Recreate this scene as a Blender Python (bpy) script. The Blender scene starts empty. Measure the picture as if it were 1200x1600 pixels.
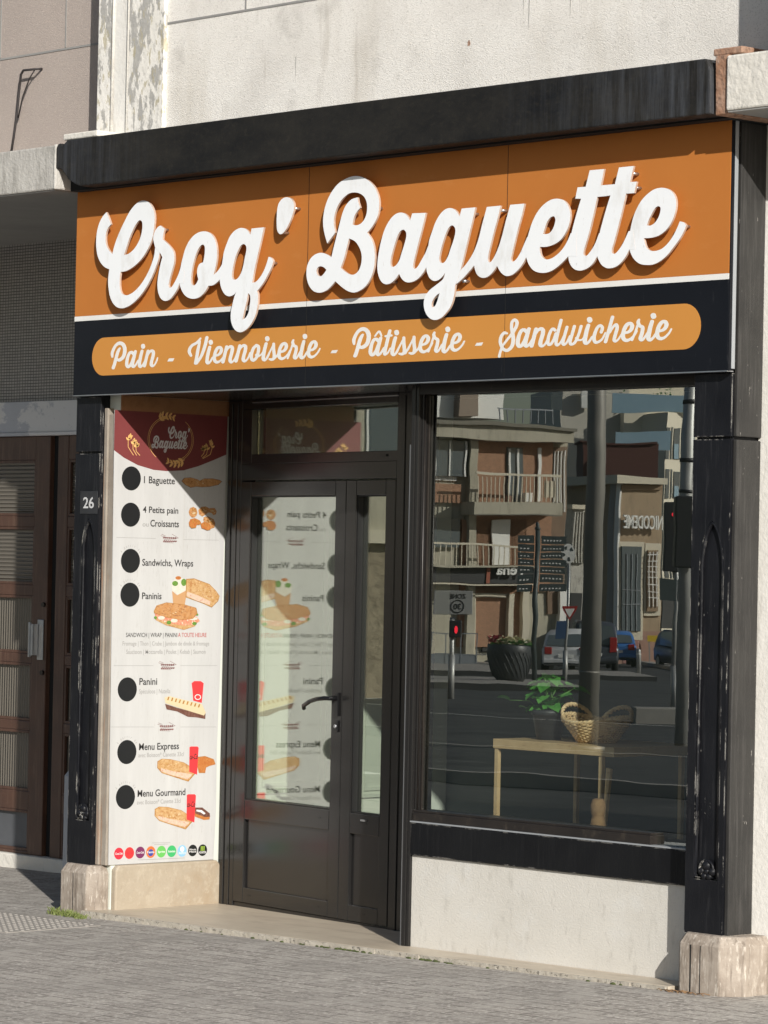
import bpy, bmesh, math, random
from mathutils import Vector, Matrix
random.seed(7)
R = math.radians
scene = bpy.context.scene
COL = scene.collection

# ------------------------------------------------------------------ camera
cam_d = bpy.data.cameras.new('camera'); cam = bpy.data.objects.new('camera', cam_d); COL.objects.link(cam)
YAW, PIT, ROLL = R(47.84), R(0.906), R(1.181)
fw = Vector((-math.sin(YAW)*math.cos(PIT), math.cos(YAW)*math.cos(PIT), math.sin(PIT)))
rt = Vector((math.cos(YAW), math.sin(YAW), 0)); up = rt.cross(fw)
rt, up = math.cos(ROLL)*rt + math.sin(ROLL)*up, -math.sin(ROLL)*rt + math.cos(ROLL)*up
cam.matrix_world = Matrix(((rt.x, up.x, -fw.x, 13.31823), (rt.y, up.y, -fw.y, -10.00749), (rt.z, up.z, -fw.z, 1.71468), (0, 0, 0, 1)))
cam_d.sensor_fit = 'VERTICAL'; cam_d.sensor_height = 36.0; cam_d.lens = 36.0*5333/1600
cam_d.clip_start = 0.1; cam_d.clip_end = 2000
scene.camera = cam

# ------------------------------------------------------------------ sky, sun, exposure
SUN = Vector((1.69, -1.0, 0.885))                       # towards the sun
elev = math.asin(SUN.normalized().z); rot = math.atan2(SUN.x, SUN.y)
world = bpy.data.worlds.new('World'); scene.world = world; world.use_nodes = True
nt = world.node_tree; bg = nt.nodes['Background']; sky = nt.nodes.new('ShaderNodeTexSky')
sky.sky_type = 'NISHITA'; sky.sun_disc = False; sky.sun_elevation = elev; sky.sun_rotation = rot
nt.links.new(sky.outputs[0], bg.inputs[0]); bg.inputs[1].default_value = 0.07
sun_d = bpy.data.lights.new('sun', 'SUN'); sun_d.energy = 5.0; sun_d.angle = R(0.5); sun_d.color = (1.0, 0.965, 0.905)
sun = bpy.data.objects.new('sun', sun_d); COL.objects.link(sun); sun.location = (8, -6, 12)
sun.rotation_euler = SUN.to_track_quat('Z', 'Y').to_euler()
vs = scene.view_settings; vs.view_transform = 'Standard'; vs.look = 'None'; vs.exposure = 0.17; vs.gamma = 1.0; vs.use_curve_mapping = False
scene.cycles.max_bounces = 10; scene.cycles.transparent_max_bounces = 12; scene.cycles.glossy_bounces = 6

# ------------------------------------------------------------------ materials
class NT:
    def __init__(s, name):
        s.m = bpy.data.materials.new(name); s.m.use_nodes = True; s.t = s.m.node_tree
        s.p = s.t.nodes['Principled BSDF']; s.out = s.t.nodes['Material Output']
        s.geo = s.t.nodes.new('ShaderNodeNewGeometry')
    def n(s, typ, **kw):
        x = s.t.nodes.new(typ)
        for k, v in kw.items(): setattr(x, k, v)
        return x
    def link(s, a, b): s.t.links.new(a, b)
    def pos(s, scale=(1, 1, 1), rot=(0, 0, 0), loc=(0, 0, 0), obj=False):
        mp = s.n('ShaderNodeMapping'); mp.inputs['Scale'].default_value = scale; mp.inputs['Rotation'].default_value = rot; mp.inputs['Location'].default_value = loc
        if obj: s.link(s.n('ShaderNodeTexCoord').outputs['Object'], mp.inputs[0])
        else: s.link(s.geo.outputs['Position'], mp.inputs[0])
        return mp.outputs[0]
    def noise(s, scale, stretch=(1, 1, 1), detail=6, rough=.6, loc=(0, 0, 0), obj=False):
        x = s.n('ShaderNodeTexNoise'); x.inputs['Scale'].default_value = scale; x.inputs['Detail'].default_value = detail; x.inputs['Roughness'].default_value = rough
        s.link(s.pos(stretch, loc=loc, obj=obj), x.inputs['Vector']); return x.outputs['Fac']
    def ramp(s, f, a, b):
        x = s.n('ShaderNodeMapRange'); x.inputs['From Min'].default_value = a; x.inputs['From Max'].default_value = b; s.link(f, x.inputs['Value']); return x.outputs[0]
    def mix(s, f, a, b):
        x = s.n('ShaderNodeMix', data_type='RGBA')
        if isinstance(f, (int, float)): x.inputs[0].default_value = f
        else: s.link(f, x.inputs[0])
        for v, i in ((a, 6), (b, 7)):
            if isinstance(v, (tuple, list)): x.inputs[i].default_value = (*v, 1)
            else: s.link(v, x.inputs[i])
        return x.outputs[2]
    def mul(s, a, k):
        x = s.n('ShaderNodeMath', operation='MULTIPLY'); s.link(a, x.inputs[0])
        if isinstance(k, (int, float)): x.inputs[1].default_value = k
        else: s.link(k, x.inputs[1])
        return x.outputs[0]
    def bump(s, h, dist, strength=1.0, prev=None):
        x = s.n('ShaderNodeBump'); x.inputs['Distance'].default_value = dist; x.inputs['Strength'].default_value = strength; s.link(h, x.inputs['Height'])
        if prev is not None: s.link(prev, x.inputs['Normal'])
        return x.outputs[0]

def mat(name, c1, c2=None, s=5, rough=.6, metal=0, layers=(), bump=None, spec=.5, emit=None, obj=False, coat=0):
    """c1/c2 noise mix; layers: (colour, scale, stretch, lo, hi, strength); bump: (scale, dist[, stretch])"""
    k = NT(name); c = c1
    if c2 is not None: c = k.mix(k.ramp(k.noise(s, obj=obj), .3, .7), c1, c2)
    for i, (col, sc, st, lo, hi, stren) in enumerate(layers):
        f = k.mul(k.ramp(k.noise(sc, st, 7, .65, (i*7.3, i*3.1, i*5.7), obj), lo, hi), stren)
        c = k.mix(f, c, col)
    if isinstance(c, tuple): k.p.inputs['Base Color'].default_value = (*c, 1)
    else: k.link(c, k.p.inputs['Base Color'])
    k.p.inputs['Roughness'].default_value = rough; k.p.inputs['Metallic'].default_value = metal; k.p.inputs['Specular IOR Level'].default_value = spec
    if coat: k.p.inputs['Coat Weight'].default_value = coat
    if bump: k.link(k.bump(k.noise(bump[0], bump[2] if len(bump) > 2 else (1, 1, 1), 4, obj=obj), bump[1]), k.p.inputs['Normal'])
    if emit: k.p.inputs['Emission Color'].default_value = (*emit[0], 1); k.p.inputs['Emission Strength'].default_value = emit[1]
    return k.m

V = (6, 6, .5)       # stretch for vertical streaks
MT = {}
MT['stucco'] = mat('white_stucco', (.86, .83, .78), (.80, .765, .71), 1.3, .9, layers=[((.60, .565, .52), .9, (1, 1, 1), .46, .64, .6), ((.45, .39, .30), .6, (2, 2, .5), .55, .72, .5), ((.5, .47, .43), 3.5, (1, 1, 1), .58, .68, .45), ((.42, .39, .34), 170, (1, 1, 1), .55, .68, .75), ((.36, .31, .25), 2.2, (3, 3, .25), .64, .75, .5), ((.12, .10, .08), 7, (5, 5, .12), .735, .75, .6)], bump=(230, .004))
MT['pink'] = mat('pinkish_render', (.43, .365, .325), (.39, .33, .295), 2, .9, layers=[((.60, .52, .45), 150, (1, 1, 1), .55, .68, .7), ((.30, .25, .21), 120, (1, 1, 1), .58, .7, .6)], bump=(230, .004))
MT['pier'] = mat('flaking_white_paint', (.82, .79, .74), (.74, .71, .65), 3, .8, layers=[((.33, .32, .30), 10, (1.5, 1.5, .6), .505, .535, .85), ((.42, .37, .24), 16, (2, 2, .8), .56, .60, .75), ((.5, .48, .44), 45, (1, 1, .6), .56, .62, .6)], bump=(30, .004))
MT['pier_clean'] = mat('white_painted_render', (.80, .775, .73), (.70, .675, .62), 3, .8, layers=[((.40, .37, .33), 7, (2.5, 2.5, .35), .58, .68, .6), ((.5, .45, .38), 2, (2, 2, .5), .55, .75, .4)], bump=(40, .003))
MT['white_concrete'] = mat('white_painted_concrete', (.70, .67, .61), (.60, .57, .51), 3, .85, layers=[((.25, .23, .19), 5, (3, 3, .6), .62, .78, .6), ((.2, .18, .15), 60, (1, 1, 1), .66, .72, .4)], bump=(25, .008))
MT['dirty_concrete'] = mat('weathered_concrete', (.52, .50, .46), (.42, .40, .37), 4, .9, layers=[((.16, .15, .13), 8, (3, 3, .8), .48, .75, .7), ((.62, .6, .55), 10, (5, 5, .4), .55, .7, .5)], bump=(60, .005))
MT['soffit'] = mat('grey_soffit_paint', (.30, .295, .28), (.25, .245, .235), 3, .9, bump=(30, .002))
def canopy_paint(name):
    k = NT(name); c = k.mix(k.ramp(k.noise(2.2, (1, 1, 2), 8, .7), .35, .65), (.007, .007, .0075), (.021, .019, .016))
    c = k.mix(k.mul(k.ramp(k.noise(26, (1, 1, 1.5), 6, .7), .52, .72), .5), c, (.034, .030, .023))
    sep = k.n('ShaderNodeSeparateXYZ'); k.link(k.geo.outputs['Position'], sep.inputs[0])
    run = k.ramp(k.noise(5, (6, 6, .35), 9, .75, (2, 2, 2)), .42, .80)
    a = k.mul(k.mul(k.ramp(sep.outputs[0], 3.0, 4.3), run), .5); c = k.mix(a, c, (.17, .185, .215))
    a = k.mul(k.mul(k.ramp(sep.outputs[0], .8, .0), run), .42); c = k.mix(a, c, (.15, .165, .20))
    a = k.mul(k.ramp(k.noise(9, (9, 9, .25), 8, .7, (5, 1, 7)), .58, .78), .5); c = k.mix(a, c, (.004, .004, .005))
    k.link(c, k.p.inputs['Base Color']); k.p.inputs['Roughness'].default_value = .62; k.p.inputs['Specular IOR Level'].default_value = .25
    k.link(k.bump(k.noise(45), .0015), k.p.inputs['Normal']); return k.m
MT['black_canopy'] = canopy_paint('black_painted_concrete')
def worn_black(name, c1, c2, rough, spec, streak, chips):
    k = NT(name); c = k.mix(k.ramp(k.noise(4), .3, .7), c1, c2)
    c = k.mix(k.mul(k.ramp(k.noise(10, (5, 5, .4), 7), .54, .78), .6), c, streak)
    c = k.mix(k.mul(k.ramp(k.noise(26, (1, 1, .6), 8, .75, (3, 1, 2)), .665, .685), .5*chips), c, (.40, .39, .36))
    bv = k.n('ShaderNodeBevel'); bv.samples = 4; bv.inputs['Radius'].default_value = .007
    dt = k.n('ShaderNodeVectorMath', operation='DOT_PRODUCT'); k.link(bv.outputs[0], dt.inputs[0]); k.link(k.geo.outputs['Normal'], dt.inputs[1])
    e = k.mul(k.ramp(dt.outputs['Value'], .985, .93), k.ramp(k.noise(16, (1, 1, .5), 6, .7, (9, 4, 1)), .52, .58))
    c = k.mix(k.mul(e, .8), c, (.46, .44, .40))
    k.link(c, k.p.inputs['Base Color']); k.p.inputs['Roughness'].default_value = rough; k.p.inputs['Specular IOR Level'].default_value = spec
    k.link(k.bump(k.noise(60, (3, 3, .3), 4), .0012), k.p.inputs['Normal']); return k.m
MT['black_paint'] = worn_black('black_gloss_paint', (.006, .0064, .0085), (.011, .0115, .014), .42, .22, (.045, .045, .048), 1.0)
MT['sill_black'] = worn_black('black_sill_paint', (.006, .0062, .0075), (.010, .0105, .0115), .45, .2, (.018, .018, .019), .25)
MT['grey_paint'] = mat('weathered_dark_paint', (.026, .025, .024), (.042, .040, .037), 4, .55, spec=.25, layers=[((.085, .08, .076), 12, (6, 6, .3), .5, .75, .6), ((.35, .33, .3), 30, (2.4, 2.4, .7), .675, .70, .7)], bump=(70, .0015, (3, 3, .3)))
MT['stone'] = mat('worn_pale_stone', (.41, .35, .27), (.34, .28, .205), 6, .8, layers=[((.30, .21, .12), 5, (1, 1, .7), .52, .72, .5), ((.50, .44, .345), 30, (1, 1, 1), .52, .7, .5), ((.22, .17, .12), 45, (2, 2, .8), .66, .7, .5)], bump=(60, .002))
MT['plinth_stone'] = mat('dirty_granite', (.40, .345, .29), (.24, .195, .155), 9, .8, layers=[((.66, .60, .52), 34, (2, 2, .5), .55, .66, .6), ((.10, .075, .055), 10, (4, 4, .35), .50, .68, .75)], bump=(50, .003))
MT['marble'] = mat('worn_marble_step', (.53, .46, .36), (.44, .37, .285), 4, .45, layers=[((.24, .19, .14), 5, (.6, 3, 1), .5, .7, .5), ((.5, .44, .36), 25, (.6, 3, 1), .55, .7, .5)], bump=(30, .001))
MT['step_edge'] = mat('pitted_step_edge', (.50, .46, .39), (.36, .32, .26), 20, .9, layers=[((.08, .07, .06), 50, (1, 1, 1), .55, .62, .8)], bump=(60, .006))
MT['dado'] = mat('pale_dado_render', (.62, .595, .545), (.55, .525, .475), 3, .85, layers=[((.38, .36, .32), 9, (3, 3, 1), .56, .7, .45), ((.62, .61, .58), 5, (1, 1, 1), .55, .7, .5), ((.2, .18, .15), 22, (4, 4, .8), .70, .73, .5), ((.36, .34, .3), 150, (1, 1, 1), .56, .68, .5)], bump=(160, .002))
MT['orange'] = mat('orange_sign_film', (.455, .160, .036), (.49, .178, .040), 2, .5, spec=.12, layers=[((.30, .11, .03), 14, (1, 1, 1), .66, .75, .3), ((.60, .28, .10), 5, (1, 1, 3), .6, .8, .25)])
MT['orange2'] = mat('light_orange_film', (.55, .235, .045), (.58, .25, .05), 2, .45)
MT['navy'] = mat('black_sign_film', (.0055, .0065, .0095), (.008, .009, .0125), 3, .4, spec=.22, layers=[((.05, .05, .055), 12, (4, 4, 1), .6, .75, .5), ((.12, .12, .12), 30, (4, 4, .6), .7, .73, .5)])
MT['white_film'] = mat('white_sign_film', (.78, .77, .74), (.72, .71, .68), 6, .5, layers=[((.45, .43, .4), 12, (2, 2, 2), .66, .75, .5)])
MT['acrylic'] = mat('white_letter_acrylic', (.86, .875, .89), (.83, .845, .86), 3, .4, layers=[((.62, .60, .565), 7, (1.5, 1.5, .6), .54, .72, .5), ((.45, .4, .35), 36, (2, 2, .5), .66, .71, .5)])
MT['acrylic_edge'] = mat('letter_edge', (.42, .29, .22), (.55, .42, .34), 40, .6)
MT['alu'] = mat('brushed_aluminium', (.55, .57, .60), (.47, .48, .5), 10, .35, .9)
MT['alu_white'] = mat('pale_trim_strip', (.34, .355, .37), None, 5, .4, .2)
MT['anthracite'] = mat('anthracite_aluminium', (.0165, .0158, .0155), (.0195, .0185, .018), 3, .22, .1, spec=.5, layers=[((.045, .042, .04), 14, (5, 5, .6), .6, .75, .35)])
MT['seal'] = mat('black_rubber', (.01, .01, .01), None, 5, .5)
MT['bronze'] = mat('dark_bronze_frame', (.019, .016, .015), (.028, .023, .020), 8, .35, .2, layers=[((.1, .08, .06), 12, (2, 9, 1), .58, .72, .5)])
MT['black_handle'] = mat('black_handle', (.01, .01, .011), None, 5, .25, .2)
MT['door_wood'] = mat('varnished_brown_wood', (.10, .050, .033), (.060, .031, .022), 5, .42, layers=[((.16, .10, .07), 8, (6, 6, .35), .52, .72, .7), ((.22, .17, .12), 10, (4, 4, .6), .64, .75, .5)], bump=(40, .001, (5, 5, .3)))
MT['raw_wood'] = mat('raw_grey_wood', (.34, .30, .25), (.24, .20, .16), 6, .8, layers=[((.42, .17, .06), 8, (4, 4, .2), .55, .7, .7), ((.12, .09, .07), 30, (4, 4, .3), .6, .7, .6)], bump=(50, .002, (5, 5, .3)))
MT['ply'] = mat('brown_plywood', (.33, .16, .07), (.26, .12, .05), 4, .6, layers=[((.2, .09, .035), 6, (.5, 3, 3), .5, .7, .6)])
MT['rust'] = mat('rusty_broken_render', (.26, .12, .06), (.40, .27, .20), 12, .9, layers=[((.06, .04, .03), 18, (1, 1, 1), .55, .65, .8), ((.5, .42, .36), 14, (2, 2, 1), .6, .7, .7)], bump=(40, .008))
MT['dark_void'] = mat('dark_gap', (.006, .006, .006), None, 5, .9)
MT['grey_panel'] = mat('grey_door_panel', (.10, .105, .115), (.08, .084, .09), 5, .5)
MT['peel_lintel'] = mat('peeling_grey_paint', (.46, .48, .53), (.40, .42, .46), 3, .8, layers=[((.66, .66, .66), 2.3, (1, 1, 1.6), .50, .53, .85), ((.16, .16, .17), 40, (1, 1, 1), .64, .7, .4)], bump=(2.3, .006, (1, 1, 1.6)))
MT['grey_post'] = mat('grey_stone_post', (.40, .41, .43), (.33, .34, .36), 6, .8, layers=[((.2, .2, .2), 10, (3, 3, .5), .58, .7, .5)], bump=(40, .003))
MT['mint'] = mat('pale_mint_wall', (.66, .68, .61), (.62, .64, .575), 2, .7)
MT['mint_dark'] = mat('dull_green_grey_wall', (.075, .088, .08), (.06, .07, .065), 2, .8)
MT['floor'] = mat('dark_floor_tiles', (.10, .10, .095), (.08, .08, .075), 3, .4)
MT['ceiling'] = mat('shop_ceiling', (.45, .46, .43), None, 3, .9)
MT['table_wood'] = mat('oak_block_top', (.60, .43, .24), (.48, .33, .17), 9, .5, layers=[((.56, .42, .24), 9, (1, 4, 4), .55, .65, .7), ((.25, .14, .06), 26, (.6, 4, 4), .58, .68, .5)])
MT['pot'] = mat('dark_plastic_pot', (.03, .032, .034), None, 5, .5)
MT['leaf'] = mat('glossy_green_leaf', (.045, .20, .03), (.11, .33, .06), 20, .35)
MT['stem'] = mat('green_stem', (.12, .26, .06), None, 5, .5)
MT['wicker'] = mat('pale_wicker', (.60, .41, .21), (.74, .56, .33), 25, .6, layers=[((.22, .11, .045), 40, (1, 1, 1), .55, .65, .6)])
MT['jute'] = mat('jute', (.28, .17, .08), (.20, .11, .05), 40, .9, bump=(120, .004))
MT['grass'] = mat('grass_blades', (.10, .15, .03), (.20, .22, .07), 30, .6)
MT['moss'] = mat('moss', (.08, .10, .025), (.05, .06, .02), 30, .9, bump=(80, .008))
MT['iron'] = mat('worn_iron_cover', (.32, .295, .265), (.27, .25, .225), 12, .75, 0, bump=(60, .002))
MT['cable'] = mat('black_cable', (.035, .03, .03), None, 5, .6)
MT['plaque'] = mat('dark_number_plate', (.02, .021, .024), (.03, .031, .035), 20, .35, layers=[((.2, .2, .2), 50, (1, 1, 1), .68, .71, .6)])
MT['plaque_digit'] = mat('pale_digits', (.60, .60, .60), (.5, .5, .5), 30, .6)
MT['print_black'] = mat('chalkboard_black', (.010, .0105, .0115), None, 5, .5)
MT['print_k'] = mat('printed_dark_text', (.03, .028, .027), None, 5, .6)
MT['print_g'] = mat('printed_grey_text', (.30, .29, .28), None, 5, .6)
MT['print_r'] = mat('printed_red_text', (.40, .06, .05), None, 5, .6)
MT['maroon'] = mat('printed_maroon', (.175, .038, .038), (.19, .043, .042), 8, .5)
MT['gold'] = mat('printed_gold', (.72, .40, .13), (.8, .5, .2), 40, .5)
MT['print_w'] = mat('printed_white', (.72, .71, .70), None, 5, .5)
MT['print_grey'] = mat('printed_silver', (.62, .60, .60), None, 5, .5)
MT['earcol'] = mat('printed_wheat_sketch', (.26, .10, .09), (.12, .06, .06), 60, .6)
MT['crust'] = mat('printed_baguette', (.42, .19, .065), (.60, .34, .14), 60, .5, layers=[((.25, .09, .03), 90, (1, 1, 1), .55, .65, .6)])
MT['croissant'] = mat('printed_croissant', (.42, .125, .028), (.50, .21, .06), 60, .5, layers=[((.34, .10, .025), 60, (1, 2, 2), .52, .64, .7)])
MT['bread'] = mat('printed_bread', (.46, .255, .09), (.56, .37, .185), 45, .5, layers=[((.36, .15, .045), 48, (1, 1, 1.6), .50, .62, .8), ((.70, .56, .38), 70, (1, 1, 1), .58, .66, .6)])
MT['bun'] = mat('printed_grilled_bun', (.44, .19, .055), (.52, .29, .13), 40, .5, layers=[((.24, .085, .035), 55, (1, 1, 2), .52, .62, .8)])
MT['ham'] = mat('printed_ham', (.58, .38, .29), (.62, .50, .38), 90, .5, layers=[((.42, .13, .10), 80, (1, 1, 1), .58, .63, .7)])
MT['wrapwhite'] = mat('printed_wrap', (.58, .53, .43), (.64, .61, .54), 60, .5)
MT['kraft'] = mat('printed_kraft', (.50, .28, .13), None, 5, .5)
MT['salad'] = mat('printed_salad', (.16, .30, .05), (.07, .17, .025), 120, .5)
MT['meat'] = mat('printed_meat', (.50, .13, .08), (.70, .36, .22), 90, .5, layers=[((.85, .75, .6), 70, (1, 1, 1), .58, .63, .8), ((.12, .22, .04), 60, (1, 1, 1), .6, .64, .7)])
MT['cream'] = mat('printed_cream', (.60, .50, .32), None, 5, .5)
MT['grill'] = mat('printed_grill_mark', (.26, .10, .02), (.45, .24, .05), 90, .5)
MT['choco'] = mat('printed_chocolate', (.10, .035, .022), (.20, .10, .075), 70, .5)
MT['red'] = mat('printed_red', (.66, .04, .045), None, 5, .5)
MT['white'] = MT['print_w']
for nm, c in dict(lred=(.55, .03, .05), lred2=(.68, .04, .04), lpurple=(.17, .03, .10), lorange=(.62, .16, .04), lgreen=(.13, .45, .10), lgreen2=(.05, .40, .13), lblue=(.24, .47, .66), lblack=(.012, .013, .012), lblue2=(.04, .06, .3), lime=(.28, .42, .05)).items():
    MT[nm] = mat('printed_' + nm[1:], c, None, 5, .5)
# street materials
MT['bldconc'] = mat('olive_grey_concrete', (.48, .445, .355), (.38, .35, .27), .8, .9, layers=[((.24, .22, .17), 2.2, (2.5, 2.5, .5), .52, .68, .6)])
MT['bldconcdark'] = mat('dark_roof_edge', (.20, .185, .15), None, 1, .9)
MT['bldbrick'] = mat('brown_brick', (.40, .225, .14), (.33, .185, .115), 5, .9, layers=[((.22, .12, .08), 9, (1, 1, 5), .5, .62, .6), ((.5, .36, .26), 14, (1, 1, 5), .56, .66, .5)])
MT['bldbrick2'] = mat('rosy_brick', (.36, .22, .17), (.30, .18, .14), 3, .9)
MT['signgrey'] = mat('grey_sign_face', (.34, .34, .33), None, 1, .6)
MT['darkkerb'] = mat('dark_wet_kerb', (.03, .03, .032), (.05, .05, .05), 3, .7)  # near-black kerb, much darker than the granite ones
MT['bldwhite'] = mat('white_painted', (.80, .79, .75), None, 1, .7)
MT['bldgrey'] = mat('grey_chimney', (.30, .24, .19), None, 1, .9)
MT['bldgrey2'] = mat('blue_grey_paint', (.26, .28, .30), None, 1, .7)
MT['bldcream'] = mat('cream_paint', (.62, .56, .44), None, 1, .7)
MT['bldwood'] = mat('brown_timber', (.22, .14, .09), (.17, .11, .07), 2, .7)
MT['blddark'] = mat('dark_shop_paint', (.022, .022, .024), None, 1, .5)
MT['bldred'] = mat('red_brown_band', (.30, .09, .05), None, 1, .7)
MT['bldglass'] = mat('dark_window_glass', (.10, .12, .13), None, 1, .12)
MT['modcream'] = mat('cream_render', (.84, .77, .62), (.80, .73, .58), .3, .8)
MT['modshade'] = mat('grey_beige_render', (.62, .58, .50), None, .3, .8)  # darker copy of the cream render, shade of the left part put into the colour
MT['modblue'] = mat('blue_glass_panels', (.24, .36, .44), (.28, .40, .48), .5, .25)
MT['modbrown'] = mat('red_brown_cladding', (.12, .052, .042), None, .5, .8)
MT['nictan'] = mat('tan_render', (.40, .30, .20), (.33, .245, .16), 1.2, .9, layers=[((.22, .165, .11), 1.6, (2, 2, .5), .5, .68, .5)])
MT['nictan2'] = mat('brown_panel', (.27, .19, .12), None, 1, .9)
MT['peelwhite'] = mat('peeling_white_front', (.55, .53, .48), (.42, .40, .36), 3, .9, layers=[((.2, .19, .17), 4, (3, 3, .8), .52, .65, .7)])
MT['asphalt'] = mat('asphalt', (.060, .060, .059), (.042, .042, .042), .6, .8, layers=[((.13, .128, .12), 22, (1, 1, 1), .55, .7, .5), ((.022, .022, .023), .35, (1, 3, 1), .48, .60, .7), ((.12, .118, .11), 1.4, (.6, 3, 1), .56, .68, .6)], bump=(60, .004))
MT['kerbstone'] = mat('granite_kerb', (.34, .32, .29), (.27, .255, .23), 3, .85, bump=(30, .004))
MT['roadpaint'] = mat('road_paint', (.62, .61, .57), (.5, .49, .46), 5, .8)
MT['galv'] = mat('galvanised_pole', (.46, .46, .45), (.40, .40, .385), 6, .5, .5)
MT['lamp_grey'] = mat('grey_beige_mast', (.27, .255, .23), (.22, .21, .19), 2, .5, .2)
MT['signgreen'] = mat('slate_sign_board', (.06, .075, .075), None, 2, .45)
MT['sig_red'] = mat('lit_red_lamp', (.6, .02, .03), None, 1, .4, emit=((1, .03, .06), 1.6))
MT['carsilver'] = mat('silver_car_paint', (.58, .58, .58), None, 1, .4, 0)
MT['carblue'] = mat('blue_car_paint', (.06, .11, .22), None, 1, .3, .3)
MT['carblue2'] = mat('bright_blue_car_paint', (.05, .16, .42), None, 1, .35, 0)
MT['cargrey'] = mat('slate_car_paint', (.09, .10, .12), None, 1, .3, .4)
MT['tyre'] = mat('tyre_rubber', (.015, .015, .015), None, 1, .8)
MT['taillight'] = mat('red_tail_light', (.35, .02, .02), None, 1, .25)
MT['planterblack'] = mat('slate_planter', (.035, .038, .042), (.05, .053, .057), 3, .45)
MT['fl_red'] = mat('red_petals', (.45, .05, .09), None, 1, .7)
MT['fl_cream'] = mat('cream_petals', (.75, .68, .45), None, 1, .7)
MT['yellow'] = mat('yellow_sign_sheet', (.70, .48, .04), None, 1, .5)
MT['pinkpanel'] = mat('faded_red_barrier', (.55, .30, .26), None, 1, .6)
MT['townbase'] = mat('rough_ground_stone', (.34, .28, .20), (.26, .21, .15), 2, .9, layers=[((.14, .11, .08), 5, (1, 1, 2), .5, .62, .6)], bump=(6, .03))
MT['tar'] = mat('fresh_tar', (.02, .021, .023), None, 2, .7)  # near-black colour standing in for a shadow band on the road
MT['townstone'] = mat('honey_stone', (.50, .46, .37), (.42, .385, .30), .9, .9, layers=[((.25, .21, .15), 3, (1, 1, .3), .52, .7, .5)], bump=(6, .02))

def brick_mat(name, c1, c2, mortar, bw, bh, msz, axes, rough=.8, bump=.004, extra=None, offset=.5):
    k = NT(name); b = k.n('ShaderNodeTexBrick'); b.offset = offset; b.inputs['Scale'].default_value = 1
    b.inputs['Color1'].default_value = (*c1, 1); b.inputs['Color2'].default_value = (*c2, 1); b.inputs['Mortar'].default_value = (*mortar, 1)
    b.inputs['Brick Width'].default_value = bw; b.inputs['Row Height'].default_value = bh; b.inputs['Mortar Size'].default_value = msz; b.inputs['Mortar Smooth'].default_value = .3; b.inputs['Bias'].default_value = 0
    sep = k.n('ShaderNodeSeparateXYZ'); k.link(k.geo.outputs['Position'], sep.inputs[0]); cmb = k.n('ShaderNodeCombineXYZ')
    k.link(sep.outputs[axes[0]], cmb.inputs[0]); k.link(sep.outputs[axes[1]], cmb.inputs[1]); k.link(cmb.outputs[0], b.inputs['Vector'])
    c = b.outputs['Color']
    for (col, sc, st, lo, hi, stren) in (extra or []):
        c = k.mix(k.mul(k.ramp(k.noise(sc, st, 7, .65), lo, hi), stren), c, col)
    k.link(c, k.p.inputs['Base Color']); k.p.inputs['Roughness'].default_value = rough
    inv = k.n('ShaderNodeMath', operation='SUBTRACT'); inv.inputs[0].default_value = 1; k.link(b.outputs['Fac'], inv.inputs[1])
    n1 = k.bump(inv.outputs[0], bump); n2 = k.bump(k.noise(90), .003, 1, n1); k.link(n2, k.p.inputs['Normal'])
    return k.m
MT['pavers'] = brick_mat('concrete_pavers', (.365, .335, .30), (.285, .26, .232), (.15, .136, .12), .205, .1025, .005, (0, 1), .85, .006,
    [((.66, .62, .57), 48, (1, 1, 1), .52, .64, .75), ((.12, .108, .095), 42, (1, 1, 1), .53, .66, .75), ((.27, .25, .225), 1.1, (1, 1, 1), .48, .66, .65), ((.43, .40, .36), 5, (1, 1, 1), .5, .6, .5), ((.72, .7, .66), 11, (1, 1, 1), .715, .73, .7), ((.10, .09, .08), 4, (1, 1, 1), .70, .74, .5)])
MT['mosaic'] = brick_mat('grey_glass_mosaic', (.33, .315, .295), (.40, .38, .355), (.075, .073, .07), .0255, .0170, .0022, (0, 2), .5, .002, None, 0.0)

def glass_mat(name, tint, refl, wob, wdist, wscale=2.2):
    k = NT(name); k.t.nodes.remove(k.p)
    tr = k.n('ShaderNodeBsdfTransparent'); tr.inputs[0].default_value = (*tint, 1)
    gl = k.n('ShaderNodeBsdfGlossy'); gl.inputs['Roughness'].default_value = 0.0; gl.inputs[0].default_value = (.93, .96, .92, 1)
    mx = k.n('ShaderNodeMixShader'); mx.inputs[0].default_value = refl; k.link(tr.outputs[0], mx.inputs[1]); k.link(gl.outputs[0], mx.inputs[2])
    if wob: k.link(k.bump(k.noise(wscale, wob, 2, .4), wdist), gl.inputs['Normal'])
    k.link(mx.outputs[0], k.out.inputs[0]); return k.m
MT['win_glass'] = glass_mat('shop_window_glass', (.93, .98, .94), .34, (.55, 1, 1.25), .00030)
MT['door_glass'] = glass_mat('door_glass', (.92, .955, .90), .27, (1, 1, 1), .0001)
MT['ribbed_glass'] = mat('ribbed_obscure_glass', (.085, .075, .058), (.075, .065, .05), 3, .3)
def ribbed(name, freq, axis):
    k = NT(name); w = k.n('ShaderNodeTexWave'); w.wave_type = 'BANDS'; w.bands_direction = axis; w.inputs['Scale'].default_value = freq
    k.link(k.pos(), w.inputs['Vector']); c = k.mix(w.outputs['Fac'], (.105, .094, .078), (.145, .13, .108))
    k.link(c, k.p.inputs['Base Color']); k.p.inputs['Roughness'].default_value = .25
    k.link(k.bump(w.outputs['Fac'], .006), k.p.inputs['Normal']); return k.m
MT['ribbed_h'] = ribbed('reeded_glass', 14, 'Z')
MT['ribbed_v'] = ribbed('fluted_glass', 14, 'X')

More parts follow.
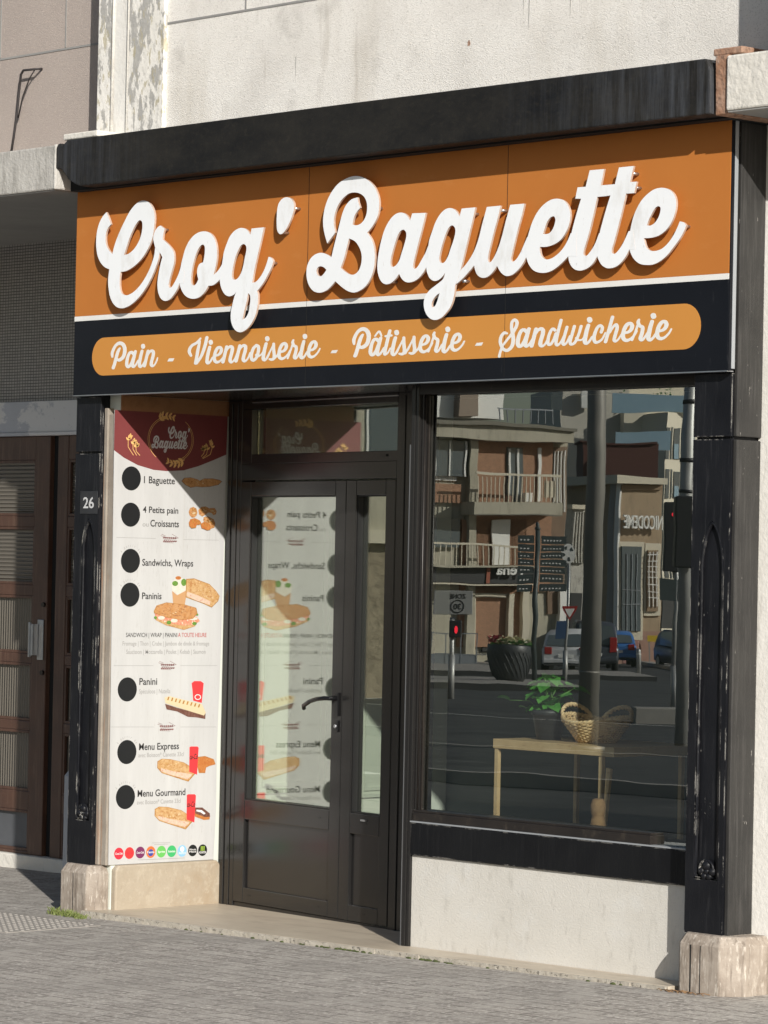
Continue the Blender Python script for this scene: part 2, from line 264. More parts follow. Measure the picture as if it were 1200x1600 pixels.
def planks(name):
    k = NT(name)
    base = k.mix(k.ramp(k.noise(3, (1, 5, .6)), .3, .7), (.53, .525, .515), (.475, .47, .46))
    f = k.mul(k.ramp(k.noise(16, (1, 9, 1.0), 8, .7), .58, .68), k.ramp(k.noise(2.6, (1, 1, .8), 3), .42, .6))
    c = k.mix(k.mul(f, .8), base, (.33, .315, .29))
    w = k.n('ShaderNodeTexWave'); w.wave_type = 'BANDS'; w.bands_direction = 'Y'; w.wave_profile = 'SAW'; w.inputs['Scale'].default_value = .62
    k.link(k.pos(), w.inputs['Vector']); c = k.mix(k.mul(k.ramp(w.outputs['Fac'], .975, 1.0), .35), c, (.45, .43, .40))
    k.link(c, k.p.inputs['Base Color']); k.p.inputs['Roughness'].default_value = .45; return k.m
MT['planks'] = planks('white_plank_print')

# ------------------------------------------------------------------ outlines and sizes, in metres (letters in tenths of a millimetre)
DATA = {"menu_text":[["1 Baguette",0.2474,2.0935,0.1919,0.0352,"k"],
["4 Petits pain",0.2448,1.95,0.2199,0.032,"k"],
["ou",0.2447,1.8826,0.0374,0.0238,"g"],
["Croissants",0.2927,1.8837,0.1778,0.0342,"k"],
["Sandwichs, Wraps",0.2479,1.6926,0.3178,0.0342,"k"],
["Paninis",0.2511,1.5306,0.1207,0.0331,"k"],
["SANDWICH | WRAP | PANINI",0.1581,1.3457,0.3167,0.0216,"k"],
["A TOUTE HEURE",0.4801,1.3461,0.1798,0.0219,"r"],
["Fromage | Thon | Crabe | Jambon de dinde & fromage",0.1384,1.3044,0.5397,0.0217,"g"],
["Saucisson | Mozzarella | Poulet | Kebab | Saumon",0.1616,1.2642,0.4945,0.0217,"g"],
["Panini",0.2462,1.114,0.11,0.0342,"k"],
["Spéculoos | Nutella",0.246,1.0716,0.193,0.0228,"g"],
["Menu Express",0.2529,0.7975,0.2479,0.0341,"k"],
["avec Boisson* Canette 33cl",0.2493,0.7624,0.2819,0.0217,"g"],
["Menu Gourmand",0.25,0.5711,0.2973,0.0342,"k"],
["avec Boisson* Canette 33cl",0.2471,0.534,0.2717,0.0217,"g"]],"discs":[[0.1696,2.1133],[0.1698,1.9377],[0.1753,1.7142],[0.1766,1.5506],[0.1729,1.0925],[0.1786,0.7897],[0.1761,0.5723]],"arcs":[2,3,5,6],"div":[[[0.0864,1.826],[0.3286,1.8258],[0.4082,1.8264],[0.5018,1.8242],[0.7249,1.8256]],[[0.0872,1.2078],[0.3292,1.2068],[0.412,1.2064],[0.4987,1.2061],[0.7319,1.205]],[[0.0759,0.9126],[0.3407,0.9082],[0.4136,0.907],[0.507,0.9055],[0.7334,0.9018]]],"logos":[[0.1433,0.3007],[0.2077,0.3006],[0.2738,0.3005],[0.339,0.2999],[0.4045,0.2993],[0.469,0.2987],[0.5345,0.2976],[0.601,0.297],[0.6639,0.296]],"smallline":[[0.2597,0.2649],[0.5516,0.2624],[0.3463,0.3442],[0.4592,0.3408],[0.3598,0.3354],[0.446,0.3346]],"header":[[0.0578,2.4414],[0.0606,2.2461],[0.1212,2.2123],[0.207,2.1792],[0.3062,2.1593],[0.3858,2.1558],[0.4924,2.163],[0.5859,2.1872],[0.6867,2.2224],[0.7611,2.2505],[0.7549,2.4736]],"food":[["baguette picture","choco",[[[0.4796,2.1105],[0.4965,2.1266],[0.5382,2.1302],[0.5802,2.1222],[0.5957,2.1155],[0.622,2.1275],[0.6782,2.1294],[0.7207,2.1241],[0.7386,2.1162],[0.7144,2.0986],[0.6583,2.0874],[0.6092,2.0841],[0.5742,2.0858],[0.5395,2.0791],[0.5045,2.092]]]],
["baguette picture","crust",[[[0.4838,2.1104],[0.5001,2.1256],[0.5404,2.129],[0.581,2.1214],[0.596,2.1151],[0.6214,2.1264],[0.6757,2.1282],[0.7167,2.1232],[0.734,2.1158],[0.7106,2.0992],[0.6564,2.0886],[0.609,2.0855],[0.5752,2.0871],[0.5417,2.0808],[0.5078,2.0929]]]],
["baguette picture","grill",[[[0.6028,2.1168],[0.607,2.1177],[0.6112,2.116],[0.607,2.1149]],[[0.5584,2.1042],[0.561,2.1047],[0.5636,2.1036],[0.561,2.103]],[[0.6665,2.1102],[0.6701,2.1109],[0.6737,2.1095],[0.6701,2.1085]],[[0.6063,2.1214],[0.611,2.1224],[0.6157,2.1205],[0.611,2.1192]],[[0.6201,2.104],[0.6257,2.1051],[0.6313,2.1029],[0.6257,2.1014]],[[0.628,2.1167],[0.6348,2.1181],[0.6416,2.1153],[0.6348,2.1135]],[[0.5374,2.1084],[0.5432,2.1096],[0.549,2.1073],[0.5432,2.1057]],[[0.6549,2.1134],[0.6602,2.1145],[0.6656,2.1123],[0.6602,2.1109]],[[0.5919,2.1121],[0.5987,2.1135],[0.6055,2.1107],[0.5987,2.1089]],[[0.5381,2.1116],[0.5449,2.1129],[0.5518,2.1102],[0.5449,2.1084]]]],
["baguette picture","cream",[[[0.5826,2.0986],[0.587,2.0995],[0.5913,2.0977],[0.587,2.0966]],[[0.6091,2.104],[0.6162,2.1054],[0.6234,2.1025],[0.6162,2.1006]],[[0.614,2.1072],[0.6169,2.1078],[0.6199,2.1066],[0.6169,2.1058]],[[0.6143,2.1209],[0.6189,2.1218],[0.6234,2.12],[0.6189,2.1188]],[[0.5759,2.1061],[0.5808,2.1071],[0.5857,2.1051],[0.5808,2.1038]],[[0.5714,2.1133],[0.5767,2.1143],[0.582,2.1122],[0.5767,2.1108]]]],
["croissants picture","grill",[[[0.5292,1.96],[0.5384,1.9798],[0.5578,1.9859],[0.5776,1.9781],[0.5851,1.9588],[0.5798,1.9447],[0.5675,1.9344],[0.5509,1.9329],[0.5367,1.9425]]]],
["croissants picture","grill",[[[0.5907,1.9712],[0.6078,1.9867],[0.6357,1.9903],[0.6571,1.9824],[0.661,1.9658],[0.6437,1.9542],[0.6161,1.9395],[0.5947,1.9501]]]],
["croissants picture","grill",[[[0.6483,1.9768],[0.6656,1.9828],[0.6938,1.9836],[0.7069,1.9671],[0.7017,1.953],[0.6877,1.9482],[0.6733,1.9607],[0.6557,1.9602]]]],
["croissants picture","grill",[[[0.6255,1.9375],[0.6534,1.941],[0.689,1.928],[0.7001,1.9059],[0.6936,1.8862],[0.6691,1.8801],[0.644,1.8989],[0.6225,1.9208]]]],
["croissants picture","bun",[[[0.5302,1.9599],[0.5391,1.9785],[0.5578,1.9843],[0.5769,1.9769],[0.5842,1.9587],[0.5791,1.9454],[0.5672,1.9357],[0.5511,1.9343],[0.5374,1.9433]],[[0.5919,1.971],[0.6084,1.9856],[0.6354,1.989],[0.656,1.9816],[0.6598,1.9659],[0.6431,1.955],[0.6164,1.9411],[0.5958,1.9511]],[[0.6493,1.9762],[0.6661,1.9819],[0.6933,1.9826],[0.706,1.9671],[0.7009,1.9538],[0.6874,1.9492],[0.6735,1.961],[0.6565,1.9606]],[[0.6267,1.9361],[0.6537,1.9394],[0.6881,1.9271],[0.6988,1.9063],[0.6925,1.8877],[0.6689,1.8819],[0.6446,1.8997],[0.6238,1.9203]]]],
["croissants picture","grill",[[[0.539,1.9529],[0.5448,1.954],[0.5506,1.9517],[0.5448,1.9501]],[[0.5639,1.9542],[0.5714,1.9557],[0.5788,1.9527],[0.5714,1.9507]],[[0.549,1.9555],[0.5557,1.9569],[0.5625,1.9542],[0.5557,1.9524]],[[0.5679,1.9559],[0.5731,1.957],[0.5784,1.9549],[0.5731,1.9535]],[[0.5502,1.9547],[0.5568,1.956],[0.5634,1.9534],[0.5568,1.9516]],[[0.5495,1.9558],[0.5521,1.9563],[0.5547,1.9552],[0.5521,1.9546]],[[0.5654,1.9482],[0.5682,1.9487],[0.5709,1.9477],[0.5682,1.9469]],[[0.5577,1.9521],[0.5607,1.9527],[0.5638,1.9515],[0.5607,1.9507]],[[0.5476,1.9684],[0.5544,1.9698],[0.5613,1.9671],[0.5544,1.9652]],[[0.5665,1.9602],[0.569,1.9607],[0.5715,1.9597],[0.569,1.9591]]]],
["croissants picture","cream",[[[0.5498,1.9535],[0.5566,1.9549],[0.5635,1.9521],[0.5566,1.9503]],[[0.5603,1.958],[0.5678,1.9595],[0.5753,1.9565],[0.5678,1.9545]],[[0.5513,1.9611],[0.5567,1.9622],[0.5621,1.9601],[0.5567,1.9586]],[[0.5591,1.9591],[0.5635,1.96],[0.5679,1.9582],[0.5635,1.9571]],[[0.5519,1.9556],[0.5543,1.9561],[0.5568,1.9551],[0.5543,1.9545]],[[0.5556,1.955],[0.5629,1.9565],[0.5702,1.9535],[0.5629,1.9516]]]],
["croissants picture","grill",[[[0.6292,1.965],[0.6338,1.966],[0.6385,1.9641],[0.6338,1.9628]],[[0.6058,1.9676],[0.6112,1.9687],[0.6166,1.9665],[0.6112,1.9651]],[[0.6053,1.966],[0.6125,1.9675],[0.6197,1.9646],[0.6125,1.9627]],[[0.6088,1.9685],[0.6149,1.9697],[0.6209,1.9673],[0.6149,1.9657]],[[0.6191,1.9739],[0.6265,1.9754],[0.6339,1.9724],[0.6265,1.9705]],[[0.6106,1.967],[0.6129,1.9675],[0.6152,1.9666],[0.6129,1.966]],[[0.6118,1.9719],[0.6141,1.9724],[0.6165,1.9715],[0.6141,1.9708]],[[0.6124,1.9626],[0.615,1.9631],[0.6175,1.9621],[0.615,1.9614]],[[0.6119,1.964],[0.6177,1.9652],[0.6236,1.9628],[0.6177,1.9613]],[[0.6102,1.9759],[0.6163,1.9772],[0.6225,1.9747],[0.6163,1.9731]]]],
["croissants picture","cream",[[[0.6245,1.969],[0.6303,1.9702],[0.6361,1.9679],[0.6303,1.9663]],[[0.6288,1.9674],[0.6335,1.9684],[0.6381,1.9665],[0.6335,1.9653]],[[0.6141,1.9656],[0.6183,1.9664],[0.6224,1.9647],[0.6183,1.9636]],[[0.6167,1.9738],[0.6221,1.9749],[0.6274,1.9727],[0.6221,1.9713]],[[0.6164,1.9742],[0.6227,1.9755],[0.629,1.9729],[0.6227,1.9712]],[[0.633,1.97],[0.6391,1.9713],[0.6452,1.9688],[0.6391,1.9672]]]],
["croissants picture","grill",[[[0.6704,1.9705],[0.6769,1.9718],[0.6833,1.9692],[0.6769,1.9675]],[[0.675,1.9701],[0.6795,1.971],[0.6841,1.9692],[0.6795,1.968]],[[0.6738,1.9654],[0.6777,1.9662],[0.6817,1.9646],[0.6777,1.9636]],[[0.667,1.9736],[0.6715,1.9745],[0.6761,1.9727],[0.6715,1.9715]],[[0.6784,1.9654],[0.6824,1.9662],[0.6864,1.9646],[0.6824,1.9635]],[[0.6652,1.9614],[0.6698,1.9623],[0.6744,1.9605],[0.6698,1.9593]],[[0.6748,1.9697],[0.6798,1.9707],[0.6849,1.9687],[0.6798,1.9674]],[[0.6778,1.9743],[0.6845,1.9757],[0.6911,1.973],[0.6845,1.9712]],[[0.6755,1.9708],[0.6819,1.9721],[0.6884,1.9695],[0.6819,1.9678]],[[0.6658,1.962],[0.6699,1.9628],[0.6739,1.9612],[0.6699,1.9601]]]],
["croissants picture","cream",[[[0.6776,1.9703],[0.684,1.9716],[0.6904,1.969],[0.684,1.9673]],[[0.6736,1.9711],[0.6781,1.972],[0.6825,1.9703],[0.6781,1.9691]],[[0.6643,1.97],[0.6714,1.9714],[0.6784,1.9686],[0.6714,1.9667]],[[0.6735,1.9691],[0.6807,1.9706],[0.6879,1.9677],[0.6807,1.9658]],[[0.6872,1.9618],[0.6918,1.9627],[0.6963,1.9609],[0.6918,1.9597]],[[0.6914,1.9648],[0.6948,1.9655],[0.6982,1.9641],[0.6948,1.9632]]]],
["croissants picture","grill",[[[0.6558,1.9012],[0.6615,1.9023],[0.6673,1.9],[0.6615,1.8985]],[[0.6488,1.9124],[0.6528,1.9133],[0.6569,1.9116],[0.6528,1.9106]],[[0.6575,1.9165],[0.6629,1.9175],[0.6682,1.9154],[0.6629,1.914]],[[0.6552,1.9245],[0.6576,1.925],[0.6601,1.924],[0.6576,1.9233]],[[0.6692,1.9077],[0.6763,1.9091],[0.6834,1.9063],[0.6763,1.9044]],[[0.6738,1.9054],[0.6791,1.9065],[0.6843,1.9044],[0.6791,1.903]],[[0.6772,1.9139],[0.6804,1.9145],[0.6835,1.9132],[0.6804,1.9124]],[[0.652,1.923],[0.657,1.924],[0.662,1.922],[0.657,1.9207]],[[0.6378,1.9204],[0.6433,1.9215],[0.6487,1.9193],[0.6433,1.9178]],[[0.6507,1.9181],[0.6574,1.9195],[0.6642,1.9168],[0.6574,1.915]]]],
["croissants picture","cream",[[[0.6392,1.9148],[0.6433,1.9156],[0.6474,1.914],[0.6433,1.9129]],[[0.6602,1.9218],[0.6668,1.9231],[0.6733,1.9205],[0.6668,1.9188]],[[0.6642,1.9241],[0.6713,1.9255],[0.6783,1.9227],[0.6713,1.9208]],[[0.6666,1.9014],[0.6689,1.9018],[0.6712,1.9009],[0.6689,1.9003]],[[0.6454,1.9037],[0.6479,1.9042],[0.6504,1.9032],[0.6479,1.9025]],[[0.6559,1.9188],[0.6609,1.9198],[0.666,1.9178],[0.6609,1.9164]]]],
["croissants picture","grill",[[[0.529,1.9077],[0.5383,1.9247],[0.5661,1.9309],[0.5977,1.9205],[0.6086,1.9068],[0.5948,1.8982],[0.5809,1.899],[0.5742,1.8838],[0.5465,1.8803],[0.5323,1.8912]]]],
["croissants picture","grill",[[[0.6028,1.902],[0.6235,1.9137],[0.6517,1.9088],[0.6684,1.8925],[0.6667,1.8756],[0.6457,1.8724],[0.628,1.8776],[0.6103,1.8828]]]],
["croissants picture","croissant",[[[0.5303,1.9075],[0.5393,1.9235],[0.5661,1.9294],[0.5967,1.9196],[0.6072,1.9067],[0.5939,1.8985],[0.5804,1.8993],[0.574,1.885],[0.5472,1.8817],[0.5335,1.8919]],[[0.604,1.9014],[0.624,1.9124],[0.6512,1.9078],[0.6673,1.8924],[0.6657,1.8765],[0.6454,1.8734],[0.6283,1.8783],[0.6112,1.8832]]]],
["croissants picture","grill",[[[0.5479,1.9787],[0.5519,1.9799],[0.5577,1.9654],[0.5537,1.9642]],[[0.5614,1.9775],[0.5654,1.9787],[0.5725,1.9642],[0.5685,1.963]],[[0.6086,1.9804],[0.6126,1.9815],[0.6211,1.967],[0.6171,1.9659]],[[0.6254,1.9834],[0.6294,1.9846],[0.6393,1.9701],[0.6353,1.969]],[[0.6439,1.926],[0.648,1.9272],[0.6592,1.9127],[0.6552,1.9116]],[[0.661,1.9212],[0.6651,1.9223],[0.6763,1.9079],[0.6723,1.9067]],[[0.5495,1.9211],[0.5535,1.9222],[0.5606,1.9077],[0.5566,1.9066]],[[0.5662,1.9241],[0.5702,1.9253],[0.5787,1.9108],[0.5747,1.9096]],[[0.5832,1.9193],[0.5872,1.9204],[0.593,1.9059],[0.589,1.9047]],[[0.6241,1.9071],[0.6281,1.9083],[0.6353,1.8937],[0.6313,1.8926]],[[0.6411,1.9039],[0.6452,1.905],[0.6524,1.8904],[0.6483,1.8893]]]],
["ham sandwich picture","grill",[[[0.5232,1.6312],[0.5719,1.6345],[0.6706,1.6079],[0.7138,1.5749],[0.7371,1.55],[0.7293,1.5247],[0.6879,1.492],[0.6312,1.5116],[0.5222,1.5412]]]],
["ham sandwich picture","bread",[[[0.5273,1.6273],[0.5743,1.6305],[0.6697,1.6054],[0.7114,1.5742],[0.7339,1.5507],[0.7264,1.5269],[0.6864,1.496],[0.6316,1.5145],[0.5263,1.5424]]]],
["ham sandwich picture","grill",[[[0.6049,1.573],[0.6113,1.5743],[0.6176,1.5718],[0.6113,1.5701]],[[0.6535,1.5638],[0.6564,1.5643],[0.6593,1.5632],[0.6564,1.5624]],[[0.6456,1.5697],[0.653,1.5712],[0.6604,1.5682],[0.653,1.5663]],[[0.6473,1.5579],[0.6522,1.5589],[0.6571,1.5569],[0.6522,1.5556]],[[0.628,1.5769],[0.6321,1.5777],[0.6361,1.5761],[0.6321,1.575]],[[0.6135,1.5466],[0.6176,1.5474],[0.6217,1.5457],[0.6176,1.5446]],[[0.6503,1.5773],[0.6532,1.5778],[0.6561,1.5767],[0.6532,1.5759]],[[0.5927,1.5553],[0.5969,1.5562],[0.6012,1.5545],[0.5969,1.5533]],[[0.6564,1.5689],[0.6606,1.5698],[0.6648,1.5681],[0.6606,1.567]],[[0.597,1.5474],[0.6013,1.5482],[0.6055,1.5465],[0.6013,1.5454]]]],
["ham sandwich picture","cream",[[[0.6523,1.5423],[0.6568,1.5432],[0.6613,1.5414],[0.6568,1.5402]],[[0.6113,1.5781],[0.6172,1.5793],[0.6232,1.577],[0.6172,1.5754]],[[0.5964,1.5759],[0.6011,1.5769],[0.6057,1.575],[0.6011,1.5738]],[[0.6384,1.5846],[0.6443,1.5858],[0.6502,1.5835],[0.6443,1.5819]],[[0.6686,1.5715],[0.673,1.5724],[0.6775,1.5706],[0.673,1.5694]],[[0.683,1.5422],[0.6872,1.5431],[0.6915,1.5414],[0.6872,1.5402]]]],
["ham sandwich picture","ham",[[[0.5289,1.5697],[0.6036,1.5494],[0.6788,1.5222],[0.6759,1.5043],[0.5907,1.5247],[0.5261,1.5487]]]],
["wrap picture","wrapwhite",[[[0.4309,1.6078],[0.4666,1.6422],[0.5341,1.6247],[0.5365,1.5881],[0.4826,1.5483],[0.4385,1.5714]]]],
["wrap picture","kraft",[[[0.4365,1.5713],[0.4691,1.5508],[0.5321,1.5776],[0.5173,1.5031],[0.4449,1.5088]]]],
["wrap picture","salad",[[[0.4729,1.6083],[0.4719,1.604],[0.4687,1.6002],[0.4638,1.5973],[0.4578,1.5958],[0.4513,1.5957],[0.4452,1.5971],[0.4401,1.5999],[0.4368,1.6036],[0.4355,1.6079],[0.4365,1.6121],[0.4397,1.6159],[0.4446,1.6188],[0.4506,1.6204],[0.4571,1.6204],[0.4632,1.619],[0.4683,1.6163],[0.4717,1.6126]],[[0.5263,1.6142],[0.5255,1.6081],[0.5226,1.6027],[0.518,1.5987],[0.5124,1.5965],[0.5064,1.5964],[0.5006,1.5985],[0.4959,1.6024],[0.4927,1.6077],[0.4915,1.6137],[0.4924,1.6198],[0.4952,1.6252],[0.4998,1.6292],[0.5054,1.6314],[0.5114,1.6315],[0.5172,1.6295],[0.5219,1.6255],[0.5251,1.6202]]]],
["wrap picture","grill",[[[0.4915,1.6357],[0.4905,1.6326],[0.4875,1.63],[0.4827,1.6279],[0.4768,1.6268],[0.4706,1.6267],[0.4647,1.6277],[0.4598,1.6296],[0.4566,1.6322],[0.4555,1.6352],[0.4565,1.6383],[0.4595,1.641],[0.4643,1.643],[0.4701,1.6442],[0.4764,1.6442],[0.4823,1.6432],[0.4872,1.6413],[0.4903,1.6387]]]],
["wrap picture","croissant",[[[0.4909,1.6357],[0.4899,1.6328],[0.487,1.6303],[0.4824,1.6283],[0.4767,1.6273],[0.4707,1.6272],[0.465,1.6281],[0.4603,1.6299],[0.4572,1.6324],[0.4561,1.6352],[0.4571,1.6381],[0.46,1.6407],[0.4646,1.6426],[0.4702,1.6437],[0.4763,1.6437],[0.482,1.6428],[0.4867,1.641],[0.4897,1.6385]]]],
["panini picture","grill",[[[0.3281,1.4421],[0.4043,1.415],[0.5151,1.407],[0.5982,1.4213],[0.5849,1.399],[0.5157,1.381],[0.4047,1.4028],[0.3388,1.4284]]]],
["panini picture","bread",[[[0.3326,1.4404],[0.4062,1.4148],[0.5133,1.4073],[0.5936,1.4208],[0.5807,1.3997],[0.5139,1.3828],[0.4066,1.4033],[0.3429,1.4275]]]],
["panini picture","grill",[[[0.5109,1.4057],[0.5146,1.4064],[0.5182,1.405],[0.5146,1.404]],[[0.4338,1.4142],[0.4404,1.4155],[0.4469,1.4129],[0.4404,1.4112]],[[0.4163,1.4024],[0.4227,1.4036],[0.4291,1.4011],[0.4227,1.3994]],[[0.4248,1.4035],[0.43,1.4045],[0.4352,1.4024],[0.43,1.4011]],[[0.5012,1.4182],[0.5034,1.4186],[0.5057,1.4177],[0.5034,1.4171]],[[0.4994,1.4217],[0.5019,1.4221],[0.5044,1.4212],[0.5019,1.4205]],[[0.4709,1.4154],[0.4778,1.4167],[0.4847,1.414],[0.4778,1.4121]],[[0.4609,1.4157],[0.4675,1.4171],[0.4742,1.4144],[0.4675,1.4126]],[[0.5063,1.4218],[0.5121,1.423],[0.5179,1.4206],[0.5121,1.4191]],[[0.4958,1.4014],[0.5011,1.4024],[0.5064,1.4003],[0.5011,1.3989]]]],
["panini picture","cream",[[[0.4596,1.4107],[0.4659,1.412],[0.4721,1.4095],[0.4659,1.4078]],[[0.397,1.4119],[0.3998,1.4124],[0.4026,1.4113],[0.3998,1.4106]],[[0.458,1.3991],[0.4605,1.3996],[0.4631,1.3986],[0.4605,1.3979]],[[0.4316,1.4215],[0.4382,1.4228],[0.4448,1.4202],[0.4382,1.4184]],[[0.4589,1.4172],[0.4625,1.418],[0.4661,1.4165],[0.4625,1.4156]],[[0.4089,1.4054],[0.4133,1.4063],[0.4176,1.4045],[0.4133,1.4034]]]],
["panini picture","meat",[[[0.3307,1.4638],[0.4055,1.4408],[0.5126,1.4298],[0.5929,1.447],[0.6151,1.4251],[0.5805,1.4076],[0.5134,1.4021],[0.4062,1.4148],[0.336,1.4378]]]],
["panini picture","wrapwhite",[[[0.3936,1.4397],[0.3924,1.4365],[0.3888,1.4336],[0.3832,1.4315],[0.3763,1.4304],[0.3689,1.4303],[0.362,1.4314],[0.3563,1.4335],[0.3525,1.4363],[0.3512,1.4395],[0.3524,1.4427],[0.356,1.4455],[0.3615,1.4476],[0.3684,1.4488],[0.3758,1.4488],[0.3827,1.4477],[0.3885,1.4457],[0.3922,1.4429]],[[0.4739,1.4265],[0.4727,1.4233],[0.4691,1.4205],[0.4634,1.4183],[0.4565,1.4172],[0.4491,1.4172],[0.4421,1.4182],[0.4364,1.4203],[0.4326,1.4231],[0.4312,1.4263],[0.4324,1.4295],[0.436,1.4324],[0.4416,1.4345],[0.4486,1.4357],[0.456,1.4357],[0.463,1.4346],[0.4687,1.4325],[0.4725,1.4297]],[[0.5999,1.4365],[0.5984,1.434],[0.5937,1.4318],[0.5866,1.4301],[0.5778,1.4292],[0.5685,1.4292],[0.5597,1.43],[0.5525,1.4316],[0.5477,1.4338],[0.546,1.4363],[0.5476,1.4388],[0.5522,1.441],[0.5593,1.4427],[0.5681,1.4436],[0.5774,1.4437],[0.5863,1.4428],[0.5935,1.4412],[0.5982,1.439]]]],
["panini picture","salad",[[[0.3452,1.4405],[0.3447,1.438],[0.3431,1.4358],[0.3407,1.4342],[0.3377,1.4333],[0.3345,1.4333],[0.3315,1.4341],[0.329,1.4357],[0.3273,1.4379],[0.3267,1.4404],[0.3272,1.4429],[0.3287,1.4451],[0.3311,1.4467],[0.3341,1.4476],[0.3373,1.4476],[0.3404,1.4468],[0.3429,1.4451],[0.3446,1.443]],[[0.4341,1.4175],[0.4333,1.4143],[0.4309,1.4114],[0.427,1.4093],[0.4223,1.4082],[0.4172,1.4082],[0.4124,1.4093],[0.4084,1.4113],[0.4058,1.4141],[0.4048,1.4174],[0.4056,1.4206],[0.4081,1.4234],[0.4119,1.4255],[0.4167,1.4266],[0.4218,1.4267],[0.4266,1.4256],[0.4305,1.4235],[0.4331,1.4207]],[[0.5952,1.4129],[0.5944,1.41],[0.5919,1.4075],[0.588,1.4056],[0.5831,1.4046],[0.578,1.4046],[0.5731,1.4055],[0.5691,1.4074],[0.5665,1.4099],[0.5655,1.4128],[0.5663,1.4157],[0.5688,1.4182],[0.5727,1.4201],[0.5775,1.4211],[0.5827,1.4211],[0.5876,1.4201],[0.5916,1.4183],[0.5942,1.4158]],[[0.6041,1.4565],[0.6037,1.4547],[0.6023,1.4531],[0.6002,1.4519],[0.5975,1.4513],[0.5947,1.4513],[0.5921,1.4519],[0.5899,1.4531],[0.5884,1.4546],[0.5879,1.4564],[0.5883,1.4582],[0.5897,1.4598],[0.5918,1.461],[0.5944,1.4616],[0.5973,1.4616],[0.5999,1.461],[0.6021,1.4599],[0.6036,1.4583]]]],
["panini picture","grill",[[[0.324,1.4716],[0.3404,1.4992],[0.4016,1.5152],[0.5125,1.5061],[0.5895,1.49],[0.5986,1.4623],[0.57,1.4359],[0.5007,1.4295],[0.4036,1.4417],[0.3276,1.4617]]]],
["panini picture","bun",[[[0.3285,1.4716],[0.3443,1.4976],[0.4035,1.5127],[0.5106,1.5041],[0.585,1.4889],[0.5938,1.4628],[0.5662,1.4379],[0.4992,1.4319],[0.4054,1.4434],[0.332,1.4622]]]],
["panini picture","grill",[[[0.4255,1.4795],[0.4295,1.4803],[0.4336,1.4786],[0.4295,1.4775]],[[0.4354,1.4746],[0.4403,1.4755],[0.4452,1.4736],[0.4403,1.4723]],[[0.4918,1.4708],[0.498,1.472],[0.5041,1.4696],[0.498,1.4679]],[[0.4831,1.4851],[0.4893,1.4864],[0.4955,1.4839],[0.4893,1.4822]],[[0.4294,1.4617],[0.4342,1.4627],[0.439,1.4607],[0.4342,1.4595]],[[0.4069,1.4576],[0.4099,1.4582],[0.4129,1.457],[0.4099,1.4562]],[[0.5033,1.4817],[0.5103,1.4831],[0.5174,1.4803],[0.5103,1.4784]],[[0.4072,1.4714],[0.4133,1.4726],[0.4193,1.4702],[0.4133,1.4686]],[[0.466,1.4791],[0.4693,1.4797],[0.4726,1.4784],[0.4693,1.4775]],[[0.4233,1.4677],[0.4268,1.4683],[0.4302,1.467],[0.4268,1.466]]]],
["panini picture","cream",[[[0.4243,1.4541],[0.4281,1.4549],[0.4319,1.4534],[0.4281,1.4524]],[[0.4385,1.4629],[0.4452,1.4642],[0.4519,1.4615],[0.4452,1.4597]],[[0.4261,1.4681],[0.4295,1.4688],[0.4329,1.4674],[0.4295,1.4665]],[[0.4984,1.4738],[0.5027,1.4746],[0.507,1.4729],[0.5027,1.4718]],[[0.4708,1.4803],[0.4748,1.4811],[0.4787,1.4795],[0.4748,1.4785]],[[0.4528,1.4672],[0.4603,1.4687],[0.4678,1.4657],[0.4603,1.4637]]]],
["grilled panini picture","choco",[[[0.4072,1.0201],[0.4843,0.9999],[0.5653,0.9815],[0.6636,0.9697],[0.6623,0.9424],[0.6066,0.9511],[0.5526,0.9545],[0.4848,0.9816],[0.4179,0.9929]]]],
["grilled panini picture","cream",[[[0.403,1.0503],[0.4327,1.0578],[0.5234,1.0386],[0.6386,1.0163],[0.6655,0.9739],[0.6537,0.9593],[0.5518,0.9849],[0.4104,1.0232]]]],
["grilled panini picture","grill",[[[0.4262,1.0542],[0.4342,1.0531],[0.428,1.037],[0.4186,1.0382]],[[0.4503,1.0496],[0.4583,1.0484],[0.4521,1.0323],[0.4427,1.0335]],[[0.4744,1.0449],[0.4825,1.0437],[0.4762,1.0276],[0.4668,1.0288]],[[0.4986,1.0402],[0.5067,1.039],[0.5004,1.0229],[0.491,1.0241]],[[0.5229,1.0354],[0.5309,1.0343],[0.5247,1.0182],[0.5153,1.0193]],[[0.5471,1.0307],[0.5552,1.0296],[0.549,1.0134],[0.5395,1.0146]],[[0.5715,1.026],[0.5796,1.0249],[0.5733,1.0087],[0.5639,1.0098]],[[0.5959,1.0213],[0.604,1.0201],[0.5977,1.0039],[0.5882,1.0051]],[[0.6203,1.0165],[0.6284,1.0154],[0.6221,0.9992],[0.6126,1.0003]]]],
["spread jar picture","red",[[[0.5716,1.1193],[0.5882,1.1296],[0.6287,1.1293],[0.6479,1.1187],[0.6448,1.0845],[0.6384,1.0216],[0.5841,1.0337],[0.5779,1.0851]]]],
["spread jar picture","white",[[[0.6329,1.0505],[0.6318,1.0458],[0.6284,1.0418],[0.6231,1.0388],[0.6165,1.0372],[0.6095,1.0373],[0.6028,1.039],[0.5973,1.0421],[0.5937,1.0463],[0.5924,1.0509],[0.5934,1.0556],[0.5968,1.0596],[0.6021,1.0626],[0.6087,1.0642],[0.6158,1.0641],[0.6224,1.0624],[0.6279,1.0593],[0.6315,1.0552]]]],
